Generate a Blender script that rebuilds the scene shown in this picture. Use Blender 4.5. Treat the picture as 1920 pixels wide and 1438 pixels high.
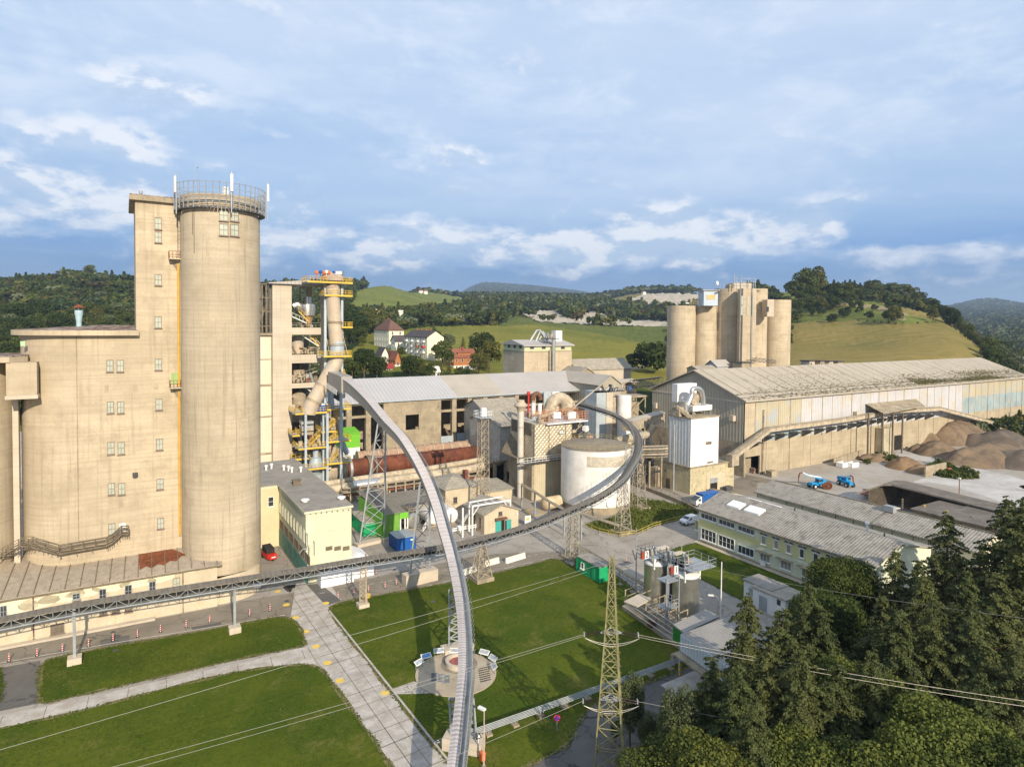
import bpy, math, random
import numpy as np
from mathutils import Matrix, Vector
R_=random.Random(7); NP=np.random.default_rng(7)
for o in list(bpy.data.objects): bpy.data.objects.remove(o)
sc=bpy.context.scene; COL=sc.collection
F_=1190.;PX=960.;PY=643.;HC=43.;AZ=math.radians(58.5);PT=math.radians(1.7);RO=math.radians(.5)
f0=(math.cos(AZ),math.sin(AZ));r0=(math.sin(AZ),-math.cos(AZ))
Fw=(f0[0]*math.cos(PT),f0[1]*math.cos(PT),-math.sin(PT)); U0=(f0[0]*math.sin(PT),f0[1]*math.sin(PT),math.cos(PT)); R0=(r0[0],r0[1],0.)
cr,sr=math.cos(RO),math.sin(RO)
Rt=tuple(R0[i]*cr+U0[i]*sr for i in range(3)); Up=tuple(U0[i]*cr-R0[i]*sr for i in range(3))
cam=bpy.data.cameras.new('camera'); co=bpy.data.objects.new('camera',cam); COL.objects.link(co)
co.matrix_world=Matrix(((Rt[0],Up[0],-Fw[0],0),(Rt[1],Up[1],-Fw[1],0),(Rt[2],Up[2],-Fw[2],HC),(0,0,0,1)))
cam.sensor_width=36; cam.lens=F_/1920*36; cam.shift_y=-(719-PY)/1920; cam.clip_start=.5; cam.clip_end=40000
sc.camera=co
def ray(px,py):
    a=(px-PX)/F_;b=-(py-PY)/F_
    return tuple(Fw[i]+a*Rt[i]+b*Up[i] for i in range(3))
def G(px,py,z=0.):
    d=ray(px,py);t=(z-HC)/d[2]; return (d[0]*t,d[1]*t)
def prj(x,y,z):
    d=(x,y,z-HC);w=sum(d[i]*Fw[i] for i in range(3))
    return (PX+F_*sum(d[i]*Rt[i] for i in range(3))/w,PY-F_*sum(d[i]*Up[i] for i in range(3))/w)
def ht(x,y,py):
    lo,hi=-50,300
    for _ in range(40):
        m=(lo+hi)/2
        if prj(x,y,m)[1]>py: lo=m
        else: hi=m
    return m
def cx(px,y,z=0):      # x on the line y=const at image column px
    lo,hi=-60,900
    if y<40: lo=-20
    for _ in range(50):
        m=(lo+hi)/2
        if prj(m,y,z)[0]<px: lo=m
        else: hi=m
    return m
def cy(px,x,z=0):      # y on the line x=const at column px (columns fall as y grows)
    lo,hi=max(5,-x*.5),600
    for _ in range(50):
        m=(lo+hi)/2
        if prj(x,m,z)[0]>px: lo=m
        else: hi=m
    return m
def at(px,D,z=0):      # column px at forward distance D
    a=(px-PX)/F_; return (f0[0]*D+r0[0]*a*D, f0[1]*D+r0[1]*a*D)
def tang(pl,pr,pyf):   # upright cylinder seen between columns pl and pr, its near foot on row pyf
    pm=(pl+pr)/2; g=G(pm,pyf); d=math.hypot(*g); al=abs(math.atan((pr-PX)/F_)-math.atan((pl-PX)/F_))/2
    D=d/(1-math.sin(al)); return g[0]*D/d,g[1]*D/d,D*math.sin(al)
w=bpy.data.worlds.new("World"); sc.world=w; w.use_nodes=True
sd=Vector((r0[0]*.44-f0[0]*.90, r0[1]*.44-f0[1]*.90,0)).normalized(); EL=math.radians(25)
sd=Vector((sd.x*math.cos(EL),sd.y*math.cos(EL),math.sin(EL)))
sun=bpy.data.lights.new('sun','SUN'); so=bpy.data.objects.new('sun',sun); COL.objects.link(so)
sun.energy=5.0; sun.angle=math.radians(.55); sun.color=(1,.86,.67)
so.rotation_mode='QUATERNION'; so.rotation_quaternion=(-sd).to_track_quat('-Z','Y'); so.location=(0,0,200)
sc.view_settings.view_transform='Standard'; sc.view_settings.look='None'; sc.view_settings.exposure=.43; sc.view_settings.gamma=1
class NT:
    def __init__(s,nt): s.nt=nt; s.n=nt.nodes; s.l=nt.links
    def add(s,t,**k):
        n=s.n.new(t)
        for a,v in k.items():
            if a[0]=='_': n.inputs[int(a[1:])].default_value=v
            else: setattr(n,a,v)
        return n
    def m(s,op,a,b=0.,c=0.):
        n=s.n.new('ShaderNodeMath'); n.operation=op
        for i,v in enumerate((a,b,c)):
            if isinstance(v,(int,float)): n.inputs[i].default_value=v
            else: s.l.new(v,n.inputs[i])
        return n.outputs[0]
    def mr(s,v,a,b,c=0.,d=1.,sm=True):
        n=s.n.new('ShaderNodeMapRange'); s.l.new(v,n.inputs[0]); n.interpolation_type='SMOOTHSTEP' if sm else 'LINEAR'
        for i,x in zip((1,2,3,4),(a,b,c,d)): n.inputs[i].default_value=x
        return n.outputs[0]
    def noise(s,vec,scale,detail=4,rough=.55,dist=0.):
        n=s.n.new('ShaderNodeTexNoise'); 
        if vec is not None: s.l.new(vec,n.inputs['Vector'])
        n.inputs['Scale'].default_value=scale;n.inputs['Detail'].default_value=detail;n.inputs['Roughness'].default_value=rough;n.inputs['Distortion'].default_value=dist
        return n.outputs[0]
    def mix(s,f,a,b,bt='MIX'):
        n=s.n.new('ShaderNodeMix'); n.data_type='RGBA'; n.blend_type=bt
        for i,v in ((0,f),(6,a),(7,b)):
            if isinstance(v,(int,float)): n.inputs[i].default_value=v
            elif isinstance(v,tuple): n.inputs[i].default_value=(*v,1)[:4]
            else: s.l.new(v,n.inputs[i])
        return n.outputs[2]
    def vec(s,v,sx,sy,sz,off=(0,0,0)):
        n=s.n.new('ShaderNodeMapping'); s.l.new(v,n.inputs[0]); n.inputs['Scale'].default_value=(sx,sy,sz); n.inputs['Location'].default_value=off
        return n.outputs[0]
    def comb(s,a,b,c):
        n=s.n.new('ShaderNodeCombineXYZ')
        for i,v in enumerate((a,b,c)):
            if isinstance(v,(int,float)): n.inputs[i].default_value=v
            else: s.l.new(v,n.inputs[i])
        return n.outputs[0]
    def ramp(s,f,stops):
        n=s.n.new('ShaderNodeValToRGB'); s.l.new(f,n.inputs[0]); e=n.color_ramp.elements
        while len(e)<len(stops): e.new(.5)
        for i,(p,c) in enumerate(stops): e[i].position=p; e[i].color=(*c,1)
        return n.outputs[0]
def sky():
    t=NT(w.node_tree); t.n.clear()
    out=t.add('ShaderNodeOutputWorld'); bg=t.add('ShaderNodeBackground'); t.l.new(bg.outputs[0],out.inputs[0])
    nis=t.add('ShaderNodeTexSky'); nis.sky_type='NISHITA'; nis.sun_disc=False; nis.sun_elevation=EL; nis.sun_rotation=math.atan2(sd.x,sd.y); nis.air_density=1; nis.dust_density=1
    tc=t.add('ShaderNodeTexCoord'); sp=t.add('ShaderNodeSeparateXYZ'); t.l.new(tc.outputs['Generated'],sp.inputs[0])
    X,Y,Z=sp.outputs
    el=t.m('ARCSINE',Z)                       # elevation, radians
    a=t.m('ADD',t.m('MULTIPLY',X,f0[0]),t.m('MULTIPLY',Y,f0[1])); b=t.m('ADD',t.m('MULTIPLY',X,r0[0]),t.m('MULTIPLY',Y,r0[1]))
    az=t.m('ARCTAN2',b,a)
    zz=t.m('MAXIMUM',t.m('ADD',Z,.10),.03)
    pl=t.comb(t.m('DIVIDE',b,zz),t.m('DIVIDE',a,zz),0.)
    sheet=t.noise(t.vec(pl,.55,1.1,1,(3.1,.7,0)),1.0,9,.56,.35)
    sheet2=t.noise(t.vec(pl,1.7,2.6,1,(1.1,9.7,0)),1.6,8,.6,.2)
    base=t.ramp(t.mr(el,0,.8,0,1,False),[(0,(.09,.23,.46)),(.09,(.065,.20,.46)),(.14,(.11,.27,.58)),(.20,(.255,.41,.65)),(.28,(.37,.505,.715)),(.45,(.44,.56,.745)),(1,(.41,.53,.71))])
    m1=t.mr(sheet,.34,.66)
    m1=t.m('MULTIPLY',m1,t.mr(el,.09,.26,.12,1))
    m1=t.m('ADD',t.m('MULTIPLY',m1,.72),t.m('MULTIPLY',t.m('MULTIPLY',t.mr(sheet2,.5,.8),.35),t.mr(el,.10,.3)))
    c=t.mix(m1,base,(.54,.63,.78))
    dk=t.m('MULTIPLY',t.mr(t.noise(t.vec(pl,.8,1.5,1,(7.3,2.2,0)),1.1,8,.6,.3),.48,.75),t.mr(el,.12,.3,0,.45)); c=t.mix(dk,c,(.28,.43,.68))
    uv=t.comb(az,t.m('MULTIPLY',el,2.0),0.)
    n1=t.noise(t.vec(uv,1,1,1,(2.7,1.3,0)),8.,10,.58,.1); n2=t.noise(t.vec(uv,1,1,1,(.3,7.3,0)),26.,7,.6)
    nb=t.m('ADD',t.m('MULTIPLY',n1,.75),t.m('MULTIPLY',n2,.25))
    def bump(v,c0,wd): # 1 at c0, 0 at +-wd
        return t.mr(t.m('ABSOLUTE',t.m('SUBTRACT',v,c0)),0,wd,1,0)
    cu=None
    for (a0,aw,e0,ew,k) in ((.14,.48,.118,.068,.36),(.22,.17,.148,.055,.36),(.38,.17,.140,.055,.34),(.05,.26,.125,.055,.30),(-.19,.34,.118,.07,.29),(-.62,.26,.165,.07,.30),(-.58,.22,.235,.055,.28),(-.70,.25,.13,.06,.26),(.60,.28,.100,.028,.20),(-.07,.07,.255,.03,.28),(-.10,.06,.200,.022,.26),(-.42,.20,.11,.05,.22),(-.50,.14,.30,.05,.27),(-.33,.1,.16,.04,.2)):
        v=t.m('MULTIPLY',t.m('MULTIPLY',bump(az,a0,aw),bump(el,e0,ew)),k); cu=v if cu is None else t.m('MAXIMUM',cu,v)
    f=t.mr(t.m('ADD',nb,cu),.545,.78)
    n3=t.noise(t.vec(uv,1,1,1,(2.7,1.3+.035,0)),8.,10,.58,.1)
    lit=t.mr(t.m('SUBTRACT',n1,n3),-.05,.07)
    cc=t.mix(lit,(.42,.53,.70),(.82,.82,.85))
    c=t.mix(t.m('MULTIPLY',f,.9),c,cc)
    mo=t.noise(t.comb(t.m('MULTIPLY',az,1.),t.m('MULTIPLY',el,2.2),3.),5.5,10,.62,.4); mo2=t.noise(t.comb(t.m('MULTIPLY',az,1.),t.m('MULTIPLY',el,2.8),8.),17.,8,.62,.2)
    mm=t.mr(t.m('ADD',t.m('MULTIPLY',mo,.7),t.m('MULTIPLY',mo2,.3)),.44,.66); c=t.mix(t.m('MULTIPLY',mm,t.mr(el,.14,.3,.05,.62)),c,(.66,.735,.84))
    st=t.mr(t.noise(t.comb(t.m('MULTIPLY',az,3.),t.m('MULTIPLY',el,34.),0.),2.2,6,.55),.50,.78)
    c=t.mix(t.m('MULTIPLY',t.m('MULTIPLY',st,bump(el,.10,.07)),.35),c,(.40,.54,.74))
    c=t.mix(t.mr(el,-.02,-.1,0,1),c,(.10,.12,.09))
    mx=t.mix(.10,c,t.mix(1.,nis.outputs[0],(.10,.10,.10),'MULTIPLY'))
    t.l.new(mx,bg.inputs[0]); bg.inputs[1].default_value=.98
sky()
MATS={}
def _m(name):
    m=bpy.data.materials.new(name); m.use_nodes=True; t=NT(m.node_tree); b=t.n['Principled BSDF']; MATS[name]=m
    g=t.add('ShaderNodeNewGeometry'); return m,t,b,g.outputs['Position']
def mat(name,c,rough=.85,metal=0.,var=.18,sc_=.35,c2=None,streak=0.,band=0.,bump=0.,fine=.10,spec=.3,cor=None,thr=(.45,.72)):
    """plain weathered surface: broad blotches, fine grain, rain streaks, pour bands, corrugation along an axis"""
    m,t,b,P=_m(name)
    n1=t.noise(P,sc_,5,.6); col=t.mix(t.mr(n1,.3,.7,0,1),tuple(x*(1-var) for x in c),tuple(min(1,x*(1+var)) for x in c))
    if c2: col=t.mix(t.mr(t.noise(t.vec(P,1,1,1,(31,7,3)),sc_*1.9,8,.68),thr[0],thr[1]),col,c2)
    if streak: col=t.mix(t.m('MULTIPLY',t.mr(t.noise(t.vec(P,1.6,1.6,.06),1.3,6,.65),.50,.72),streak),col,tuple(x*.42 for x in c))
    if band: col=t.mix(t.m('MULTIPLY',t.mr(t.noise(t.vec(P,.05,.05,2.2),1.2,5,.7),.42,.66),band),col,tuple(x*.60 for x in c))
    if fine: col=t.mix(t.m('MULTIPLY',t.mr(t.noise(P,6,4,.7),.35,.75),fine*2),col,tuple(x*.5 for x in c))
    h=None
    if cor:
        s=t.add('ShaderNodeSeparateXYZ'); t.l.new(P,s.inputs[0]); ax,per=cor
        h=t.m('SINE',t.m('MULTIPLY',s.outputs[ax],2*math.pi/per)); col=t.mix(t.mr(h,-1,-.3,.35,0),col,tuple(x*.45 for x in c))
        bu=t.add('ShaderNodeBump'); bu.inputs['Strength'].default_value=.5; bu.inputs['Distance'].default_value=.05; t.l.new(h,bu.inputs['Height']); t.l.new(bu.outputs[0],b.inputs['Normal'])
    elif bump:
        bu=t.add('ShaderNodeBump'); bu.inputs['Strength'].default_value=bump; bu.inputs['Distance'].default_value=.1; t.l.new(t.noise(P,2.2,8,.7),bu.inputs['Height']); t.l.new(bu.outputs[0],b.inputs['Normal'])
    t.l.new(col,b.inputs['Base Color']); b.inputs['Roughness'].default_value=rough; b.inputs['Metallic'].default_value=metal; b.inputs['Specular IOR Level'].default_value=spec
    return m
CONC=mat('concrete',(.51,.425,.30),.9,var=.12,sc_=.12,c2=(.37,.305,.21),streak=.42,band=.38,bump=.15,fine=.15)
CONCR=mat('round_silo_concrete',(.475,.40,.29),.9,var=.12,sc_=.10,c2=(.36,.30,.205),streak=.62,band=.34,bump=.15,fine=.18)
CONC2=mat('pale_concrete',(.53,.46,.36),.9,var=.10,sc_=.2,streak=.3,band=.3,bump=.1)
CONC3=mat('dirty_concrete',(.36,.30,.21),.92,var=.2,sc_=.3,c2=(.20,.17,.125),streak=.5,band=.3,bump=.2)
SLAB=mat('grey_slab',(.34,.30,.24),.9,var=.2,sc_=.5,c2=(.18,.15,.12),bump=.2)
RENDER=mat('cream_render',(.52,.45,.325),.88,var=.08,sc_=.4,c2=(.50,.40,.25),streak=.22,thr=(.55,.62))
YEL=mat('pale_yellow_render',(.58,.575,.42),.85,var=.06,sc_=.4,streak=.25,band=.12)
GRN=mat('pale_green_render',(.60,.62,.47),.85,var=.05,sc_=.3,streak=.10)
LIME=mat('lime_band_render',(.58,.56,.28),.85,var=.05,sc_=.3)
STEEL=mat('galvanised_steel',(.36,.38,.39),.55,.35,var=.12,sc_=.8,fine=.1)
DSTEEL=mat('dark_steel',(.10,.10,.10),.6,.3,var=.2,sc_=.7)
DIRTY=mat('dusty_steel',(.40,.34,.25),.8,.1,var=.2,sc_=.8,c2=(.25,.19,.12))
SHINY=mat('bright_metal',(.62,.61,.57),.32,.85,var=.1,sc_=.8)
SST=mat('stainless_tank_steel',(.55,.54,.47),.30,.85,var=.12,sc_=.8,streak=.35)
YELP=mat('yellow_paint',(.62,.41,.06),.5,var=.12,sc_=1)
BEAM=mat('pale_blue_steel',(.40,.46,.50),.55,.2,var=.1,sc_=.7)
WHITE=mat('white_paint',(.74,.74,.72),.55,var=.05,sc_=.6,streak=.15)
WHTP=mat('white_tarpaulin',(.80,.79,.78),.6,var=.04,sc_=.6,fine=0)
WHCL=mat('white_cladding',(.76,.75,.72),.5,var=.04,sc_=.5,streak=.18,cor=(0,.5))
BLCL=mat('blue_grey_cladding',(.40,.45,.47),.6,var=.08,sc_=.5,streak=.2,cor=(1,.8))
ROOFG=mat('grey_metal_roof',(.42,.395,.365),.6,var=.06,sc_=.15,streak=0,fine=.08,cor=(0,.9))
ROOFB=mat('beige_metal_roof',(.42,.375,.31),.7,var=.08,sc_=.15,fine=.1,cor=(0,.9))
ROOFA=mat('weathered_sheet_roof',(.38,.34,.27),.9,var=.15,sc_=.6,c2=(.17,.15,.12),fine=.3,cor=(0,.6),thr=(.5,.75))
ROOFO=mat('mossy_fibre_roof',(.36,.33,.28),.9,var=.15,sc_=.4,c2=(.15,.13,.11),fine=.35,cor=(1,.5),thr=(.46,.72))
ROOFH=mat('dusty_hall_roof',(.42,.37,.295),.92,var=.07,sc_=.08,c2=(.28,.25,.19),fine=.2,thr=(.56,.72))
MOSS=mat('moss_litter',(.19,.17,.095),.95,var=.4,sc_=.5,c2=(.30,.26,.20),fine=.3,bump=.6,thr=(.5,.6))
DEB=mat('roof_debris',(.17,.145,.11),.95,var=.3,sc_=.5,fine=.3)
FELT=mat('grey_roofing_felt',(.30,.275,.24),.9,var=.12,sc_=.3,c2=(.22,.20,.17),fine=.15)
RUSTR=mat('rusty_sheet_roof',(.30,.26,.22),.85,var=.2,sc_=.5,c2=(.13,.055,.035),thr=(.45,.55))
RUST=mat('rust',(.21,.070,.030),.8,.1,var=.3,sc_=.8,c2=(.10,.035,.02))
KILN=mat('kiln_shell_rust',(.175,.058,.030),.8,.1,var=.4,sc_=.25,c2=(.085,.032,.022),streak=.35,fine=.3,thr=(.42,.6))
PIPE=mat('dusty_pipe',(.47,.40,.29),.8,.1,var=.2,sc_=.6,c2=(.26,.21,.15),streak=.2)
DUCT=mat('preheater_duct',(.50,.41,.30),.7,.1,var=.1,sc_=.4,c2=(.36,.38,.38),streak=.35)
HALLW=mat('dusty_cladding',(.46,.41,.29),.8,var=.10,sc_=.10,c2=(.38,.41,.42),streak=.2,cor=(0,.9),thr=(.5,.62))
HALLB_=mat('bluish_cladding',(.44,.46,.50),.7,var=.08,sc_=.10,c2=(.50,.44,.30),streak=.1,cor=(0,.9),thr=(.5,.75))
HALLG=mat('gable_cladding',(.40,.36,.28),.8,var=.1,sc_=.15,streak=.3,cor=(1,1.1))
GLASS=mat('dark_glass',(.045,.052,.06),.18,var=.3,sc_=.4,fine=0,spec=.6)
PANEG=mat('glass_block_pane',(.40,.43,.36),.4,var=.12,sc_=1.4,fine=.1)
FRAME=mat('window_frame',(.22,.17,.13),.7,var=.15,sc_=1)
WFRAME=mat('white_window_frame',(.76,.76,.74),.5,var=.03,sc_=1,fine=0)
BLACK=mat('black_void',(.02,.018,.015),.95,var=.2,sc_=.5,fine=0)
RUBBER=mat('black_belt',(.03,.028,.026),.8,var=.3,sc_=.6)
LGRN=mat('lime_green_sheet',(.17,.50,.04),.5,var=.06,sc_=.8,cor=(0,.3))
DGRN=mat('green_container_paint',(.015,.33,.13),.5,var=.08,sc_=.8,cor=(1,.35))
TEAL=mat('green_doors_paint',(.09,.24,.19),.6,var=.25,sc_=.6,streak=.4,cor=(1,.5))
BLUE=mat('blue_paint',(.015,.10,.34),.5,var=.1,sc_=.8)
CYAN=mat('light_blue_paint',(.02,.28,.58),.4,var=.08,sc_=1)
RED=mat('red_paint',(.55,.03,.02),.5,var=.08,sc_=1)
ORANGE=mat('orange_paint',(.75,.16,.04),.5,var=.08,sc_=1)
TILE=mat('brown_roof_tile',(.16,.085,.06),.85,var=.15,sc_=.5,cor=(1,.5))
RTILE=mat('red_brown_tile',(.22,.085,.055),.85,var=.15,sc_=.5)
DTILE=mat('dark_roof_tile',(.075,.065,.065),.85,var=.15,sc_=.5)
WOOD=mat('orange_timber',(.38,.15,.05),.8,var=.15,sc_=1,streak=.2)
OLDW=mat('weathered_timber',(.19,.155,.11),.9,var=.25,sc_=1.5,c2=(.10,.09,.05))
BRICK=mat('red_brick',(.26,.10,.07),.9,var=.2,sc_=2)
WALLW=mat('white_house_wall',(.68,.65,.56),.85,var=.04,sc_=.5)
WALLY=mat('cream_house_wall',(.74,.68,.50),.85,var=.04,sc_=.5)
PYL=mat('olive_pylon_paint',(.23,.22,.10),.75,var=.25,sc_=1.2,c2=(.17,.15,.08))
INS=mat('brown_insulator',(.045,.022,.018),.3,var=.1,sc_=1,spec=.6)
WIRE=mat('aluminium_wire',(.42,.40,.34),.5,.4,var=.05,sc_=1,fine=0)
BELT=mat('ribbed_cover',(.50,.48,.48),.5,.25,var=.06,sc_=.6,fine=.12)
CONV=mat('conveyor_side_sheet',(.33,.31,.28),.6,.15,var=.08,sc_=.5,streak=.12)
SAND=mat('sand_heap',(.22,.155,.095),.95,var=.22,sc_=.12,c2=(.13,.095,.065),bump=.5,fine=.25,thr=(.44,.62))
DSAND=mat('dark_gravel_heap',(.11,.085,.062),.95,var=.25,sc_=.12,c2=(.19,.155,.12),bump=.6,fine=.3)
BSAND=mat('brown_soil_heap',(.24,.155,.085),.95,var=.2,sc_=.3,bump=.5,fine=.25)
TRUNK=mat('bark',(.10,.075,.05),.95,var=.2,sc_=2)
TYRE=mat('tyre_rubber',(.02,.02,.02),.8,var=.1,sc_=1,fine=0)
LAMP=mat('white_glass',(.7,.7,.68),.3,var=.02,sc_=1,fine=0)
PINK=mat('red_gravel',(.28,.10,.09),.9,var=.3,sc_=2)
INFO=mat('info_board_print',(.34,.36,.37),.4,var=.3,sc_=3,c2=(.15,.25,.35))
INFB=mat('blue_info_board',(.10,.28,.55),.4,var=.3,sc_=3,c2=(.5,.55,.6))
def panelled():
    m,t,b,P=_m('quilted_aluminium'); s=t.add('ShaderNodeSeparateXYZ'); t.l.new(P,s.inputs[0])
    u=t.m('ADD',s.outputs[0],s.outputs[1]); v=s.outputs[2]; p=1.15
    tri=lambda k: t.m('ABSOLUTE',t.m('SUBTRACT',t.m('FRACT',t.m('DIVIDE',k,p)),.5))
    h=t.m('MAXIMUM',tri(t.m('ADD',u,v)),tri(t.m('SUBTRACT',u,v)))
    bu=t.add('ShaderNodeBump'); bu.inputs['Strength'].default_value=1.; bu.inputs['Distance'].default_value=.28; t.l.new(h,bu.inputs['Height']); t.l.new(bu.outputs[0],b.inputs['Normal'])
    c=t.mix(t.mr(t.noise(P,.4,6,.6),.35,.7),(.46,.40,.29),(.60,.53,.40)); c=t.mix(t.mr(h,.43,.5,0,.35),c,(.26,.22,.16))
    t.l.new(c,b.inputs['Base Color']); b.inputs['Roughness'].default_value=.5; b.inputs['Metallic'].default_value=.35
    return m
QUILT=panelled()
def tankmat():
    m,t,b,P=_m('tank_white_paint'); s=t.add('ShaderNodeSeparateXYZ'); t.l.new(P,s.inputs[0])
    c=t.mix(t.mr(t.noise(P,.35,6,.6),.3,.75),(.80,.78,.74),(.62,.59,.53))
    r=t.m('ABSOLUTE',t.m('SUBTRACT',t.m('FRACT',t.m('DIVIDE',s.outputs[2],1.9)),.5)); c=t.mix(t.mr(r,.485,.5,0,.4),c,(.35,.32,.27))
    c=t.mix(t.m('MULTIPLY',t.mr(t.noise(t.vec(P,1.6,1.6,.08),1.1,6,.65),.52,.75),.35),c,(.35,.31,.25))
    t.l.new(c,b.inputs['Base Color']); b.inputs['Roughness'].default_value=.55; return m
TANKW=tankmat()
def lawn():
    m,t,b,P=_m('lawn_grass')
    c=t.mix(t.mr(t.noise(P,.09,6,.6),.34,.66),(.052,.082,.006),(.100,.118,.010))
    c=t.mix(t.mr(t.noise(t.vec(P,1,1,1,(5,3,1)),.22,7,.7),.52,.72),c,(.15,.14,.030))
    c=t.mix(t.mr(t.noise(P,1.7,7,.8),.42,.70,0,.75),c,(.035,.068,.006))
    c=t.mix(t.mr(t.noise(t.vec(P,1,1,1,(9,9,1)),5,5,.85),.55,.7,0,.7),c,(.15,.19,.035))
    bu=t.add('ShaderNodeBump'); bu.inputs['Strength'].default_value=.8; bu.inputs['Distance'].default_value=.12; t.l.new(t.noise(P,5,6,.8),bu.inputs['Height']); t.l.new(bu.outputs[0],b.inputs['Normal'])
    t.l.new(c,b.inputs['Base Color']); b.inputs['Roughness'].default_value=.95; b.inputs['Specular IOR Level'].default_value=.1; return m
LAWN=lawn()
def asph(name,c,patch,crack=True,scale=.25):
    m,t,b,P=_m(name)
    col=t.mix(t.mr(t.noise(P,scale*.5,7,.65),.35,.68),c,patch)
    col=t.mix(t.mr(t.noise(t.vec(P,1,1,1,(3,8,0)),scale*2.4,8,.7),.5,.75,0,.6),col,tuple(x*.62 for x in c))
    if crack:
        v=t.add('ShaderNodeTexVoronoi'); v.feature='DISTANCE_TO_EDGE'; v.inputs['Scale'].default_value=.16
        nn=t.noise(P,.6,5,.7); off=t.n.new('ShaderNodeVectorMath'); off.operation='ADD'; t.l.new(P,off.inputs[0]); t.l.new(t.comb(t.m('MULTIPLY',nn,4.),t.m('MULTIPLY',nn,-3.),0.),off.inputs[1]); t.l.new(off.outputs[0],v.inputs['Vector'])
        col=t.mix(t.mr(v.outputs[0],.004,.013,.75,0),col,tuple(x*.30 for x in c))
    col=t.mix(t.mr(t.noise(P,14,3,.8),.5,.8,0,.35),col,tuple(x*.5 for x in c))
    t.l.new(col,b.inputs['Base Color']); b.inputs['Roughness'].default_value=.9; b.inputs['Specular IOR Level'].default_value=.25; return m
YARD=asph('yard_asphalt',(.37,.335,.29),(.28,.25,.21))
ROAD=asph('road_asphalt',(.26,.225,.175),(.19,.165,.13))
DASPH=asph('dark_asphalt',(.105,.10,.095),(.145,.135,.12))
PCONC=asph('concrete_slab_paving',(.36,.32,.27),(.50,.47,.43),False,1.3)
DUSTY=asph('dusty_gravel_yard',(.33,.29,.235),(.40,.375,.345),False,.12)
PLAZA=asph('plaza_stone',(.36,.30,.22),(.46,.39,.29),False,.5)
def field(name,a,b2,c3,sc1,stripe=None):
    m,t,b,P=_m(name); c=t.mix(t.mr(t.noise(P,sc1,6,.6),.35,.68),a,b2); c=t.mix(t.mr(t.noise(P,sc1*7,6,.7),.5,.75,0,.7),c,c3)
    if stripe:
        s=t.add('ShaderNodeSeparateXYZ'); t.l.new(P,s.inputs[0]); q=t.m('ADD',t.m('ADD',t.m('MULTIPLY',s.outputs[0],stripe[0]),t.m('MULTIPLY',s.outputs[1],stripe[1])),t.m('MULTIPLY',t.noise(P,.012,3,.5),stripe[3]))
        c=t.mix(t.mr(t.m('SINE',t.m('MULTIPLY',q,2*math.pi/stripe[2])),-.4,1,0,.45),c,c3)
    t.l.new(c,b.inputs['Base Color']); b.inputs['Roughness'].default_value=.95; b.inputs['Specular IOR Level'].default_value=.1; return m
FOREST=field('forest_floor',(.022,.036,.008),(.038,.055,.012),(.015,.022,.006),.02)
FIELD=field('maize_field',(.235,.205,.035),(.135,.145,.022),(.085,.10,.014),.009,(.5,.85,7,60))
FIELD2=field('mown_field',(.20,.16,.042),(.115,.11,.022),(.27,.20,.075),.012,(.35,.94,9,90))
MEADOW=field('hill_meadow',(.15,.18,.03),(.10,.13,.02),(.19,.17,.05),.01,(.9,.4,30,20))
SCRUB=field('scrub_grass',(.085,.11,.018),(.13,.135,.032),(.045,.065,.011),.04)
BARE=field('bare_track',(.30,.235,.13),(.22,.19,.09),(.16,.15,.05),.05)
QUARRY=field('quarry_chalk',(.50,.45,.36),(.38,.31,.21),(.27,.22,.13),.04)
TALLG=field('tall_rough_grass',(.075,.115,.012),(.12,.13,.025),(.045,.075,.008),.25)
def leafmat(name,c1,c2,c3=None,attr=False,tr=.25):
    m,t,b,P=_m(name)
    if attr: a=t.add('ShaderNodeAttribute'); a.attribute_name='tint'; base=a.outputs['Color']; c=t.mix(t.mr(t.noise(P,.25,4,.7),.35,.7),base,t.mix(1.,base,(.62,.66,.55),'MULTIPLY'))
    else:
        oi=t.add('ShaderNodeObjectInfo'); c=t.mix(t.mr(t.noise(P,.9,5,.7),.36,.66),c1,c2); c=t.mix(t.m('MULTIPLY',oi.outputs['Random'],.6),c,c3 or c2)
    t.l.new(c,b.inputs['Base Color']); b.inputs['Roughness'].default_value=.7; b.inputs['Specular IOR Level'].default_value=.25
    tl=t.add('ShaderNodeBsdfTranslucent'); t.l.new(c,tl.inputs[0]); mx=t.add('ShaderNodeMixShader'); mx.inputs[0].default_value=tr
    t.l.new(b.outputs[0],mx.inputs[1]); t.l.new(tl.outputs[0],mx.inputs[2]); t.l.new(mx.outputs[0],t.n['Material Output'].inputs[0]); return m
LEAF=leafmat('broad_leaves',(.072,.100,.016),(.030,.048,.009),(.095,.110,.018))
LEAFD=leafmat('dark_broad_leaves',(.038,.062,.010),(.020,.036,.006),(.050,.065,.012))
SPRUCE=leafmat('spruce_needles',(.088,.108,.030),(.034,.050,.015),(.115,.118,.034),tr=.12)
IVY=leafmat('climbing_leaves',(.150,.160,.028),(.058,.078,.014),(.115,.145,.025))
WILLOW=leafmat('silver_leaves',(.16,.19,.10),(.075,.10,.035),(.13,.15,.07))
OLIVEL=leafmat('yellowish_leaves',(.12,.12,.022),(.075,.08,.015),(.10,.10,.02))
FARL=leafmat('far_tree_leaves',None,None,attr=True,tr=.15)
ORG={}
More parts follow.
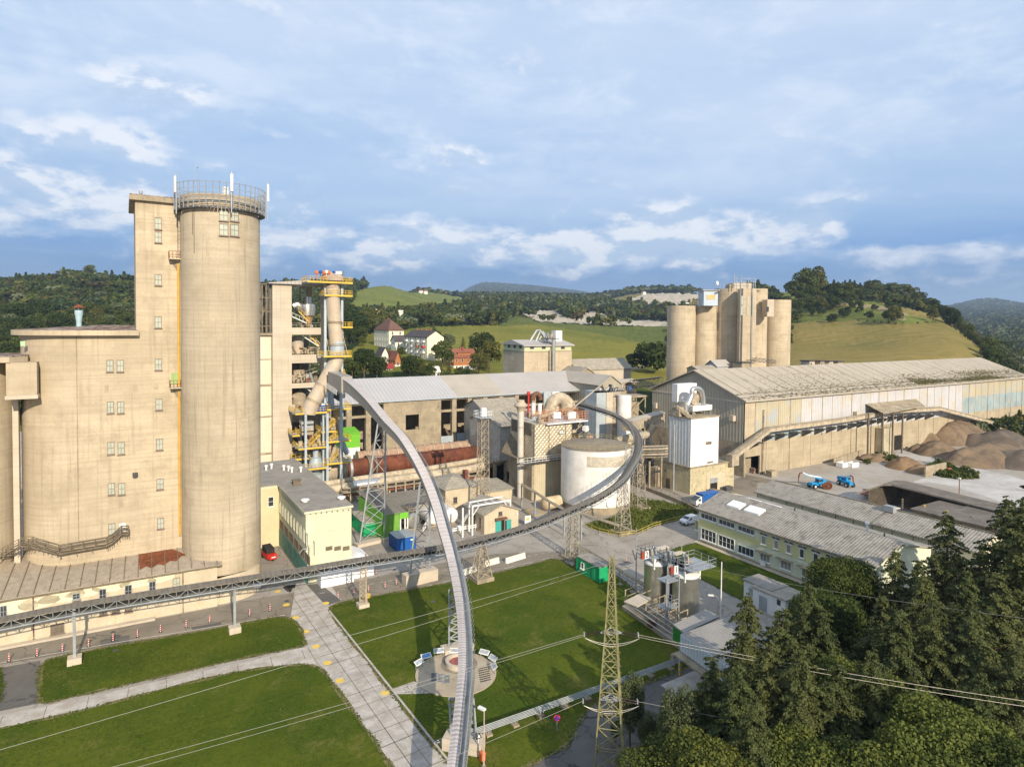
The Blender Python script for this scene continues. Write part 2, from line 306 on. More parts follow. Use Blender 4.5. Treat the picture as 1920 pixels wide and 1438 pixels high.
class MB:
    def __init__(s): s.v=[];s.f=[];s.mi=[];s.cm=0
    def add(s,vs,fs):
        n=len(s.v); s.v+=[tuple(v) for v in vs]; s.f+=[tuple(i+n for i in f) for f in fs]; s.mi+=[s.cm]*len(fs); return s
    def box(s,x0,x1,y0,y1,z0,z1):
        return s.add([(x0,y0,z0),(x1,y0,z0),(x1,y1,z0),(x0,y1,z0),(x0,y0,z1),(x1,y0,z1),(x1,y1,z1),(x0,y1,z1)],[(0,3,2,1),(4,5,6,7),(0,1,5,4),(1,2,6,5),(2,3,7,6),(3,0,4,7)])
    def obox(s,c,dx,dy,dz,ang=0,ax=None):
        ca,sa=math.cos(ang),math.sin(ang); vs=[]
        for z in (-dz/2,dz/2):
            for x,y in ((-dx/2,-dy/2),(dx/2,-dy/2),(dx/2,dy/2),(-dx/2,dy/2)): vs.append((c[0]+x*ca-y*sa,c[1]+x*sa+y*ca,c[2]+z))
        return s.add(vs,[(0,3,2,1),(4,5,6,7),(0,1,5,4),(1,2,6,5),(2,3,7,6),(3,0,4,7)])
    def prism(s,poly,z0,z1):
        n=len(poly); a=sum(poly[i][0]*poly[(i+1)%n][1]-poly[(i+1)%n][0]*poly[i][1] for i in range(n))
        if a<0: poly=poly[::-1]
        q=lambda z,p: z(p) if callable(z) else z
        return s.add([(p[0],p[1],q(z0,p)) for p in poly]+[(p[0],p[1],q(z1,p)) for p in poly],[tuple(range(n-1,-1,-1)),tuple(range(n,2*n))]+[(i,(i+1)%n,n+(i+1)%n,n+i) for i in range(n)])
    def cyl(s,x,y,z0,z1,r,r2=None,n=24,cap=True,a0=0):
        r2=r if r2 is None else r2; c=[(math.cos(a0+2*math.pi*i/n),math.sin(a0+2*math.pi*i/n)) for i in range(n)]
        return s.add([(x+r*a,y+r*b,z0) for a,b in c]+[(x+r2*a,y+r2*b,z1) for a,b in c],[(i,(i+1)%n,n+(i+1)%n,n+i) for i in range(n)]+([tuple(range(n-1,-1,-1)),tuple(range(n,2*n))] if cap else []))
    def lathe(s,x,y,prof,n=24):
        c=[(math.cos(2*math.pi*i/n),math.sin(2*math.pi*i/n)) for i in range(n)]; m=len(prof)
        return s.add([(x+r*a,y+r*b,z) for r,z in prof for a,b in c],[(k*n+i,k*n+(i+1)%n,(k+1)*n+(i+1)%n,(k+1)*n+i) for k in range(m-1) for i in range(n)]+[tuple(range(n-1,-1,-1)),tuple(range((m-1)*n,m*n))])
    def tube(s,p,q,r,n=6,r2=None):
        p=Vector(p);q=Vector(q);d=q-p
        if d.length<1e-6: return s
        d.normalize(); u=d.orthogonal().normalized(); 
        if abs(d.z)<.99: u=d.cross(Vector((0,0,1))).normalized()
        v=d.cross(u); r2=r if r2 is None else r2; o=math.pi/4 if n==4 else 0
        vs=[p+(u*math.cos(o+2*math.pi*i/n)+v*math.sin(o+2*math.pi*i/n))*r for i in range(n)]+[q+(u*math.cos(o+2*math.pi*i/n)+v*math.sin(o+2*math.pi*i/n))*r2 for i in range(n)]
        return s.add(vs,[(i,n+i,n+(i+1)%n,(i+1)%n) for i in range(n)]+[tuple(range(n)),tuple(range(2*n-1,n-1,-1))])
    def path(s,pts,r,n=8,cap=True):
        pts=[Vector(p) for p in pts]; m=len(pts); vs=[]; u=None
        for k,p in enumerate(pts):
            d=(pts[min(k+1,m-1)]-pts[max(k-1,0)]).normalized()
            if u is None: u=d.cross(Vector((0,0,1))) if abs(d.z)<.95 else d.cross(Vector((1,0,0)))
            u=(u-d*u.dot(d)).normalized(); v=d.cross(u)
            rr=r[k] if isinstance(r,(list,tuple)) else r
            vs+=[p+(u*math.cos(2*math.pi*i/n)+v*math.sin(2*math.pi*i/n))*rr for i in range(n)]
        return s.add(vs,[(k*n+i,(k+1)*n+i,(k+1)*n+(i+1)%n,k*n+(i+1)%n) for k in range(m-1) for i in range(n)]+([tuple(range(n)),tuple(range(m*n-1,(m-1)*n-1,-1))] if cap else []))
    def quad(s,*vs): return s.add(vs,[tuple(range(len(vs)))])
    def sweep(s,pts,prof,closed=True,cap=True):
        """profile (side, up) swept along a path, kept upright"""
        m=len(pts);n=len(prof);vs=[]
        for k,p in enumerate(pts):
            a=Vector(pts[max(k-1,0)]);b=Vector(pts[min(k+1,m-1)]);d=(b-a); d.z=0; d.normalize(); sd_=Vector((d.y,-d.x,0))
            vs+=[Vector(p)+sd_*q[0]+Vector((0,0,q[1])) for q in prof]
        fs=[(k*n+i,k*n+(i+1)%n,(k+1)*n+(i+1)%n,(k+1)*n+i) for k in range(m-1) for i in range(n if closed else n-1)]
        if cap: fs+=[tuple(range(n-1,-1,-1)),tuple(range((m-1)*n,m*n))]
        return s.add(vs,fs)
    def rail(s,pts,h=1.1,r=.035,step=1.6,bars=(1.,.5),n=4):
        """a handrail along a 3D polyline"""
        pts=[Vector(p) for p in pts]
        for b in bars: s.path([p+Vector((0,0,h*b)) for p in pts],r,n) if len(pts)>2 else s.tube(pts[0]+Vector((0,0,h*b)),pts[1]+Vector((0,0,h*b)),r,n)
        for a,b in zip(pts,pts[1:]):
            L=(b-a).length; k=max(1,round(L/step))
            for i in range(k+1): q=a.lerp(b,i/k); s.tube(q,q+Vector((0,0,h)),r,n)
        return s
    def build(s,name,m,parent=None,smooth=False,abs_=True):
        o_=ORG.get(parent.name,(0,0,0)) if parent is not None and abs_ else (0,0,0)
        me=bpy.data.meshes.new(name); me.from_pydata([(v[0]-o_[0],v[1]-o_[1],v[2]-o_[2]) for v in s.v],[],s.f)
        for x in (m if isinstance(m,(list,tuple)) else [m]): me.materials.append(x)
        if isinstance(m,(list,tuple)): me.polygons.foreach_set('material_index',s.mi)
        if smooth: 
            me.polygons.foreach_set('use_smooth',[True]*len(me.polygons))
            try: me.set_sharp_from_angle(angle=math.radians(35))
            except Exception: pass
        me.update(); ob=bpy.data.objects.new(name,me); COL.objects.link(ob)
        if parent is not None: ob.parent=parent; ORG[ob.name]=o_
        return ob
def tag(o,label,cat,group=None,kind=None):
    if label: o['label']=label
    if cat: o['category']=cat
    if group: o['group']=group
    if kind: o['kind']=kind
    return o
def thing(name,label,cat,loc=(0,0,0),group=None,rz=0):
    o=bpy.data.objects.new(name,None); COL.objects.link(o); o.empty_display_size=1; o.location=loc; o.rotation_euler=(0,0,rz)
    ORG[o.name]=tuple(loc); return tag(o,label,cat,group)
def struct(name,mb,m,**k):
    o=mb.build(name,m,**k); o['kind']='structure'; return o
KIDS={}
def dup(root,loc,rz=0,scale=1.,label=None):
    def kids(o): return [c for c in ALLK.get(o.name,())]
    r=root.copy(); COL.objects.link(r); r.location=loc; r.rotation_euler=(0,0,rz); r.scale=(scale,)*3 if isinstance(scale,(int,float)) else scale
    if label: r['label']=label
    for c in root.children:
        d=c.copy(); COL.objects.link(d); d.parent=r
        for g in c.children: e=g.copy(); COL.objects.link(e); e.parent=d
    return r
def frame_win(par,face,a,z,wd,h,pos,nx=2,nz=2,fm=None,pm=None,sill=True,name='window',t=.07,dep=.10,label=None):
    """window standing on a wall. face '-y': wall plane y=pos, a is x;  face '-x': wall plane x=pos, a is y. (a,z)=lower corner"""
    fm=fm or FRAME; pm=pm or PANEG; f=MB(); p=MB()
    def bx(mb,a0,a1,z0,z1,d0,d1):
        if face=='-y': mb.box(a0,a1,pos-d1,pos-d0,z0,z1)
        else: mb.box(pos-d1,pos-d0,a0,a1,z0,z1)
    bx(f,a,a+wd,z,z+t,0,dep);bx(f,a,a+wd,z+h-t,z+h,0,dep);bx(f,a,a+t,z+t,z+h-t,0,dep);bx(f,a+wd-t,a+wd,z+t,z+h-t,0,dep)
    for i in range(1,nx): q=a+wd*i/nx; bx(f,q-t/3,q+t/3,z+t,z+h-t,.022,dep*.8)
    for i in range(1,nz): q=z+h*i/nz; bx(f,a+t,a+wd-t,q-t/3,q+t/3,.024,dep*.75)
    if sill: bx(f,a-.08,a+wd+.08,z-.14,z-.002,0,dep+.16)
    bx(p,a+t*.6,a+wd-t*.6,z+t*.6,z+h-t*.6,.004,.02)
    o=f.build(name,fm,par); p.build('pane',pm,o)
    if label: o['label']=label
    return o
PROF={-900:[(230,0),(400,15),(900,70),(3000,80),(12000,120)],
0:[(235,0),(300,8),(450,28),(650,54),(900,90),(1300,85),(3000,60),(12000,110)],
150:[(235,0),(300,5),(450,26),(650,56),(850,99),(1300,90),(3000,60),(12000,110)],
245:[(235,0),(300,5),(450,26),(650,56),(850,92),(1300,85),(3000,60),(12000,110)],
400:[(235,0),(300,5),(450,26),(850,85),(1300,90),(3000,70),(12000,110)],
520:[(235,0),(350,15),(600,40),(900,70),(1300,113),(2000,95),(12000,120)],
640:[(235,0),(280,12),(350,18),(450,30),(600,45),(900,74),(1200,112),(2000,95),(12000,120)],
720:[(235,2),(340,24),(400,27),(550,37),(650,41),(900,66),(1200,104),(1500,135),(2500,100),(12000,150)],
800:[(235,2),(340,23),(420,28),(600,39),(900,56),(1400,92),(1900,138),(3000,120),(12000,200)],
900:[(240,3),(330,17),(500,29),(650,40),(900,56),(1500,90),(3000,170),(4500,200),(8000,560),(12000,300)],
1000:[(240,3),(330,16),(500,29),(650,39),(800,46),(1000,58),(1500,91),(3000,170),(5000,220),(8000,520),(12000,300)],
1100:[(240,3),(330,15),(500,27),(650,35),(800,45),(1000,55),(1500,87),(3000,165),(5000,240),(8000,440),(12000,280)],
1200:[(240,3),(330,16.6),(450,22),(600,30),(800,44.7),(1000,51),(1300,81),(1600,112),(2300,165),(4000,150),(12000,300)],
1300:[(250,2),(330,15),(600,28),(800,47),(1300,88),(1600,112),(2000,150),(3500,140),(12000,250)],
1400:[(265,3),(300,12),(450,24),(600,44),(750,69),(900,88),(1100,105),(2000,90),(12000,200)],
1480:[(275,4),(300,21),(420,30),(550,49),(650,63),(800,84),(900,92),(1200,85),(3000,80),(12000,200)],
1600:[(280,2),(310,24),(420,32),(520,49),(620,66),(750,84),(850,95),(1100,80),(3000,80),(12000,220)],
1700:[(290,0),(320,24),(400,34),(480,49),(560,61),(650,69),(750,74),(1000,50),(3000,90),(12000,260)],
1780:[(305,0),(340,25),(400,35),(460,44),(540,49),(620,50),(800,32),(1500,16),(3000,80),(5000,200),(12000,300)],
1850:[(318,0),(350,24),(420,30),(500,22),(800,10),(1500,18),(3000,95),(4000,160),(5200,285),(7000,240),(12000,330)],
1930:[(330,0),(400,4),(700,8),(1000,20),(1500,30),(3000,97),(4000,165),(5500,230),(7000,260),(12000,330)],
2400:[(260,0),(1000,20),(3000,90),(12000,250)],4200:[(260,0),(1500,20),(12000,150)]}
def terrain_grid():
    pxs=sorted(PROF); azk=np.array([math.atan((p-PX)/F_) for p in pxs])
    Ds=[0.]+list(np.arange(20,240,20))+list(240*(12000/240)**(np.linspace(0,1,230)))
    Ds=np.array(Ds)
    prof=np.array([np.interp(Ds,[d for d,_ in PROF[p]],[z for _,z in PROF[p]]) for p in pxs])
    fine=np.arange(-52,62,.16); 
    pos=np.concatenate([fine,np.arange(64,308,4)]); azr=np.radians(pos)
    H=np.zeros((len(pos),len(Ds)))
    ap=np.where(pos>180,pos-360,pos)
    for j in range(len(Ds)): H[:,j]=np.interp(np.radians(ap),azk,prof[:,j])
    back=np.abs(ap)>62
    H[back]*=np.clip(1-(np.abs(ap[back])-62)/60,0,1)[:,None]
    nf=len(fine)
    for _ in range(22): # smooth across bearings
        H[1:nf-1]=(H[:nf-2]+2*H[1:nf-1]+H[2:nf])/4
    for _ in range(3): H[:,13:-1]=(H[:,12:-2]+2*H[:,13:-1]+H[:,14:])/4
    H[:,Ds<236]=np.minimum(H[:,Ds<236],.0)
    return pos,azr,Ds,H
POS,AZR,DS,HH=terrain_grid()
def ftop(az,D): # bearing (rad, right of the view) and forward distance -> plan.  Near the view D is forward depth, elsewhere radius
    c=np.cos(az); k=np.where(np.abs((az+math.pi)%(2*math.pi)-math.pi)<math.radians(62),1/np.maximum(c,.3),1/.4695)
    r=D*k; return f0[0]*r*np.cos(az)+r0[0]*r*np.sin(az), f0[1]*r*np.cos(az)+r0[1]*r*np.sin(az)
def tz(x,y):
    a=math.atan2(x*r0[0]+y*r0[1],x*f0[0]+y*f0[1]); r=math.hypot(x,y); D=r*max(math.cos(a),.4695) if abs(a)<math.radians(62) else r*.4695
    d=math.degrees(a)%360; d=d if d<308 else d-360
    i=int(np.searchsorted(POS,d))-1; i=max(0,min(len(POS)-2,i)); fa=min(1,max(0,(d-POS[i])/(POS[i+1]-POS[i])))
    j=int(np.searchsorted(DS,D))-1; j=max(0,min(len(DS)-2,j)); fd=(D-DS[j])/(DS[j+1]-DS[j])
    return float((HH[i,j]*(1-fa)+HH[i+1,j]*fa)*(1-fd)+(HH[i,j+1]*(1-fa)+HH[i+1,j+1]*fa)*fd)
def inpoly(px,py,poly):
    r=np.zeros(px.shape,bool); n=len(poly)
    for i in range(n):
        x1,y1=poly[i];x2,y2=poly[(i+1)%n]
        if y1==y2: continue
        c=((y1>py)!=(y2>py))&(px<(x2-x1)*(py-y1)/(y2-y1)+x1); r^=c
    return r
def prjA(x,y,z):
    d=np.stack([x,y,z-HC]); w_=Fw[0]*d[0]+Fw[1]*d[1]+Fw[2]*d[2]; w_=np.where(w_<1,1e-3,w_)
    return PX+F_*(Rt[0]*d[0]+Rt[1]*d[1]+Rt[2]*d[2])/w_, PY-F_*(Up[0]*d[0]+Up[1]*d[1]+Up[2]*d[2])/w_, w_
LAND=[('field',[(640,700),(640,668),(668,650),(692,626),(800,613),(940,609),(1010,606),(1100,620),(1180,634),(1262,640),(1262,735),(900,735),(870,700),(760,700)],250,760),
('meadow',[(655,580),(668,545),(720,533),(800,538),(890,546),(905,560),(850,582),(790,588),(700,590),(660,592)],620,2000),
('quarry',[(972,584),(1042,582),(1062,596),(1160,599),(1262,603),(1262,613),(1150,610),(1010,603)],500,1300),
('quarry',[(1085,594),(1110,583),(1135,590),(1150,600),(1100,600)],500,1300),
('quarry',[(1148,574),(1180,560),(1215,550),(1345,552),(1340,574),(1262,585),(1230,580)],900,2400),
('field2',[(1120,566),(1180,553),(1215,549),(1180,562),(1148,574)],900,2400),
('scrub',[(930,612),(975,588),(1010,604),(1160,612),(1262,612),(1262,660),(1180,637),(1100,622),(1010,608)],500,1300),
('field2',[(1478,720),(1478,606),(1600,600),(1690,608),(1765,603),(1800,622),(1858,655),(1850,690),(1800,735)],270,900),
('meadow',[(1478,600),(1478,566),(1430,548),(1500,546),(1550,560),(1640,566),(1690,578),(1745,590),(1765,602),(1690,607),(1600,599)],400,1200),
('field2',[(1640,563),(1740,588),(1800,606),(1760,604),(1690,586)],400,1200),
('bare',[(1540,565),(1640,571),(1705,590),(1692,594),(1630,578),(1540,570)],400,1200),('bare',[(1610,586),(1690,590),(1702,601),(1640,598)],400,1200),('bare',[(1180,690),(1215,681),(1262,667),(1262,673),(1215,688),(1180,696)],250,700),
('scrub',[(1478,604),(1478,580),(1560,576),(1660,590),(1700,606),(1600,600)],400,900)]
TCLS=None
def build_terrain():
    global TCLS
    na,nd=len(POS),len(DS)
    A,D=np.meshgrid(AZR,DS,indexing='ij'); X,Y=ftop(A,D); Z=HH
    rough=NP.normal(0,1,Z.shape)*np.clip((D-300)/2000,0,1)*2.0; Zr=Z+np.where(Z>1,rough,0)
    i=np.arange(na); j=np.arange(nd-1); I,J=np.meshgrid(i,j,indexing='ij'); I2=(I+1)%na
    fx=(X[I,J]+X[I2,J+1])/2; fy=(Y[I,J]+Y[I2,J+1])/2; fz=(Z[I,J]+Z[I2,J+1])/2
    px,py,dep=prjA(fx,fy,fz); cls=np.full(px.shape,0) # 0 yard 1 forest
    hill=(DS[J]>=240); cls[hill]=1
    names=['yard','forest']
    for n,poly,dn,dx in LAND:
        k=names.index(n) if n in names else (names.append(n) or len(names)-1)
        mm=inpoly(px,py,poly)&(DS[J]>=dn)&(DS[J]<=dx)&hill; cls[mm]=k
    flat=hill&(fz<1.5); cls[flat&(px<1500)]=names.index('scrub')
    xs=X.ravel();ys=Y.ravel();zs=Zr.ravel(); V=np.stack([xs,ys,zs],1)
    Q=np.stack([I*nd+J,I2*nd+J,I2*nd+J+1,I*nd+J+1],-1)[...,::-1]
    mats={'yard':('ground',DUSTY),'forest':('hills',FOREST),'field':('maize_field',FIELD),'meadow':('hill_meadow',MEADOW),'quarry':('quarry_land',QUARRY),'bare':('dirt_track',BARE),'scrub':('scrubland',SCRUB),'field2':('mown_field',FIELD2)}
    for k,n in enumerate(names):
        q=Q[cls==k]; u,inv=np.unique(q,return_inverse=True); q=inv.reshape(-1,4)
        me=bpy.data.meshes.new(mats[n][0]); me.vertices.add(len(u)); me.vertices.foreach_set('co',V[u].ravel()); me.loops.add(len(q)*4); me.loops.foreach_set('vertex_index',q.ravel())
        me.polygons.add(len(q)); me.polygons.foreach_set('loop_start',np.arange(len(q))*4); me.polygons.foreach_set('loop_total',np.full(len(q),4)); me.update(calc_edges=True); me.validate()
        me.polygons.foreach_set('use_smooth',[True]*len(me.polygons)); me.materials.append(mats[n][1]); o=bpy.data.objects.new(mats[n][0],me); COL.objects.link(o); o['kind']='structure'
    TCLS=(names,cls,X,Y,Z,I,J,px,py,dep)
build_terrain()
def leafquads(P,N,size,rng,jit=.9,asp=1.):
    n=len(P); N=N+rng.normal(0,jit,(n,3)); N/=np.linalg.norm(N,axis=1)[:,None]+1e-9
    T=np.cross(N,rng.normal(0,1,(n,3))); T/=np.linalg.norm(T,axis=1)[:,None]+1e-9; B=np.cross(N,T)
    s=size*rng.uniform(.6,1.3,n)[:,None]
    a=T*s;b=B*s*asp
    V=np.stack([P-a-b*.4,P+a*.2-b,P+a+b*.3,P-a*.3+b],1).reshape(-1,3); return V
def mesh_quads(name,V,m,tint=None):
    n=len(V)//4; me=bpy.data.meshes.new(name); me.vertices.add(n*4); me.vertices.foreach_set('co',np.ascontiguousarray(V,dtype=np.float32).ravel()); me.loops.add(n*4); me.loops.foreach_set('vertex_index',np.arange(n*4))
    me.polygons.add(n); me.polygons.foreach_set('loop_start',np.arange(n)*4); me.polygons.foreach_set('loop_total',np.full(n,4)); me.update(calc_edges=True); me.materials.append(m)
    if tint is not None:
        a=me.attributes.new('tint','FLOAT_COLOR','POINT'); a.data.foreach_set('color',np.repeat(np.concatenate([tint,np.ones((n,1))],1),4,0).astype(np.float32).ravel())
    return me
def crown_pts(n,rng,rx=1.,rz=1.,k=14,cz=0.,low=-.5):
    """clumped points on an uneven crown of unit half width; returns points and outward normals"""
    c=rng.normal(0,1,(k,3)); c/=np.linalg.norm(c,axis=1)[:,None]; c[:,2]=np.where(c[:,2]<low,-c[:,2],c[:,2]); c*=rng.uniform(.45,.78,(k,1)); cr_=rng.uniform(.26,.46,k)
    i=rng.integers(0,k,n); d=rng.normal(0,1,(n,3)); d/=np.linalg.norm(d,axis=1)[:,None]; d[:,2]=np.where(rng.random(n)<.6,np.abs(d[:,2]),d[:,2])
    p=c[i]+d*cr_[i][:,None]*rng.uniform(.75,1.05,(n,1)); p[:,:2]*=rx; p[:,2]=p[:,2]*rz+cz; return p,d
def broad_mesh(name,h,r,n,leaf,m,seed,k=16,trunk=.3):
    rng=np.random.default_rng(seed); hz=(h*(1-trunk))/2; P,N=crown_pts(n,rng,r,hz,k,h*trunk+hz,-.7); return mesh_quads(name,leafquads(P,N,leaf,rng),m)
def cone_mesh(name,h,r,n,leaf,m,seed,droop=.35,whorl=.55,base=.06,gap=.25):
    rng=np.random.default_rng(seed); P=[];N=[]
    z=h*base; br=[]
    while z<h*.985:
        t=z/h; L=r*(1-t)**.68*rng.uniform(.8,1.1)+.12; nb=int(5+4*(1-t)); a0=rng.uniform(0,6.28)
        for b in range(nb):
            if rng.random()<gap*.5: continue
            br.append((z+rng.uniform(-.2,.2),a0+b*6.283/nb+rng.uniform(-.3,.3),L*rng.uniform(.6,1.12)))
        z+=whorl*rng.uniform(.7,1.3)*(1-.45*t)
    tot=sum(b[2] for b in br)
    for z0,a,L in br:
        k=max(3,int(n*L/tot)); s=rng.uniform(.08,1,k)**.8
        wd=L*.26*(1.1-s)+.10; side=rng.normal(0,1,k)*wd*.6
        x=s*L; zz=z0-droop*L*(s**1.4)+.12*L*np.clip(s-.7,0,1)*1.2-np.abs(rng.normal(0,.16,k))*(.35+L*.18)
        ca,sa=math.cos(a),math.sin(a); P.append(np.stack([x*ca-side*sa,x*sa+side*ca,zz],1)); N.append(np.tile([ca*.5,sa*.5,.9],(k,1)))
    P=np.concatenate(P);N=np.concatenate(N); return mesh_quads(name,leafquads(P,N,leaf,rng,.55,.55),m)
def trunk_mesh(name,h,r,m=None,limbs=0,seed=1,spread=2.):
    rng=random.Random(seed); b=MB(); b.path([(0,0,-.3),(rng.uniform(-.1,.1),rng.uniform(-.1,.1),h*.5),(rng.uniform(-.2,.2),rng.uniform(-.2,.2),h)],[r,r*.7,r*.12],7)
    for i in range(limbs):
        a=rng.uniform(0,6.28); z=h*rng.uniform(.3,.75); e=spread*rng.uniform(.5,1); b.path([(0,0,z),(e*.5*math.cos(a),e*.5*math.sin(a),z+e*.35),(e*math.cos(a),e*math.sin(a),z+e*.8)],[r*.4,r*.25,r*.06],5)
    me=bpy.data.meshes.new(name); me.from_pydata(b.v,[],b.f); me.materials.append(m or TRUNK); return me
TREES={}
def tree_kind(key,crown_me,trunk_me): TREES[key]=(crown_me,trunk_me)
def put_tree(key,x,y,s,name,label,cat='tree',group=None,z=None,rz=None,sz=None):
    cm,tm=TREES[key]; z=tz(x,y) if z is None else z
    o=bpy.data.objects.new(name,None); COL.objects.link(o); o.location=(x,y,z); o.rotation_euler=(0,0,R_.uniform(0,6.28) if rz is None else rz); o.scale=(s,s,s*(sz or 1)); tag(o,label,cat,group)
    c=bpy.data.objects.new('crown',cm); COL.objects.link(c); c.parent=o
    if tm is not None: t=bpy.data.objects.new('trunk',tm); COL.objects.link(t); t.parent=o
    return o
tree_kind('broadA',broad_mesh('crown',12,5,3600,.30,LEAF,1,20,.1),trunk_mesh('trunk',10,.35,None,6,1,3))
tree_kind('broadB',broad_mesh('crown',13,5.8,3800,.31,LEAFD,2,24,.08),trunk_mesh('trunk',10,.4,None,6,2,3))
tree_kind('broadC',broad_mesh('crown',11,4.4,3200,.28,OLIVEL,3,14,.12),trunk_mesh('trunk',9,.3,None,5,3,2.6))
tree_kind('silver',broad_mesh('crown',11,4.6,2400,.30,WILLOW,4,18),trunk_mesh('trunk',9,.3,None,5,4,2.6))
tree_kind('sprucefar',cone_mesh('crown',16,3.6,2600,.30,SPRUCE,5),trunk_mesh('trunk',15,.25))
tree_kind('shrub',broad_mesh('crown',3.6,2.4,900,.22,LEAFD,6,10,.05),None)
def forests():
    names,cls,X,Y,Z,I,J,px,py,dep=TCLS
    rng=np.random.default_rng(11); k=names.index('forest')
    protos={}
    for lv,(n,leaf) in {0:(300,.135),1:(120,.21),2:(34,.40)}.items():
        ps=[]
        for s in range(5):
            r=np.random.default_rng(100+s+lv*10)
            if s==4:
                P,N=crown_pts(n,r,1,1,1); t=r.random(n); a=r.uniform(0,6.28,n); rr=(1-t)*.75*r.uniform(.6,1,n); P=np.stack([rr*np.cos(a),rr*np.sin(a),t*2.6-1.1],1); N=np.stack([np.cos(a),np.sin(a),np.full(n,.6)],1)
            else: P,N=crown_pts(n,r,1,1,9,0,-.3)
            ps.append(leafquads(P,N,leaf,r,.7))
        protos[lv]=ps
    m=(cls==k)&(px>-120)&(px<2050)&(dep>0); dd=dep; m&=~((px>640)&(px<905)&(dd<440)); m&=~((px>=850)&(px<1262)&(dd<345)); m&=~((px>=1262)&(px<1480)&(dd<430)); m&=~((px>=1480)&(px<1830)&(dd<330))
    ii,jj=np.nonzero(m)
    A=np.abs((X[(ii+1)%len(POS),jj]-X[ii,jj])*(Y[ii,jj+1]-Y[ii,jj])-(Y[(ii+1)%len(POS),jj]-Y[ii,jj])*(X[ii,jj+1]-X[ii,jj]))
    d=dep[ii,jj]; sp=np.clip(9.6*(d/500)**.5,8.2,60)*np.where((px[ii,jj]>1440)&(d<1300),.72,1.)      # spacing grows with distance (far trees are built larger and fewer)
    num=rng.poisson(A/sp**2*1.05); idx=np.repeat(np.arange(len(ii)),num); u=rng.random(len(idx)); v=rng.random(len(idx))
    I_=ii[idx];J_=jj[idx];I2=(I_+1)%len(POS)
    bl=lambda M:(M[I_,J_]*(1-u)*(1-v)+M[I2,J_]*u*(1-v)+M[I_,J_+1]*(1-u)*v+M[I2,J_+1]*u*v)
    x,y,z=bl(X),bl(Y),bl(Z); s=sp[idx]*.70*rng.uniform(.6,1.35,len(idx)); D=d[idx]; p=px[I_,J_]
    hgt=np.clip(s*1.15,6,17)
    pal=np.array([(.055,.078,.014),(.078,.098,.018),(.040,.058,.013),(.115,.118,.022),(.050,.080,.028),(.16,.18,.10),(.095,.075,.034),(.16,.14,.03)])
    pr=np.array([.26,.24,.2,.13,.09,.03,.03,.02]); pr2=np.array([.2,.2,.18,.1,.08,.2,.02,.02])
    r=rng.random(len(idx)); ci=None; c1=np.searchsorted(np.cumsum(pr),r*.999); c2=np.searchsorted(np.cumsum(pr2),r*.999)
    ci=np.where(((p>840)&(p<1300))|(p>1820),c2,c1); col=pal[ci]*rng.uniform(.75,1.3,(len(idx),1))
    print('trees',len(idx))
    order=np.argsort(D); nind=0; left=[]
    keyfor={0:'broadA',1:'broadA',2:'broadB',3:'broadC',4:'broadB',5:'silver',6:'broadC',7:'broadC'}
    for q in order:
        if nind<285 and D[q]<1200 and ((0<p[q]<245 and z[q]>10) or (1560<p[q]<1900 and z[q]>20 and D[q]>330) or (640<p[q]<960 and 380<D[q])):
            g=('trees of the wooded hill behind the silos' if p[q]<300 else 'trees along the edge of the mown hill' if p[q]>1500 else 'trees below the hill meadow')
            lab=('broad-leaved tree of the wooded hill behind the concrete silos' if p[q]<300 else 'broad-leaved tree in the belt along the mown hill' if p[q]>1500 else 'broad-leaved tree in the wood below the hill meadow')
            kk=keyfor[int(ci[q])]; put_tree(kk,float(x[q]),float(y[q]),float(max(.7,s[q]/4.6)),'broadleaf_tree' if kk!='silver' else 'willow_tree',lab if kk!='silver' else 'silvery '+lab,group=g+(' (silvery)' if kk=='silver' else ''),z=float(z[q])-.5); nind+=1
        else: left.append(q)
    left=np.array(left)
    print('individual',nind)
    regs={'hill_forest':(p[left]<500),'valley_forest':(p[left]>=500)&(p[left]<1420),'ridge_forest':(p[left]>=1420)}
    for nm,mk in regs.items():
        L=left[mk]; Vs=[];Ts=[]
        for lv,(d0,d1) in {0:(0,900),1:(900,1900),2:(1900,1e6)}.items():
            for s_ in range(5):
                S=L[(D[L]>=d0)&(D[L]<d1)&((np.arange(len(L))*7919)%5==s_)]
                if not len(S): continue
                pv=protos[lv][s_]; a=rng.uniform(0,6.28,len(S)); ca,sa=np.cos(a),np.sin(a)
                vx=pv[:,0][None]*ca[:,None]-pv[:,1][None]*sa[:,None]; vy=pv[:,0][None]*sa[:,None]+pv[:,1][None]*ca[:,None]
                Vv=np.stack([x[S][:,None]+vx*s[S][:,None],y[S][:,None]+vy*s[S][:,None],z[S][:,None]+hgt[S][:,None]*.55+pv[:,2][None]*hgt[S][:,None]*.62],-1)
                Vs.append(Vv.reshape(-1,3)); Ts.append(np.repeat(col[S],len(pv)//4,0))
        me=mesh_quads(nm,np.concatenate(Vs),FARL,np.concatenate(Ts)); o=bpy.data.objects.new(nm,me); COL.objects.link(o)
        tag(o,{'hill_forest':'dense dark wood covering the hill on the left','valley_forest':'mixed woods filling the valley and the far hills','ridge_forest':'woods on the ridge and in the plain to the right'}[nm],'forest',kind='stuff')
forests()
def W(px,row,y):   # point of the upright plane y=const seen at (px,row)
    d=ray(px,row); t=y/d[1]; return (d[0]*t,y,HC+d[2]*t)
def WX(px,row,x):
    d=ray(px,row); t=x/d[0]; return (x,d[1]*t,HC+d[2]*t)
def poly(*pts): return [G(*p) for p in pts]
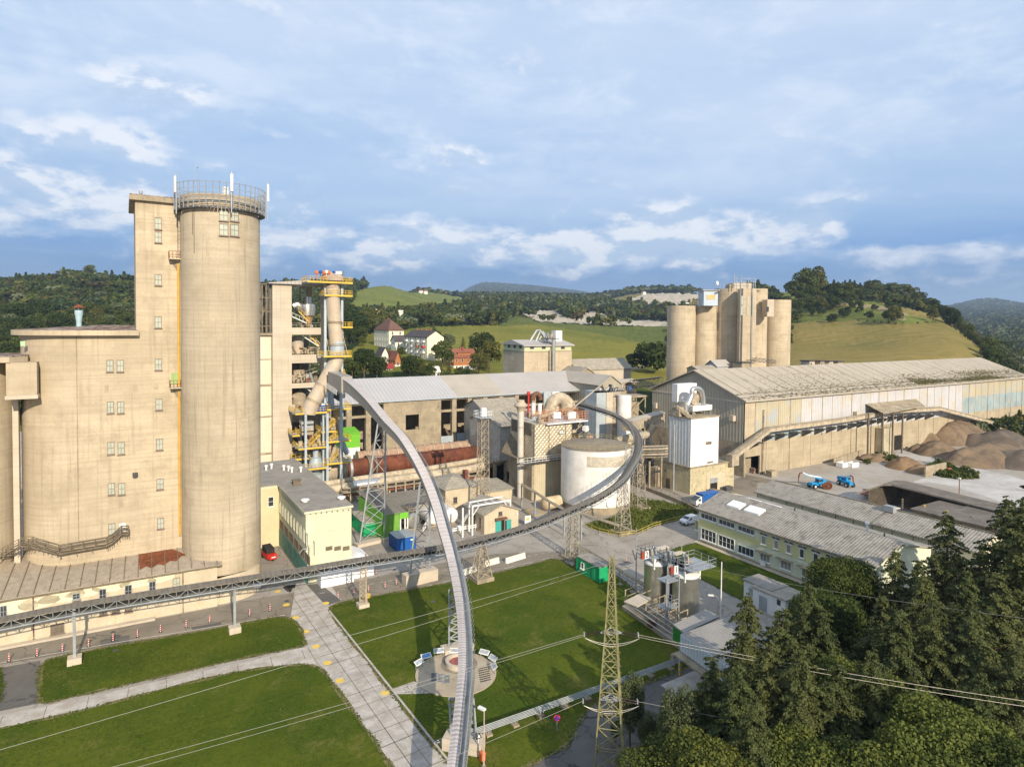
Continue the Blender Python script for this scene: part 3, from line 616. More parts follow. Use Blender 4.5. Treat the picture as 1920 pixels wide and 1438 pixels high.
def sheet(name,pts,z,m,kind='structure',pix=True):
    mb=MB(); P=[G(*p) for p in pts] if pix else pts
    from mathutils.geometry import tessellate_polygon
    vs=[Vector((p[0],p[1],z)) for p in P]; tri=tessellate_polygon([vs])
    fs=[]
    for t in tri:
        a,b,c=[vs[i] for i in t]; fs.append(tuple(t) if (b-a).cross(c-a).z>0 else tuple(reversed(t)))
    mb.add(vs,fs); o=mb.build(name,m); o['kind']=kind; return o
sheet('plant_yard',[(-70,60),(-70,200),(60,230),(128,190),(150,158),(122,128),(122,30),(40,30),(20,60)],.004,YARD,pix=False)
sheet('annex_road',[(-300,1330),(0,1246),(200,1212),(545,1156),(620,1140),(860,1094),(1070,1049),(1100,1030),(900,1040),(620,1100),(478,1122),(391,1141),(169,1184),(-300,1270)],.009,ROAD)
sheet('lower_road',[(985,1440),(1062,1402),(1075,1380),(1090,1345),(1115,1320),(1160,1298),(1240,1272),(1300,1250),(1340,1262),(1345,1300),(1250,1560),(1100,1700),(900,1600)],.013,DASPH)
sheet('lower_verge',[(1345,1262),(1345,1300),(1262,1560),(1500,1900),(2400,1900),(2300,1200),(1900,1150),(1640,1120),(1560,1135),(1500,1190)],.012,SCRUB)
sheet('side_drive',[(-60,1345),(72,1318),(76,1238),(-10,1254),(-60,1264)],.013,DASPH)
sheet('concrete_drive',[(1238,1284),(1300,1258),(1345,1262),(1330,1310),(1290,1318)],.017,PCONC)
L1=[(76,1239),(140,1226),(200,1214),(400,1180),(515,1157),(535,1157),(552,1164),(563,1177),(573,1205),(570,1212),(480,1228),(300,1269),(150,1303),(80,1320),(72,1310)]
L2=[(-200,1410),(0,1366),(150,1334),(300,1293),(450,1258),(540,1247),(580,1246),(603,1254),(625,1282),(735,1438),(900,1700),(400,2600),(-800,2600),(-900,1600)]
L3=[(618,1146),(620,1137),(640,1129),(700,1118),(800,1101),(905,1080),(1000,1058),(1035,1048),(1050,1049),(1075,1066),(1082,1046),(1092,1040),(1130,1062),(1180,1098),(1215,1132),(1190,1145),(1285,1222),(1300,1246),(1240,1270),(1160,1296),(1115,1318),(1090,1343),(1075,1378),(1062,1400),(985,1438),(900,1480),(858,1452),(735,1300),(690,1240),(640,1178)]
L4=[(1245,1035),(1305,1017),(1335,1021),(1430,1062),(1560,1124),(1540,1150),(1470,1120),(1430,1135),(1395,1128),(1330,1093),(1290,1075)]
L5=[(-60,1345),(-60,1264),(-10,1254),(4,1252),(2,1322)]
def curve(P,n=4):
    """soften outline corners (in image pixels)"""
    for _ in range(2):
        Q=[]
        for i in range(len(P)):
            a,b=P[i],P[(i+1)%len(P)]; Q+=[(a[0]*.8+b[0]*.2,a[1]*.8+b[1]*.2),(a[0]*.2+b[0]*.8,a[1]*.2+b[1]*.8)]
        P=Q
    return P
for n,L in (('lawn',L1),('lawn',L2),('lawn',L3),('lawn',L4),('lawn',L5)): sheet(n,curve(L),.05,LAWN)
GR=mat('worn_turf_edge',(.20,.165,.075),.95,var=.25,sc_=.8,c2=(.10,.11,.03),fine=.3)
for L in (L1,L2,L3):
    P=[Vector((*G(*p),0)) for p in curve(L)]; n=len(P); mb=MB()
    for i in range(n):
        a,b=P[i],P[(i+1)%n]; d=(b-a)
        if d.length<.01: continue
        d.normalize(); s=Vector((d.y,-d.x,0))*(.22+.12*math.sin(i*1.7)); mb.quad(*[(q.x,q.y,.055) for q in (a-s,b-s,b+s,a+s)])
    o=mb.build('turf_edge',GR); o['kind']='structure'
TGI=[(1095,985),(1120,995),(1165,1003),(1195,1001),(1225,987),(1300,969),(1311,960),(1295,950),(1205,936),(1182,926),(1180,955),(1150,970)]
sheet('grass_bank',curve(TGI),.05,TALLG)
def rough_grass(name,P,n,h,m,label,leaf=.12):
    rng=np.random.default_rng(5); Q=[G(*p) for p in P]; xs=[q[0] for q in Q];ys=[q[1] for q in Q]
    x=rng.uniform(min(xs),max(xs),n*3);y=rng.uniform(min(ys),max(ys),n*3); k=inpoly(x,y,Q); x=x[k][:n];y=y[k][:n]
    zz=rng.uniform(0,h,len(x))*(.4+.6*np.abs(np.sin(x*.7)*np.cos(y*.6))); P3=np.stack([x,y,zz+.05],1); N=np.tile([0,0,.6],(len(x),1))
    me=mesh_quads(name,leafquads(P3,N,leaf,rng,.8,1.6),m); o=bpy.data.objects.new(name,me); COL.objects.link(o); tag(o,label,'grass',kind='stuff')
rough_grass('tall_grass',TGI,9000,.9,IVY,'tall rough grass growing on the bank beside the white tank')
def fringe():
    rng=np.random.default_rng(9); Ps=[]
    for L in (L1,L2,L3,L4,L5):
        Q=[G(*p) for p in curve(L)]; n=len(Q)
        for i in range(n):
            a,b=Q[i],Q[(i+1)%n]; d=math.dist(a,b)
            if d>60: continue
            k=int(d*26); u=rng.random(k); nx,ny=-(b[1]-a[1])/(d+1e-6),(b[0]-a[0])/(d+1e-6); w_=rng.normal(0,.16,k)+.12*np.sin(u*d*1.3+i); Ps.append(np.stack([a[0]+(b[0]-a[0])*u+nx*w_,a[1]+(b[1]-a[1])*u+ny*w_,np.full(k,.07)],1))
        xs=[q[0] for q in Q];ys=[q[1] for q in Q]; k=26000 if L in (L2,L3) else 9000; x=rng.uniform(max(-40,min(xs)),min(110,max(xs)),k);y=rng.uniform(max(40,min(ys)),max(ys),k); m=inpoly(x,y,Q)&(np.sin(x*.5)+np.sin(y*.43+x*.2)+rng.normal(0,.8,k)>-.2); Ps.append(np.stack([x[m],y[m],np.full(m.sum(),.075)],1))
    P=np.concatenate(Ps); me=mesh_quads('lawn_tufts',leafquads(P,np.tile([0,0,1.],(len(P),1)),.085,rng,.35,1.),leafmat('tuft_blades',(.095,.125,.012),(.045,.070,.008),(.07,.1,.01))); o=bpy.data.objects.new('lawn_tufts',me); COL.objects.link(o); tag(o,'tufts and ragged edges of the mown lawns','grass',kind='stuff')
fringe()
sheet('paving',[(555,1092),(612,1086),(640,1125),(618,1137),(616,1146),(640,1178),(735,1300),(858,1452),(960,1600),(880,1650),(735,1438),(625,1282),(603,1254),(573,1205),(563,1177),(545,1156)],.030,PCONC)
sheet('side_paving',[(0,1341),(150,1310),(300,1276),(480,1236),(573,1210),(600,1255),(540,1247),(450,1261),(300,1297),(150,1337),(0,1369),(-200,1413),(-200,1384)],.036,PCONC)
def joints():
    mb=MB(); a=Vector((*G(597,1170),0)); 
    p0=Vector((*G(616,1146),0));p1=Vector((*G(858,1452),0)); d=(p1-p0).normalized(); s=Vector((-d.y,d.x,0)); 
    if (Vector((*G(573,1205),0))-p0).dot(s)<0: s=-s
    L=(p1-p0).length+22; z=.042; Wd=abs((Vector((*G(735,1438),0))-p0).dot(s))
    def strip(q,e,wd=.07):
        t=(e-q).normalized(); n=Vector((-t.y,t.x,0))*wd/2; mb.quad(*[(v.x,v.y,z) for v in (q-n,e-n,e+n,q+n)])
    for k in range(1,3): strip(p0+s*Wd*k/3-d*14,p0+s*Wd*k/3+d*L,.05 if k==1 else .09)
    y=-14
    while y<L: strip(p0+d*y+s*.1,p0+d*(y+.2)+s*(Wd-.1),.06 if int(y)%2 else .1); y+=2.6+R_.uniform(-.1,.1)
    q0=Vector((*G(0,1355),0));q1=Vector((*G(573,1226),0)); e=(q1-q0).normalized(); n=Vector((-e.y,e.x,0)); k=0
    while k<(q1-q0).length: strip(q0+e*k-n*1.35,q0+e*k+n*1.35); k+=3.9
    o=mb.build('paving_joints',DEB); o['kind']='structure'
    kb=MB(); kb.sweep([p0-s*.12+Vector((0,0,.02)),p1-s*.12+Vector((0,0,.02))],[(-.12,0),(.12,0),(.12,.10),(-.12,.10)]); o=kb.build('kerb',PCONC); o['kind']='structure'
joints()
mk=MB()
def line(p,q,wd,dash=None,z=.05):
    a=Vector((*G(*p),0));b=Vector((*G(*q),0)); d=(b-a);L=d.length;d.normalize();n=Vector((-d.y,d.x,0))*wd/2; t=0
    while t<L:
        e=min(L,t+(dash or L)); mk.quad(*[(v.x,v.y,z) for v in (a+d*t-n,a+d*e-n,a+d*e+n,a+d*t+n)]); t+=(dash*2 if dash else L)
line((0,1243),(200,1208),.13);line((200,1208),(535,1153),.13)
line((560,1120),(860,1065),.11,.8);line((575,1148),(700,1123),.11);line((700,1123),(1030,1046),.11,2.);line((860,1068),(1060,1030),.1,.7)
PAINTW=mat('worn_white_marking',(.62,.60,.56),.8,var=.1,sc_=2,c2=(.35,.32,.28))
mk.build('road_markings',PAINTW)['kind']='structure'
mk=MB()
for p in [(521,1109),(537,1134),(554,1158),(573,1184),(592,1212),(614,1243),(637,1276),(722,1299),(611,1131),(689,1115)]:
    x,y=G(*p); mk.cyl(x,y,.044,.052,.52,n=14)
mk.build('yellow_floor_markings',mat('yellow_marking',(.72,.50,.10),.8,var=.15,sc_=3))['kind']='structure'
mk=MB(); a=G(985,957);b=G(1000,967);c=G(1022,963);d=G(1003,953)
for p,q in ((a,b),(b,c),(c,d),(d,a)): mk.obox(((p[0]+q[0])/2,(p[1]+q[1])/2,.03),math.dist(p,q),.22,.03,math.atan2(q[1]-p[1],q[0]-p[0]))
mk.build('loading_bay_marking',YELP)['kind']='structure'
mk=MB()
for p,r in (((538,1127),.35),((217,1194),.6),((217,1220),.4),((815,960),.4),((740,1068),.35),((1092,1000),.35),((812,1128),.4),((212,1185),.3)):
    x,y=G(*p); mk.cyl(x,y,.05,.07,r,n=14)
mk.build('manhole_covers',DSTEEL)['kind']='structure'
sheet('asphalt_repair',[(188,1200),(243,1190),(243,1203),(190,1212)],.02,DASPH);sheet('asphalt_repair',[(358,1176),(414,1166),(416,1171),(362,1181)],.02,DASPH)
sheet('asphalt_repair',[(600,1094),(640,1126),(618,1134),(604,1128),(575,1096)],.034,DASPH)
sheet('worn_concrete_ground',[(775,1278),(820,1286),(815,1300),(745,1302),(735,1292)],.07,PCONC)
sheet('yard_track',curve([(1670,842),(1720,845),(1790,870),(1930,900),(1990,930),(1990,985),(1850,930),(1760,905),(1700,905),(1780,885),(1760,870),(1690,858)]),.012,QUARRY if False else mat('chalky_track',(.50,.48,.45),.95,var=.12,sc_=.12,c2=(.36,.33,.29),fine=.15))
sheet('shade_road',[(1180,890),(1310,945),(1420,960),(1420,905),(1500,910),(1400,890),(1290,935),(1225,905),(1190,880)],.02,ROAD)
def outline_round(cx0,cy0,r,x1,yb,n=26,ex=0):  # half-round left end, straight front at y=cy0-r, running to x1
    P=[(cx0+(r+ex)*math.cos(a),cy0+(r+ex)*math.sin(a)) for a in np.linspace(math.pi*1.5,math.pi*.5,n)]
    return P+[(x1,yb+ex if ex else cy0+r),(x1,cy0-r-ex)]
YF=111.4
RTX,RTY,RTR=tang(343,492,1130); RTR=max(5.5,RTR)
def round_silo():
    t=thing('round_silo','tall round concrete silo with a railed crown of antennas','silo',(RTX,RTY,0))
    fx,fy=RTX*(1-RTR/math.hypot(RTX,RTY)),RTY*(1-RTR/math.hypot(RTX,RTY)); z=lambda row:ht(fx,fy,row)
    zt=z(366); m=MB(); m.cyl(RTX,RTY,-.5,zt-2.6,RTR,n=72); m.cyl(RTX,RTY,zt-2.59,zt-.9,RTR-.25,n=72); m.build('shaft',CONCR,t,True)
    m=MB(); m.lathe(RTX,RTY,[(RTR-.05,zt-.88),(RTR+.15,zt-.85),(RTR+.15,zt+.15),(RTR-.4,zt+.2),(.5,zt+1.1)],72); m.build('rim',CONC,t,True)
    ring=lambda r,zz,n=64:[(RTX+r*math.cos(2*math.pi*i/n),RTY+r*math.sin(2*math.pi*i/n),zz) for i in range(n+1)]
    zl=z(389); zm=z(377); ztop=z(343); r1=RTR+.75
    m=MB(); n=72
    for i in range(n):
        a=2*math.pi*i/n; b=2*math.pi*(i+.72)/n; m.add([(RTX+q*math.cos(w_),RTY+q*math.sin(w_),zz) for zz in (zl-.28,zl) for w_ in (a,b) for q in (RTR-.05,r1)],[(0,1,3,2),(4,6,7,5),(0,4,5,1),(1,5,7,3),(3,7,6,2),(2,6,4,0)])
    m.build('gangway',DSTEEL,t)
    m=MB(); 
    for q,rr in ((zm-.25,.05),(zm,.05),(zm+.35,.04),(ztop,.045),(ztop-.9,.03),(ztop-1.8,.03),(zm+1.1,.03)): m.path(ring(r1+.05,q),rr,5,False)
    n=44
    for i in range(n):
        a=2*math.pi*i/n; x,y=RTX+(r1+.05)*math.cos(a),RTY+(r1+.05)*math.sin(a); m.tube((x,y,zl-.2),(x,y,ztop+.12),.075,4); m.tube((x,y,zm),(RTX+RTR*math.cos(a),RTY+RTR*math.sin(a),zm-.5),.04,4)
    m.build('railing',STEEL,t)
    for px,r0,r1_ in ((331,331,361),(434,327,359),(506,346,378)):
        k=(px-343)/(492-343); 
        a=math.atan2(-RTY,-RTX); best=min(np.linspace(a-1.75,a+1.75,400),key=lambda q:abs(prj(RTX+(RTR+1.05)*math.cos(q),RTY+(RTR+1.05)*math.sin(q),60)[0]-px))
        x,y=RTX+(RTR+1.1)*math.cos(best),RTY+(RTR+1.1)*math.sin(best); z0,z1=ht(x,y,r1_),ht(x,y,r0)
        p=thing('phone_antenna','white panel antenna on the '+{331:'left',434:'front',506:'right'}[px]+' of the silo crown railing','antenna',(x,y,z0),'antennas on the round silo')
        MB().obox((x+.18*math.cos(best),y+.18*math.sin(best),(z0+z1)/2),.22,.36,z1-z0,best).build('panel',WHITE,p); MB().tube((x,y,z0-3.2),(x,y,z1+.4),.09,6).build('mast',STEEL,p)
    x,y=RTX-3.6,RTY-3.5; MB().tube((x,y,zt),(x,y,ht(x,y,316)),.04,5).lathe(x,y,[(.02,ht(x,y,316)),(.13,ht(x,y,316)+.15),(.02,ht(x,y,316)+.4)],8).build('lightning_rod',STEEL,t)
    m=MB(); x,y,q=W(424,352,fy+.2); m.obox((x,y+.8,q-.4),.7,.5,1.2,.4); m.build('equipment_box',WHITE,t)
    for px,rows in ((413,((393,414.5),(420,442))),(433,((394,415),(421,443)))):
        for ra,rb in rows:
            a0=math.atan2(-RTY,-RTX); th=min(np.linspace(a0-1.5,a0+1.5,900),key=lambda q:abs(prj(RTX+RTR*math.cos(q),RTY+RTR*math.sin(q),58)[0]-(px+6.5)))
            x,y=RTX+RTR*math.cos(th),RTY+RTR*math.sin(th); z0,z1=ht(x,y,rb),ht(x,y,ra)
            o=frame_win(None,'-y',-.62,0,1.24,z1-z0,0,2,2); o.parent=t; o.location=(x-RTX,y-RTY,z0); o.rotation_euler=(0,0,th+math.pi/2)
    m=MB() # rain-water streak pipes
    for px,ra,rb in ((361,395,440),(364,392,475)):
        a0=math.atan2(-RTY,-RTX); th=min(np.linspace(a0-1.5,a0+1.5,900),key=lambda q:abs(prj(RTX+RTR*math.cos(q),RTY+RTR*math.sin(q),58)[0]-px)); x,y=RTX+(RTR+.03)*math.cos(th),RTY+(RTR+.03)*math.sin(th); m.tube((x,y,ht(x,y,rb)),(x,y,ht(x,y,ra)),.05,4)
    m.build('cable',OLDW,t)
round_silo()
XR=cx(343,YF,20)+.6; ZB=ht(-2,YF,629); XS=cx(255,YF,45); ZT=ht(5,YF,372)
def block():
    t=thing('silo_block','broad concrete silo block with a rounded end and paired windows','silo block',(-6,118,0))
    m=MB(); m.prism(outline_round(-6,YF+7,7,XR,YF+14),-.5,ZB); m.build('wall',CONC,t,True)
    m=MB(); m.prism(outline_round(-6,YF+7,7,XS+.35,YF+14,ex=1.1),ZB+.002,ZB+.75); m.build('roof_slab',CONC,t)
    m=MB(); P=outline_round(-6,YF+7,7,XS+.3,YF+14,ex=1.05); c=(-3,YF+8); m.add([(p[0],p[1],ZB+.754) for p in P]+[(c[0],c[1],ZB+1.5),(XS,YF+8,ZB+1.5)],[(i,i+1,len(P)) for i in range(len(P)-3)]+[(len(P)-3,len(P)-2,len(P)+1,len(P)),(len(P)-1,0,len(P),len(P)+1)]); m.build('roof_sheet',RUSTR,t)
    m=MB(); x=W(145,800,YF)[0]; m.box(x-.05,x+.05,YF-.08,YF,9,ZB-.02); m.build('joint_strip',CONC3,t)
    rowsP=[(675,697),(753,775),(829,852),(906,928),(982,1003)]
    for i,(a,b) in enumerate(rowsP):
        for k,p in enumerate((199.5+i*.9,218.7+i*.9)):
            if i==4 and k==1: continue
            x,_,z1=W(p,a,YF); z0=W(p,b,YF)[2]; x2=W(p+13,a,YF)[0]; frame_win(t,'-y',x,z0,x2-x,z1-z0,YF)
    m=MB(); x,_,z0=W(224,1003,YF); x2,_,z1=W(236,980,YF); m.box(x,x2,YF-.06,YF,z0,z1); m.build('door',WFRAME,t)
    m=MB(); x,_,z=W(253.5,890,YF); m.cyl(x,YF-.15,z-.35,z+.35,.35,n=8); m.build('vent_hole',DSTEEL,t)
    INF=mat('infill',(.40,.34,.24),.9)
    for p,a,b in ((88,726,738),(112,726,738),(196,722,735),(249,720,733),(289,718,730),(203,934,950),(222,934,950)):
        x,_,z1=W(p,a,YF); x2,_,z0=W(p+8,b,YF)
        m=MB()
        if x<-6.5: 
            y=YF+7-math.sqrt(max(0,49-(x+6)**2)); m.obox(((x+x2)/2,y,(z0+z1)/2),x2-x,.06,z1-z0,math.atan2(x+6,7)*1.)
        else: m.box(x,x2,YF-.025,YF,z0,z1)
        m.build('bricked_up_window',INF,t)
    s=thing('roof_vent','pale blue sheet-metal vent with rusty hood on silo roof','vent',(-2.6,YF+6,ZB+1.4))
    x,y=W(148,600,YF+6)[:2]; z0=W(148,609,YF+6)[2]-.8; z1=W(148,582,YF+6)[2]; zc=W(148,576,YF+6)[2]
    PB=mat('pale_blue_tin',(.36,.50,.56),.5,var=.1,sc_=1,c2=(.40,.30,.2),thr=(.6,.7)); MB().lathe(x,y,[(.36,z0),(.36,z0+1.3),(.56,z1-.4),(.56,z1)],14).build('pipe',PB,s,True)
    MB().lathe(x,y,[(.86,zc-.1),(.82,zc),(.06,zc+.42)],14).build('hood',RUST,s); m=MB(); [m.tube((x+.5*math.cos(a),y+.5*math.sin(a),z1),(x+.5*math.cos(a),y+.5*math.sin(a),zc),.04,4) for a in (0,1.57,3.14,4.71)]; m.build('bracket',STEEL,s)
block()
def tower():
    t=thing('stair_tower','square concrete stair tower beside the round silo','tower',(5,118,0)); yb=YF+13.5
    MB().box(XS,XR,YF-.01,yb,ZB-4,ZT-.7).build('wall',CONC,t); MB().box(XS-.75,XR+.3,YF-.7,yb+.6,ZT-.68,ZT+.05).build('roof_slab',CONC3,t)
    MB().box(XS-.7,XR+.2,YF-.6,yb+.5,ZT+.052,ZT+.2).build('roof_sheet',RUSTR,t)
    for i,(a,b) in enumerate(((408,430),(434.5,455),(514,535),(593,615))):
        x,_,z1=W(290,a,YF); z0=W(290,b,YF)[2]; x2=W(303,a,YF)[0]; frame_win(t,'-y',x,z0,x2-x,z1-z0,YF-.012)
    for i,(a,b) in enumerate(((673,694),(748,769),(823,844),(898,918),(972,992))):
        x,_,z1=W(290.5+i,a,YF); z0=W(290.5+i,b,YF)[2]; x2=W(303.5+i,a,YF)[0]; frame_win(t,'-y',x,z0,x2-x,z1-z0,YF)
    x,y,z=W(264,365,YF+3); MB().lathe(x,y,[(.12,z-1),(.12,z+.1),(.26,z+.15),(.26,z+.5),(.1,z+.6)],10).build('chimney_pipe',STEEL,t)
    x,_,z0=W(341,1003,YF-.3); z1=W(341,484,YF-.3)[2]; m=MB(); m.tube((x-.25,YF-.3,z0),(x-.25,YF-.3,z1),.17,8)
    YPIPE=mat('ochre_pipe',(.55,.33,.06),.6,var=.15,sc_=1); m.build('downpipe',YPIPE,t)
    for px0,px1,row in ((317,344,484),(319,344,727)):
        x0,_,z=W(px0,row,YF-1.3); x1=XR
        MB().box(x0,x1,YF-1.6,YF-.02,z-.15,z).build('balcony',CONC2,t); m=MB(); m.rail([(x0,YF-.1,z),(x0,YF-1.55,z),(x1,YF-1.55,z)],1.1,.03,.5); m.build('balcony_railing',RUST,t)
        MB().add([(x0+.2,YF-.02,z-.16),(x1,YF-.02,z-.16),(x1,YF-1.2,z-.16),(x1,YF-.02,z-4.2)],[(0,1,2),(1,3,2),(0,2,3),(0,3,1)]).build('balcony_bracket',CONC3,t)
    m=MB(); x=XR-.9; z0=W(338,484,YF)[2]; m.tube((x-.22,YF-.35,z0),(x-.22,YF-.35,ZT-1),.04,4); m.tube((x+.22,YF-.35,z0),(x+.22,YF-.35,ZT-1),.04,4); q=z0
    while q<ZT-1.2: m.tube((x-.22,YF-.35,q),(x+.22,YF-.35,q),.03,4); q+=.6
    m.build('ladder',DSTEEL,t)
    m=MB(); x,_,z0=W(321,721,YF); x2,_,z1=W(334,699,YF); m.box(x,x2,YF-.06,YF-.002,z0,z1); m.build('door',mat('pale_green_door',(.30,.42,.16),.6),t)
tower()
def far_left():
    t=thing('concrete_silo','round concrete silo cut by the left edge of the photo','silo',(-20.3,118,0)); zc=W(20,668,112)[2]
    MB().cyl(-20.3,YF+7,-.5,zc-.8,6.9,n=60).build('shaft',CONC,t,True)
    P=[(-30,YF-1),(-13.4,YF-1.1),(-11.6,YF+1.2),(-11.8,YF+9),(-30,YF+9)]; MB().prism(P,zc-.8,zc-.1).build('roof_slab',CONC,t); MB().prism([(p[0]*.999,p[1]+.1) for p in P],zc-.098,zc+.12).build('roof_sheet',RUSTR,t)
    x0=W(11,700,YF-.9)[0];x1=W(69,700,YF-.9)[0];z0=W(30,742,YF-.9)[2]; MB().box(x0,x1,YF-.9,YF+4,z0,zc-.82).build('bridge_bay',CONC,t); MB().box(x0-.15,x1+.1,YF-1.05,YF+4,z0-.5,z0-.002).build('bay_sill',CONC2,t)
    MB().box(-13.7,-13.0,YF+3.5,YF+5,0,zc-1).build('infill_wall',CONC2,t)
    e=tag(MB().box(*(lambda a,b:(a[0],b[0],YF+1.5,YF+1.6,b[2],a[2]))(W(38,640,YF+1.5),W(47,649,YF+1.5))).build('exit_sign',mat('pale_green_sign',(.35,.55,.30),.5)),'small pale green sign sticking out beside the silo block','sign')
far_left()
def annex():
    a=Vector((*G(391,1139),0)); b=Vector((*G(0,1214),0)); d=(a-b).normalized(); ang=math.atan2(d.y,d.x)
    t=thing('annex_building','long cream annex with mossy lean-to roof at foot of silos','building',(a.x,a.y,0),rz=ang); ORG[t.name]=(0,0,0)
    inv=Matrix.Rotation(-ang,3,'Z'); loc=lambda p:inv@(Vector(p)-a)
    def lx(px,z=4):  # local x on the front wall at column px
        lo,hi=-60,8
        for _ in range(40):
            m=(lo+hi)/2; q=a+d*m
            if prj(q.x,q.y,z)[0]<px: lo=m
            else: hi=m
        return m
    def lz(x,row): q=a+d*x; return ht(q.x,q.y,row)
    ze=lz(lx(236),1085); ze2=lz(lx(395),1053); 
    MB().box(-44,1.2,0,9.5,-.3,ze-.25).build('wall',RENDER,t,abs_=False)
    c=loc((RTX,RTY,0)); m=MB(); ro=(Vector((c.x,c.y,0))-Vector((1.2,0,0))).length; 
    P=[(1.2,0)]+[(c.x+ (RTR+.45)*math.cos(q),c.y+(RTR+.45)*math.sin(q)) for q in np.linspace(math.radians(-118),math.radians(-35),12)]+[(c.x,c.y),(1.2,8)]
    m.prism(P,-.3,4.2); m.build('curved_plinth',RENDER,t,abs_=False)
    ym=11.8; zr=ze+1.6
    m=MB(); m.add([(-44,-.35,ze-.2),(1.9,-.35,ze-.2),(1.9,-.35,ze),(-44,-.35,ze),(-44,ym,zr),(1.9,5,ze+.75),(1.9,5,ze+.5),(-44,ym,zr-.25),(-5,ym,zr),(-5,ym,zr-.25)],[(0,1,2,3),(3,2,5,8,4),(7,9,6,1,0),(1,6,5,2),(0,3,4,7)]); 
    SEAM=mat('lead_seam_roof',(.40,.34,.265),.92,var=.12,sc_=.7,c2=(.24,.20,.155),fine=.35,thr=(.5,.7)); m.build('roof',SEAM,t,abs_=False)
    sm=MB(); x=-43.5; roofz=lambda y: ze+(zr-ze)*(y+.35)/(ym+.35)
    while x<1.6:
        y1=ym if x<-6 else ym-(x+6)*.9; sm.add([(x-.05,-.3,ze+.005),(x+.05,-.3,ze+.005),(x+.05,y1,roofz(y1)+.005),(x-.05,y1,roofz(y1)+.005),(x-.05,-.3,ze+.11),(x+.05,-.3,ze+.11),(x+.05,y1,roofz(y1)+.11),(x-.05,y1,roofz(y1)+.11)],[(4,5,6,7),(0,4,7,3),(1,2,6,5),(0,1,5,4)]); x+=1.72
    sm.build('roof_seams',OLDW,t,abs_=False)
    x0,x1=lx(258,9),lx(345,9)-1.2; m=MB(); e=.02; P=[(x0-.2,ym-.9)]; 
    for i in range(9): P.append((x0+.2+(x1-x0+1.6)*i/8,ym*.16+(.8 if i%2 else 0)+(i/8)**3*2.4))
    P+=[(x1+.6,ym*.52),(x1-1.4,ym*.75),(x1-3,ym-.8)]; m.add([(p[0],p[1],roofz(p[1])+e) for p in P],[tuple(range(len(P)))]); m.build('rust_stain',RUST,t,abs_=False)
    MB().box(-44,1.9,-.5,-.36,ze-.28,ze-.1).build('gutter',OLDW,t,abs_=False)
    m=MB(); [m.tube((lx(p),-.12,0),(lx(p),-.12,ze-.2),.08,6) for p in (62.5,343)]; m.build('downpipe',RUSTR,t,abs_=False)
    for (p0,p1,r0,r1) in ((0,13.5,419,440),(136,150.5,1113,1124),(186,199.5,1105,1127.5),(234,247.5,1097.5,1120),(279.5,292,1090.5,1112),(-48,-34,1142,1166)):
        if r0<1000: r0,r1=1136,1159
        x=lx(p0);x2=lx(p1); z1=lz(x,r0+ (x2-x)*0);z0=lz(x,r1); frame_win(t,'-y',x,z0,x2-x,z1-z0,0,2,2,pm=GLASS,fm=STEEL).parent=t
    for (p0,p1,r0,r1,mm) in ((324,337.5,1084,1106,PANEG),(94,120,1171,1190,FRAME),(136,152,1124,1137,FRAME),(186,201,1148,1154,FRAME),(209,225,1145,1151,FRAME),(234,248,1142,1148,FRAME)):
        x=lx(p0);x2=lx(p1); z1=lz(x,r0);z0=lz(x,r1); frame_win(t,'-y',x,z0,x2-x,z1-z0,0,3 if mm is FRAME else 2,1 if mm is FRAME else 2,pm=mm if mm is PANEG else DEB)
    m=MB(); m.box(-44,-7,-.9,-.02,-.2,.28); m.build('plinth',CONC2,t,abs_=False)
    PL=mat('fallen_plaster',(.72,.65,.46),.9,var=.05,sc_=1); m=MB()
    for px,row,s_ in ((120,1118,3),(158,1110,2.2),(205,1098,2.6),(262,1092,2.4),(305,1083,2),(355,1066,1.6),(75,1130,2.4),(30,1138,2.5)):
        x=lx(px); z=lz(x,row); n=11; P=[(x+s_*math.cos(q)*R_.uniform(.7,1.1),-.012,z+s_*.42*math.sin(q)*R_.uniform(.6,1.1)) for q in np.linspace(0,2*math.pi,n,endpoint=False)]; P=[(p[0],p[1],min(p[2],ze-.35)) for p in P]; m.add(P,[tuple(range(n-1,-1,-1))])
    m.build('bare_plaster',PL,t,abs_=False)
    w_=thing('roof_catwalk','weathered timber catwalk with railing zigzagging along the silo foot','catwalk',(0,0,0)); m=MB(); r=MB()
    pts=[W(0,1043,YF+1.),W(40,1021,YF-.2),W(58,1021,YF-.8),(W(110,1036,YF-1.3)),W(200,1021,YF-1.1),W(212,1014,YF-1.1),W(228,999,YF-1.1),W(241,999,YF-1.1)]
    for p,q in zip(pts,pts[1:]):
        v=Vector(q)-Vector(p); n=Vector((-v.y,v.x,0)).normalized()*.55; m.add([tuple(Vector(p)-n),tuple(Vector(q)-n),tuple(Vector(q)+n),tuple(Vector(p)+n)]+[tuple(Vector(k)+Vector((0,0,-.15))) for k in (Vector(p)-n,Vector(q)-n,Vector(q)+n,Vector(p)+n)],[(0,1,2,3),(7,6,5,4),(0,4,5,1),(1,5,6,2),(2,6,7,3),(3,7,4,0)])
        for sg in (-1,1): r.rail([tuple(Vector(p)+n*sg),tuple(Vector(q)+n*sg)],.95,.06,1.5,bars=(1.,.6,.3))
        for k in np.linspace(0,1,4): c_=Vector(p).lerp(Vector(q),k); r.tube(c_-n*1.6+Vector((0,0,-.4)),c_+n+Vector((0,0,-.2)),.06,4)
    m.build('deck',OLDW,w_); r.build('railing',OLDW,w_)
annex()
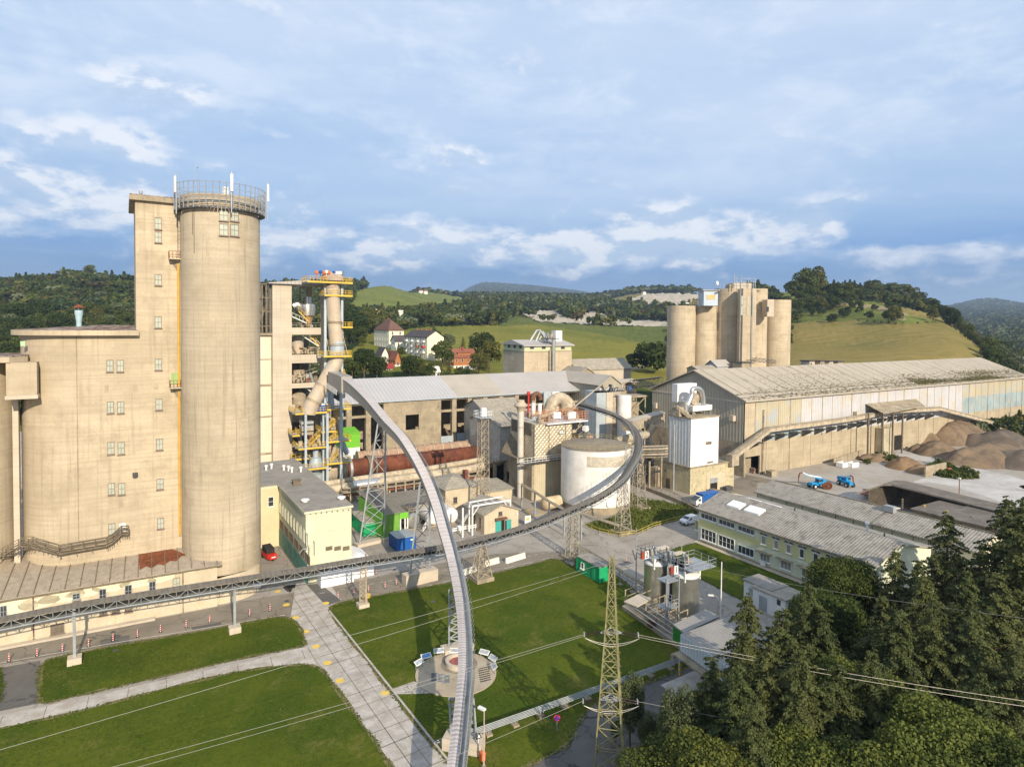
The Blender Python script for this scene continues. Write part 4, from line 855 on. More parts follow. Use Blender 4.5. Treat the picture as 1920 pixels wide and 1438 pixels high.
def workshop():
    x0,y0=G(574,1096)[0]-.0,105.4; x1=x0+7.6; y1=cy(523,x0,8); y2=148.; H_=11.8
    t=thing('workshop_building','pale yellow flat-roofed workshop with green gates and slit windows','building',(x0,y0,0))
    MB().box(x0,x1,y0,y1,-.3,H_).box(x0-9.5,x1,y1+.001,y2,-.3,H_+.01).build('wall',YEL,t)
    FW=mat('yellowish_wall_face',(.60,.53,.34),.88,var=.06,sc_=.4,streak=.15); MB().box(x0-9.45,x0-.02,y1-.02,y1,-.2,H_-.5).build('rear_wing_wall',FW,t)
    MB().prism([(x0-.25,y0-.2),(x1+.2,y0-.2),(x1+.2,y2+.1),(x0-9.8,y2+.1),(x0-9.8,y1-.2),(x0-.25,y1-.2)],H_+.012,H_+.14).build('roof',FELT,t)
    m=MB(); m.box(x0-.28,x1+.22,y0-.24,y0-.2,H_-.15,H_+.22).box(x1+.2,x1+.26,y0-.2,y2,H_-.15,H_+.22).box(x0-.3,x0-.25,y0-.2,y1-.2,H_-.15,H_+.2); m.build('parapet',YEL,t)
    for i in range(11): frame_win(t,'-x',WX(532+i*5.15 if i<10 else 606,900,x0)[1] if False else y1-1.6-i*2.35-(2.0 if i==10 else 0),6.6,1.0,2.2,x0,1,1,pm=WHTP,sill=False,fm=YEL)
    for i in range(6): frame_win(t,'-x',y1-4.4-i*3.9,3.9,3.2,1.5,x0,3,2,pm=DEB,fm=OLDW,sill=False)
    MB().box(x0-.03,x0-.002,y0+2.6,y1-.3,.0,.55).build('plinth',CONC2,t)
    for i in range(6): m=MB(); ya=y1-4.2-i*3.72; m.box(x0-.09,x0-.02,ya,ya+3.6,.6,3.5).build('gate',TEAL,t)
    for p in (658,739.5,820): # vents in 5.04 zoom columns
        a=480+p/5.045; x,_,z0=W(a,860+870/5.045,y0); x2,_,z1=W(a+12.5,860+822/5.045,y0); frame_win(t,'-y',x,z0,x2-x,z1-z0,y0,4,3,pm=DEB,fm=OLDW,sill=False,name='louvre')
    m=MB(); [m.box(*(lambda q:(q[0]-.09,q[0]+.09,y0-.03,y0+.02,q[2]-.09,q[2]+.09))(W(582+i*10.2,963.5-i*1.1,y0))) for i in range(8)]; m.build('drain_holes',BLACK,t)
    x,_,z0=W(502.5,950,y1); x2,_,z1=W(513,930.5,y1); frame_win(t,'-y',x,z0,x2-x,z1-z0,y1-.02,1,2,fm=WFRAME,pm=GLASS)
    for p in ((499,883),(509,880),(532,883),(541,884),(547,887),(564,886)):
        x,y=G(*p,H_); MB().lathe(x,y,[(.2,H_+.1),(.2,H_+.9),(.32,H_+.95),(.32,H_+1.25),(.1,H_+1.3)],10).build('roof_vent',WHITE,t,True)
    for p in ((572,942),(640,937)):
        x,y=G(*p,H_); MB().lathe(x,y,[(.45,H_+.1),(.45,H_+.4),(.75,H_+.42),(.7,H_+.6),(.2,H_+.68)],12).build('roof_vent',WHITE,t,True)
    x,y=G(556,910,H_); m=MB(); m.box(x-.7,x+.7,y-.6,y+.6,H_+.1,H_+1.); m.prism([(x-.85,y-.7),(x+.85,y-.7),(x+.85,y+.7),(x-.85,y+.7)],H_+1.,H_+1.15); m.build('roof_hatch',OLDW,t)
    x,y,z=WX(570,1030,x0-.6); MB().path([(x0,y,z),(x0-.8,y,z+.1),(x0-1.3,y,z-.5)],.06,6).build('bracket_lamp',STEEL,t)
workshop()
for (px,row,w_,name,lab) in ((634,1103,0,'white_tent','white party tent standing against the pale yellow workshop'),):
    x0,y0=G(602,1103); x1=G(665,1092)[0]; t=thing(name,lab,'tent',(x0,y0,0)); MB().box(x0,x1,y0,y0+3.4,0,2.5).build('side_sheet',WHTP,t)
    m=MB(); m.add([(x0-.1,y0-.1,2.5),(x1+.1,y0-.1,2.5),(x1+.1,y0+3.5,2.5),(x0-.1,y0+3.5,2.5),(x0,y0+1.7,3.3),(x1,y0+1.7,3.3)],[(0,1,5,4),(2,3,4,5),(1,2,5),(3,0,4)]); m.build('roof_sheet',WHTP,t)
a=G(683,1081); b=G(704,1074); t=thing('white_tent','white tent with peaked grey-white roof right of the workshop','tent',(a[0],a[1],0)); x0=a[0]; x1=x0+4.0; y0=a[1]
m=MB(); m.add([(x0-2.5,y0,0),(x1-2.3,y0,0),(x1-2.3,y0,2.3),(x0-2.5,y0,2.3)],[(0,1,2,3)]); m.box(x0-2.5,x0+1.6,y0+.01,y0+7,0,2.3); m.build('side_sheet',WHTP,t); MB().add([(x0-2.7,y0-.2,2.3),(x0+1.8,y0-.2,2.3),(x0+1.8,y0+7.2,2.3),(x0-2.7,y0+7.2,2.3),(x0-.4,y0+1.5,3.7),(x0-.4,y0+5.5,3.7)],[(0,1,4),(1,2,5,4),(2,3,5),(3,0,4,5)]).build('roof_sheet',WHTP,t)
def lattice(mb,legs0,legs1,n,r=.12,rb=.06,x=True,close=True):
    """a lattice between two foot/top quads or pairs (lists of 3D points)"""
    k=len(legs0); L0=[Vector(p) for p in legs0];L1=[Vector(p) for p in legs1]
    for a,b in zip(L0,L1): mb.tube(a,b,r,4)
    for i in range(n):
        t0,t1=i/n,(i+1)/n
        for j in range(k if (close and k>2) else k-1):
            a,b=L0[j],L0[(j+1)%k]; c,d=L1[j],L1[(j+1)%k]
            p,q,s_,u=a.lerp(c,t0),b.lerp(d,t0),a.lerp(c,t1),b.lerp(d,t1)
            mb.tube(s_,u,rb,4)
            if x: mb.tube(p,u,rb,4); mb.tube(q,s_,rb,4)
            else: mb.tube(*((p,u) if i%2 else (q,s_)),rb,4)
def spl(pts,n=8):
    out=[]; P=[Vector(p) for p in pts]
    for i in range(len(P)-1):
        p0,p1,p2,p3=P[max(i-1,0)],P[i],P[i+1],P[min(i+2,len(P)-1)]
        for k in range(n):
            t=k/n; out.append(.5*((2*p1)+(p2-p0)*t+(2*p0-5*p1+4*p2-p3)*t*t+(3*p1-p0-3*p2+p3)*t**3))
    out.append(P[-1]); return out
YP=160.
def preheater():
    X=lambda p,r=600:W(p,r,YP)[0]; Z=lambda r,p=575:W(p,r,YP)[2]
    xl,xo,xr,xe=X(511),X(547),X(602.5),X(606.5); zt=Z(533); yb=YP+14
    t=thing('preheater_tower','pale concrete frame tower of open floors packed with machinery','tower',(xl,YP,0))
    m=MB(); m.box(xl,xo,YP,YP+.6,-.3,zt).box(xr,xe,YP,YP+.8,-.3,zt-.1).box(xl,xl+.5,YP+.601,yb,Z(868),zt-.05).box(xr+.1,xe,yb-1,yb,-.3,zt-.1).box(xl+.51,xo,yb-.5,yb,-.3,zt-.1)
    m.build('frame',CONC2,t)
    lev=[(533,537.5),(614.5,627.5),(665,680.5),(718,727),(778,790),(845,850)]
    for i,(a,b) in enumerate(lev):
        m=MB(); m.box(xo+.002,xr-.002,YP+.02,YP+.55,Z(b),Z(a)-(0 if i else 0))
        if i: m.box(xo+.002,xr-.004,YP+.56,yb-1.1,Z(b)+.3,Z(b)+.7)
        m.build('floor_slab',CONC2 if i<4 else CONC3,t)
    gz=Z(525.5); MB().add([(xl-1.,YP-.8,zt+.02),(xe+.6,YP-.8,zt+.02),((xo+xr)/2+.2,YP-.8,gz),(xl-1.,yb+.5,zt+.02),(xe+.6,yb+.5,zt+.02),((xo+xr)/2+.2,yb+.5,gz),(xl-1.,YP-.8,zt-.2),(xe+.6,YP-.8,zt-.2)],[(0,1,2),(0,2,5,3),(2,1,4,5),(3,5,4),(6,7,1,0),(6,0,3)]).build('roof',ROOFG,t)
    rg=random.Random(3)
    def pt(p,r,dy=4): return W(p,r,YP+dy)
    a=pt(566,570);b=pt(592,585); m=MB(); zz=lambda r:pt(575,r,5)[2]; cx_=pt(576,600,5)[0]
    m.lathe(cx_,YP+5,[(1.9,zz(592)),(2.0,zz(580)),(1.9,zz(571)),(1.05,zz(569.5)),(1.05,zz(557)),(.3,zz(556))],18); m.build('cyclone_head',SHINY,t,True)
    MB().lathe(cx_+.2,YP+5,[(.5,zz(613)),(1.4,zz(592.5)),(1.7,zz(592))],18).build('cyclone_cone',RUST if False else mat('heat_stained_cone',(.42,.30,.17),.6,.3,c2=(.3,.16,.08)),t,True)
    MB().path([pt(549,575),pt(556,572),pt(563,578),pt(572,582,5)],[.9,1.0,1.3,1.4],10).build('inlet_duct',SHINY,t,True)
    MB().cyl(*pt(557,640,5)[:2],pt(557,663,5)[2],pt(557,631,5)[2],1.6,n=18).build('tank',DUCT,t,True)
    MB().lathe(*pt(560,700,5)[:2],[(.6,pt(560,716,5)[2]),(1.5,pt(560,700,5)[2]),(1.5,pt(560,693,5)[2])],14).build('hopper',DIRTY,t,True)
    MB().lathe(*pt(560,750,4)[:2],[(.7,pt(560,777,4)[2]),(1.9,pt(560,752,4)[2]),(1.7,pt(560,740,4)[2]),(.5,pt(560,733,4)[2])],14).build('cyclone',DIRTY,t,True)
    MB().path([pt(548,741,3),pt(565,757,3),pt(575,775,3)],.55,8).build('chute',DIRTY,t,True)
    for (pa,ra,pb,rb,mm) in ((560,584,580,604,YELP),(548,594,575,606,WHITE),(566,629,600,651,WHITE),(578,628,598,648,YELP),(548,712,600,694,DIRTY),(572,727,590,738,WHITE)):
        q=Vector(pt(pa,ra,1.6));e=Vector(pt(pb,rb,1.6)); m=MB(); m.tube(q,e,.16,4); m.tube(q+Vector((0,0,1)),e+Vector((0,0,1)),.05,4)
        for k in range(5): c=q.lerp(e,k/4); m.tube(c,c+Vector((0,0,1)),.04,4)
        m.build('stair_flight',mm,t)
    for i,(fl,top) in enumerate(((614,595),(665,645),(718,690),(778,742),(845,800))):
        m=MB(); z0=Z(fl); m.rail([(xo+.1,YP+.3,z0),(xr-.1,YP+.3,z0)],1.15,.035,1.1,bars=(1,.5)); m.build('floor_railing',DIRTY,t)
        hgt=Z(top)-z0
        for k in range(24+(8 if i>1 else 0)):
            x=rg.uniform(xo+.4,xr-.5); y=YP+rg.uniform(.8,9); s_=rg.uniform(.25,1.1); h=rg.uniform(.4,.9)*hgt*(.5 if i==0 else 1)
            if i==0 and y<YP+7: continue
            m=MB(); c=rg.random()
            if c<.4: m.box(x,x+s_,y,y+s_,z0+.01,z0+h*.6)
            elif c<.75: m.tube((x,y,z0),(x+rg.uniform(-1,1),y,z0+h),rg.uniform(.12,.4),8)
            else: m.tube((x,y,z0+h),(min(xr,x+rg.uniform(1,3)),y,z0+h+rg.uniform(-.6,.6)),rg.uniform(.1,.25),8)
            m.build('machinery',rg.choice([DIRTY,DIRTY,PIPE,RUST,STEEL,OLDW]),t)
        for bx in (xo+2.2,xo+4.8): MB().box(bx,bx+.3,yb-1.2,yb-.9,z0,z0+Z(lev[i][1])-Z(fl) if i else zt-.2).build('rear_column',CONC3,t)
    MB().box(xo+.01,xr-.01,yb-.9,yb-.6,-.2,Z(640)).build('rear_wall',DEB,t)  # added dark backing that makes the lower open floors look dense and dark
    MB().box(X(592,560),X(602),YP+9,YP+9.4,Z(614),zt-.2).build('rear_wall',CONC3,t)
    x0=cx(484,YP+1,20); 
    m=MB(); rows=[(632,672),(674,718),(722.5,776),(779,843),(847,869)]; PR=mat('bright_cream_panel',(.62,.56,.43),.88,var=.03,sc_=.5)
    MB().box(x0,xl-.02,YP+1,YP+2,-.3,Z(629)).build('panel_wall',CONC3,t)
    for a,b in rows: MB().box(x0+.1,xl-.15,YP+.93,YP+.998,Z(b),Z(a)).build('render_panel',PR,t)
    m=MB(); 
    for zz_ in (535,560,585,612,625): m.box(x0,xl,YP+1.5,YP+2,Z(zz_)-.12,Z(zz_)+.12)
    for xx in np.linspace(x0,xl-.4,4): m.box(xx,xx+.3,YP+1.4,YP+1.8,Z(629),zt-.5)
    for k in range(10): m.tube((rg.uniform(x0,xl),YP+rg.uniform(2,8),Z(629)),(rg.uniform(x0,xl),YP+rg.uniform(2,8),rg.uniform(Z(600),zt-1)),.18,5)
    m.build('open_steel_bay',OLDW,t)
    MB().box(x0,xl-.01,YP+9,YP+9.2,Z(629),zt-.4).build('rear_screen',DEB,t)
    MB().box(x0,xl-.01,YP+.5,YP+2.2,Z(629)+.002,Z(629)+.5).build('ledge',CONC3,t)
preheater()
def steelwork():
    Y0,Y1=152.5,159.2
    t=thing('steel_structure','pale blue steel platforms with yellow railings round the riser duct','steel structure',W(600,900,Y0)[:2]+(0,))
    P=lambda p,r,y=Y0:W(p,r,y)
    for p,ra,rb,y,rr in ((609.5,528,905,156,.28),(641,527,915,156,.28),(573,776,905,Y0,.25),(613.5,775,920,Y0,.28),(639.5,732,925,Y0,.30),(564,778,900,Y1,.2),(603,770,900,Y1,.22),(606,776,900,154,.2)):
        a=P(p,ra,y); m=MB(); m.box(a[0]-rr,a[0]+rr,y-rr,y+rr,-.2,a[2]); m.build('column',BEAM,t)
    def deck(p0,p1,row,y0,y1,lab=None):
        a=P(p0,row,y0);b=P(p1,row,y0); z=a[2]; m=MB(); m.box(a[0],b[0],y0,y1,z-.22,z); m.build('platform',BEAM if True else STEEL,t)
        MB().box(a[0]-.04,b[0]+.04,y0-.05,y0-.001,z-.3,z+.12).build('toe_board',YELP,t)
        m=MB(); m.rail([(a[0],y1,z),(a[0],y0+.05,z),(b[0],y0+.05,z),(b[0],y1,z)],1.2,.05,.8,bars=(1.,.55)); m.build('railing',YELP,t)
    deck(576,661,527,153.5,159,);deck(609,661,553,154,158.4);deck(641,661,613,154,158);deck(607,659,668,152.8,158.5)
    deck(554,613.5,776,Y0,Y1);deck(614,658,768,Y0+1,Y1);deck(549,562,817,Y0+2,Y1);deck(603,633,810,Y0+1.5,Y1);deck(613,658,829,Y0,Y1-1);deck(560,612,842,Y0,Y1);deck(613,658,870,Y0-.6,Y1);deck(568,612,881,Y0-.5,Y1);deck(548,600,862,Y1-2,Y1)
    m=MB(); # stairs between the decks
    for (pa,ra,pb,rb) in ((620,828,636,815),(612,806,632,790),(640,770,625,800),(620,868,640,845),(575,842,600,815),(645,700,652,720)):
        a=Vector(P(pa,ra,Y0+.6));b=Vector(P(pb,rb,Y0+.6)); m=MB(); 
        for o in (0,.9): m.tube(a+Vector((0,o,0)),b+Vector((0,o,0)),.1,4); m.tube(a+Vector((0,o,1.1)),b+Vector((0,o,1.1)),.06,4); [m.tube(a.lerp(b,k/4)+Vector((0,o,0)),a.lerp(b,k/4)+Vector((0,o,1.1)),.04,4) for k in range(5)]
        m.build('stair_flight',YELP,t)
    for (pa,ra,pb,rb) in ((573,850,613,880),(613,850,573,880),(613,800,640,840),(609,620,617,660),(641,620,652,666),(603,780,614,830)): 
        m=MB(); m.tube(P(pa,ra,156),P(pb,rb,156),.1,4); m.build('brace',DIRTY,t)
    d=thing('riser_duct','big dusty kiln riser duct bending diagonally past the tower','duct',W(625,530,155.8))
    pts=[P(624,540,155.8),P(624,566,155.8),P(628,612,155.8),P(631,648,155.8)]
    MB().path(spl(pts,5),[1.72]*16,20).build('upper_pipe',DUCT,d,True)
    MB().path([P(631.5,640,155.8),P(632,667,155.8)],1.78,20).build('compensator',BEAM,d,True)
    pts=[P(631,661,155.6),P(629.5,678,155.3),P(618,700,154.8),P(603,727,154.2),P(588,752,153.8),P(580,768,153.6),P(578,776,153.6)]
    MB().path(spl(pts,4),1.78,20).build('lower_pipe',DUCT,d,True)
    for p,r,y,q in ((627.3,604,155.8,(.06,1)),(631.5,646,155.8,(0,1)),(605,724,154.3,(.5,.86)),(588,752,153.8,(.5,.86))):
        a=Vector(P(p,r,y)); e=Vector((q[0],0,q[1])).normalized(); 
        for o in (-.18,.18): MB().tube(a+e*(o-.06),a+e*(o+.06),2.0,20).build('flange',DIRTY,d,True)
    hx,hy,hz=P(623,524,155.8); zz=lambda r:P(623,r,155.8)[2]
    MB().lathe(hx,hy,[(1.7,zz(541)),(1.7,zz(530)),(2.9,zz(527)),(2.9,zz(520)),(2.1,zz(513.5)),(.8,zz(510.5))],20).build('duct_head',mat('rusty_head',(.42,.34,.26),.8,c2=(.22,.10,.06)),d,True)
    rg=random.Random(9)
    for i,p in enumerate((594,601,608,612,616)):
        c=P(p,511-(i%2),154); 
        m=MB(); m.lathe(c[0],c[1],[(.1,c[2]-.4),(.42,c[2]-.3),(.46,c[2]+.1),(.2,c[2]+.42)],10); m.tube((c[0],c[1],c[2]-1.6),(c[0],c[1],c[2]-.3),.08,5); m.build('valve_head',[ORANGE,BLUE,ORANGE,WHITE,ORANGE][i],d,True)
    for p,mm in ((627,BLUE),(631,WHITE),(638,WHITE),(642,SHINY)):
        c=P(p,512,154); MB().obox(c,.8,.6,.8,rg.random()).tube((c[0],c[1],c[2]-1.6),c,.08,5).build('valve_head',mm,d)
    b=thing('blue_housing','blue box housing on the upper yellow-railed platform','machine',P(600,776,Y0+1.5)); a=P(591,774,Y0+1.2); e=P(613,759,Y0+1.2); m=MB(); m.box(a[0],e[0],a[1],a[1]+3,a[2],e[2]); m.build('casing',BLUE,b); MB().prism([(a[0]-.1,a[1]-.1),(e[0]+.1,a[1]-.1),(e[0]+.1,a[1]+3.1),(a[0]-.1,a[1]+3.1)],e[2]+.002,e[2]+.25).build('lid',WHITE,b)
    for i,(pts,r,mm) in enumerate((([P(624,706,157),P(620,745,157),P(622,766,157)],.8,BEAM),([P(645,700,157),P(630,715,157),P(628,745,157)],.45,DUCT),([P(628,770,155),P(634,800,155),P(640,815,155)],.55,DUCT),([P(640,826,155),P(646,840,155),P(652,850,155)],.7,BEAM),([P(628,838,156),P(622,860,156)],.5,DUCT))):
        MB().path(pts,r,12).build('transfer_duct',mm,t,True)
    MB().lathe(*P(636,737,157)[:2],[(.2,P(636,752,157)[2]),(1.5,P(636,745,157)[2]),(1.5,P(636,738,157)[2]),(.3,P(636,733,157)[2])],14).build('fan_casing',DSTEEL,t,True)
    for k,r in enumerate((792,800,805,812)): # stacked rectangular duct
        a=P(566,r+4,154);e=P(588,r-3,154); m=MB(); m.box(a[0],e[0],154,156.5,a[2],e[2]-.05); m.build('duct_section',STEEL if k<2 else DIRTY,t)
    x,y,_=P(592,870,155); zz=lambda r:P(592,r,155)[2]; MB().lathe(x,y,[(.7,zz(842)),(.7,zz(856)),(1.3,zz(858)),(1.6,zz(869)),(1.6,zz(877)),(.6,zz(880))],16).build('tertiary_cyclone',BEAM,t,True)
    MB().lathe(*P(590,905,155)[:2],[(1.9,P(590,925,155)[2]),(2.0,P(590,888,155)[2]),(.5,P(590,884,155)[2])],18).build('lower_vessel',BEAM,t,True)
    for k in range(26):
        p=rg.choice([rg.uniform(563,612),rg.uniform(615,640)]); r=rg.choice([805,812,836,841,865,880]); a=Vector(P(p,r,rg.uniform(154,158))); m=MB()
        if k%3: m.tube(a,a+Vector((rg.uniform(-1,1),rg.uniform(-1,1),rg.uniform(.8,2.6))),rg.uniform(.1,.35),8)
        else: m.obox(a+Vector((0,0,.6)),rg.uniform(.5,1.3),.8,1.2)
        m.build('machinery',rg.choice([DIRTY,PIPE,STEEL,OLDW]),t)
steelwork()
def hall_b():
    y0,y1,yr=177.,203.,190.; P=lambda p,r,y=y0:W(p,r,y); xa=P(600,765)[0]; xb=P(1105,737)[0]; ze=20.3; zr=25.9
    t=thing('open_sided_hall','long open-sided concrete hall under a pale grey metal roof','hall',(xa,y0,0))
    xs=[xa,P(855,756)[0],P(945,750)[0],xb]
    for i,(a,b,mm) in enumerate(((xs[0],xs[1],mat('light_grey_sheet_roof',(.43,.42,.42),.6,var=.04,sc_=.15,fine=.05,cor=(0,1.2))),(xs[1],xs[2],ROOFB),(xs[2],xs[3],ROOFG))):
        e=1.0 if i==0 else .95; 
        MB().add([(a+.01,y0-e,ze),(b,y0-e,ze),(b,yr,zr),(a+.01,yr,zr),(b,y1+1,ze),(a+.01,y1+1,ze),(a+.01,y0-e,ze-.25),(b,y0-e,ze-.25)],[(0,1,2,3),(3,2,4,5),(6,7,1,0)]).build('roof',mm,t)
    MB().box(xa,xb,y0-1.02,y0-.97,ze-.35,ze-.02).build('gutter',BEAM,t)
    m=MB(); m.add([(xb-.3,y0+.1,0),(xb-.3,y1-.1,0),(xb-.3,y1-.1,ze-.1),(xb-.3,yr,zr-.2),(xb-.3,y0+.1,ze-.1)],[(0,1,2,3,4)]); m.build('gable_wall',CONC3,t)
    MB().box(xa,xb,y1-.6,y1-.2,-.2,ze-.3).build('rear_wall',CONC3,t)
    colpx=[632,653,688,706] ; cols=[615,654,690,723,822,851,880,909,939,968,1000,1035]
    for p in cols:
        x=P(p,770)[0]; MB().box(x-.75,x+.75,y0-.35,y0+1,-.2,ze-.3).build('column',CONC3,t)
    HC_=mat('aged_hall_concrete',(.37,.31,.215),.92,var=.18,sc_=.25,c2=(.25,.205,.15),streak=.5,band=.3,fine=.2); m=MB(); m.box(xa,xb-.35,y0-.15,y0+.7,P(680,779)[2]-.7,P(680,779)[2]); m.build('crane_beam',HC_,t)
    m=MB(); m.box(xa,xb-.35,y0-.1,y0+.5,ze-.9,ze-.35); m.build('eaves_beam',CONC3,t)
    x0,x1=P(724,760)[0],P(821,760)[0]; wx0,wx1=P(760,790)[0],P(785,790)[0]; wz0,wz1=P(775,805)[2],P(775,777)[2]
    m=MB(); m.box(x0,wx0,y0-.3,y0+.2,-.2,wz1).box(wx1,x1,y0-.3,y0+.2,-.2,wz1).box(wx0+.001,wx1-.001,y0-.3,y0+.2,-.2,wz0).box(x0,x1,y0-.3,y0+.2,wz1+.001,ze-.3); m.build('wall_panel',HC_,t)
    for i,(pa,pb,ra,rb) in enumerate(((690,722,812,900),(822,1000,832,900))): 
        a=P(pa,ra);b=P(pb,rb); m=MB(); m.box(a[0]+.8,b[0],y0+.1,y0+.4,-.2,P(pa,ra)[2]*.55); m.build('dwarf_wall',CONC3,t)
    for pa,pb,ra,rb in ((856,875,812,840),(826,848,818,836)): a=P(pa,ra,y0-.2);b=P(pb,rb,y0-.2); MB().box(a[0],b[0],y0-.6,y0-.4,b[2],a[2]).build('steel_gate',BEAM,t)
    rg=np.random.default_rng(4)
    for i,(p,h,rr) in enumerate(((836,9,7),(866,10,8),(896,7,7),(708,7,6),(668,6,6))):
        x=P(p,800,y0+9)[0]; hp=heap('limestone_heap',x,y0+10,rr,rr*.8,h,SAND,20+i); tag(hp,'pale limestone heap in the open hall, '+['behind the first open bay','behind the second open bay','third bay near the pale gable shed','beside the window wall, seen through the bay','left end bay behind the green cabin'][i],'heap')
def heap(name,x,y,rx,ry,h,m,seed,z=0,n=28,rough=.16,lobes=5):
    rg=np.random.default_rng(seed); c=[(rg.uniform(-.45,.45),rg.uniform(-.45,.45),rg.uniform(.35,.75),rg.uniform(.45,1)) for _ in range(lobes)]+[(0,0,.9,1)]
    g=np.linspace(-1,1,n); mb=MB(); vs=[]
    ns=rg.normal(0,1,(n,n)); 
    for _ in range(2): ns=(ns+np.roll(ns,1,0)+np.roll(ns,-1,0)+np.roll(ns,1,1)+np.roll(ns,-1,1))/5
    for i,a in enumerate(g):
        for j,b in enumerate(g):
            k=max(max(0,1-math.hypot(a-p,b-q)/r)*s_ for p,q,r,s_ in c); k=k/(k+.25)*1.25*k**.35 if k>0 else 0
            vs.append((x+a*rx,y+b*ry,z-.02+h*min(1,k)*(1+ns[i,j]*rough) if k>0.01 else z-.3))
    mb.add(vs,[(i*n+j,(i+1)*n+j,(i+1)*n+j+1,i*n+j+1) for i in range(n-1) for j in range(n-1)]); return mb.build(name,m,None,True)
hall_b()
def kiln():
    P=lambda p,r,y=158:W(p,r,y); a=P(612,883);c=P(948,845) ; zc0=a[2];zc1=c[2]; t=thing('rotary_kiln','long rust-red rotary kiln lying across the yard','kiln',(a[0],158,0)); r=2.3
    A=Vector((a[0],158,zc0));B=Vector((c[0],158,zc1)); at_=lambda k:A.lerp(B,k)
    MB().tube(at_(0),at_(1),r,40).build('shell',KILN,t,True)
    for k,w_,rr,mm in ((.11,.006,.35,STEEL),(.205,.010,.55,OLDW),(.235,.004,.4,OLDW),(.56,.005,.12,RUST),(.90,.012,.45,DSTEEL),(.93,.004,.3,OLDW),(.40,.003,.08,RUST),(.72,.004,.1,RUST)):
        MB().tube(at_(k-w_),at_(k+w_),r+rr,40).build('tyre_ring',mm,t,True)
    for k in (.11,.22,.56,.90): q=at_(k); MB().box(q.x-1.3,q.x+1.3,155.3,160.7,-.2,max(.5,q.z-r-.5)).build('pier',CONC3,t)
    MB().tube(at_(-.02),at_(.09),r+.5,28).build('inlet_hood',DIRTY,t,True)
    t=thing('kiln_gas_duct','ribbed rusty-pink gas duct running behind the kiln','duct',P(680,858,164)); a=Vector(P(670,857,164));b=Vector(P(935,829,164)); MB().path([a,b],1.5,20).build('pipe',mat('pinkish_duct',(.36,.25,.18),.8,var=.15,sc_=.5,c2=(.30,.15,.07),streak=.2),t,True)
    for k in range(17): q=a.lerp(b,k/16); d=(b-a).normalized(); MB().tube(q-d*.12,q+d*.12,1.68,20).build('stiffening_ring',PIPE,t,True)
    for k in (.1,.4,.7,.95): q=a.lerp(b,k); MB().box(q.x-.4,q.x+.4,163.6,164.4,-.2,q.z-1.4).build('support',CONC3,t)
    def run(name,lab,pts,y,r,mm,sup=(),shiny=None):
        t=thing(name,lab,'pipe',W(*pts[0],y)); Q=[Vector(W(*p,y)) for p in pts]; MB().path(Q,r,16).build('pipe',mm,t,True)
        for k in range(len(Q)-1):
            L=(Q[k+1]-Q[k]).length; n=int(L/6)
            for i in range(1,n): q=Q[k].lerp(Q[k+1],i/n); d=(Q[k+1]-Q[k]).normalized(); MB().tube(q-d*.08,q+d*.08,r+.1,16).build('flange',DIRTY,t,True)
        for k in sup: 
            x=k; s_=np.interp(x,[q.x for q in Q],[q.z for q in Q]); MB().box(x-.2,x+.2,y-.2,y+.2,-.2,s_-r).build('support',DIRTY,t)
        return t
    X=lambda p,y:W(p,900,y)[0]
    run('pipeline','slim dusty pipe, uppermost in front of the kiln',[(604,908),(700,894),(790,881),(880,866),(946,853)],152.5,.75,PIPE,[X(p,152.5) for p in (640,720,800,880)])
    run('pipeline','thick dusty gas pipe below the slim one in front of the kiln',[(604,921),(700,906),(790,893),(880,880),(905,874),(943,862)],150.5,1.15,PIPE,[X(p,150.5) for p in (640,700,760,830,880)])
    a=Vector(W(661,911,150.5));b=Vector(W(708,904.5,150.5)); tag(MB().tube(a,b,1.22,18).build('pipe_sleeve',SHINY,None,True),'bright metal sleeve round the thick gas pipe','pipe sleeve')
    run('pipeline','thin red-brown pipe under the thick gas pipe',[(604,936),(700,922),(800,907),(905,893)],149.,.2,RUST,[X(p,149) for p in (660,730,820)])
    rg=random.Random(5); t=thing('pipe_trestle','dusty pipe trestle with valves below the kiln pipes','trestle',W(760,930,148))
    for k in range(16):
        x=W(640+k*17,925,148)[0]; MB().box(x-.15,x+.15,147.8,148.1,0,3.6).build('post',DIRTY,t)
    for z in (3.6,2.6): MB().box(W(640,925,148)[0],W(900,925,148)[0],147.7,148.3,z,z+.18).build('beam',DIRTY,t)
    t=thing('red_scissor_lift','red lifting frame parked under the pipe trestle','lift',G(737,948)+(0,)); x,y=G(737,948)
    m=MB(); [m.tube((x+a_,y+b_,0),(x+a_,y+b_,2.8),.12,4) for a_ in (-1,1) for b_ in (-.6,.6)]; [m.tube((x-1,y-.6,z),(x+1,y-.6,z+.8 if z<2 else z),.1,4) for z in (.2,1.,1.8,2.7)]; m.build('frame',RED,t); MB().box(x-1,x+1,y-.7,y+.7,2.7,2.9).build('platform',RED,t)
kiln()
def cabin():
    P=lambda p,r,y=168.:W(p,r,y); a=P(650,878);b=P(675,800); t=thing('control_cabin','lime green cabin with white base behind the kiln inlet','cabin',(a[0],168,0)); zt=P(675,811)[2]; zm=P(675,838)[2]
    x0=P(657,838)[0];x1=P(675,838)[0]; MB().box(x0-2.5,x1,168,173,zm,zt).build('wall',LGRN,t); MB().add([(x0-2.6,167.8,zt+.0),(x1+.1,167.8,zt),(x1+.1,173.2,zt+.9),(x0-2.6,173.2,zt+.9),(x0-2.6,167.8,zt-.2),(x1+.1,167.8,zt-.2)],[(0,1,2,3),(4,5,1,0)]).build('roof',LGRN,t); MB().box(x0-2.5,x1,168.02,172.9,-.2,zm-.002).build('base',WHITE,t)
cabin()
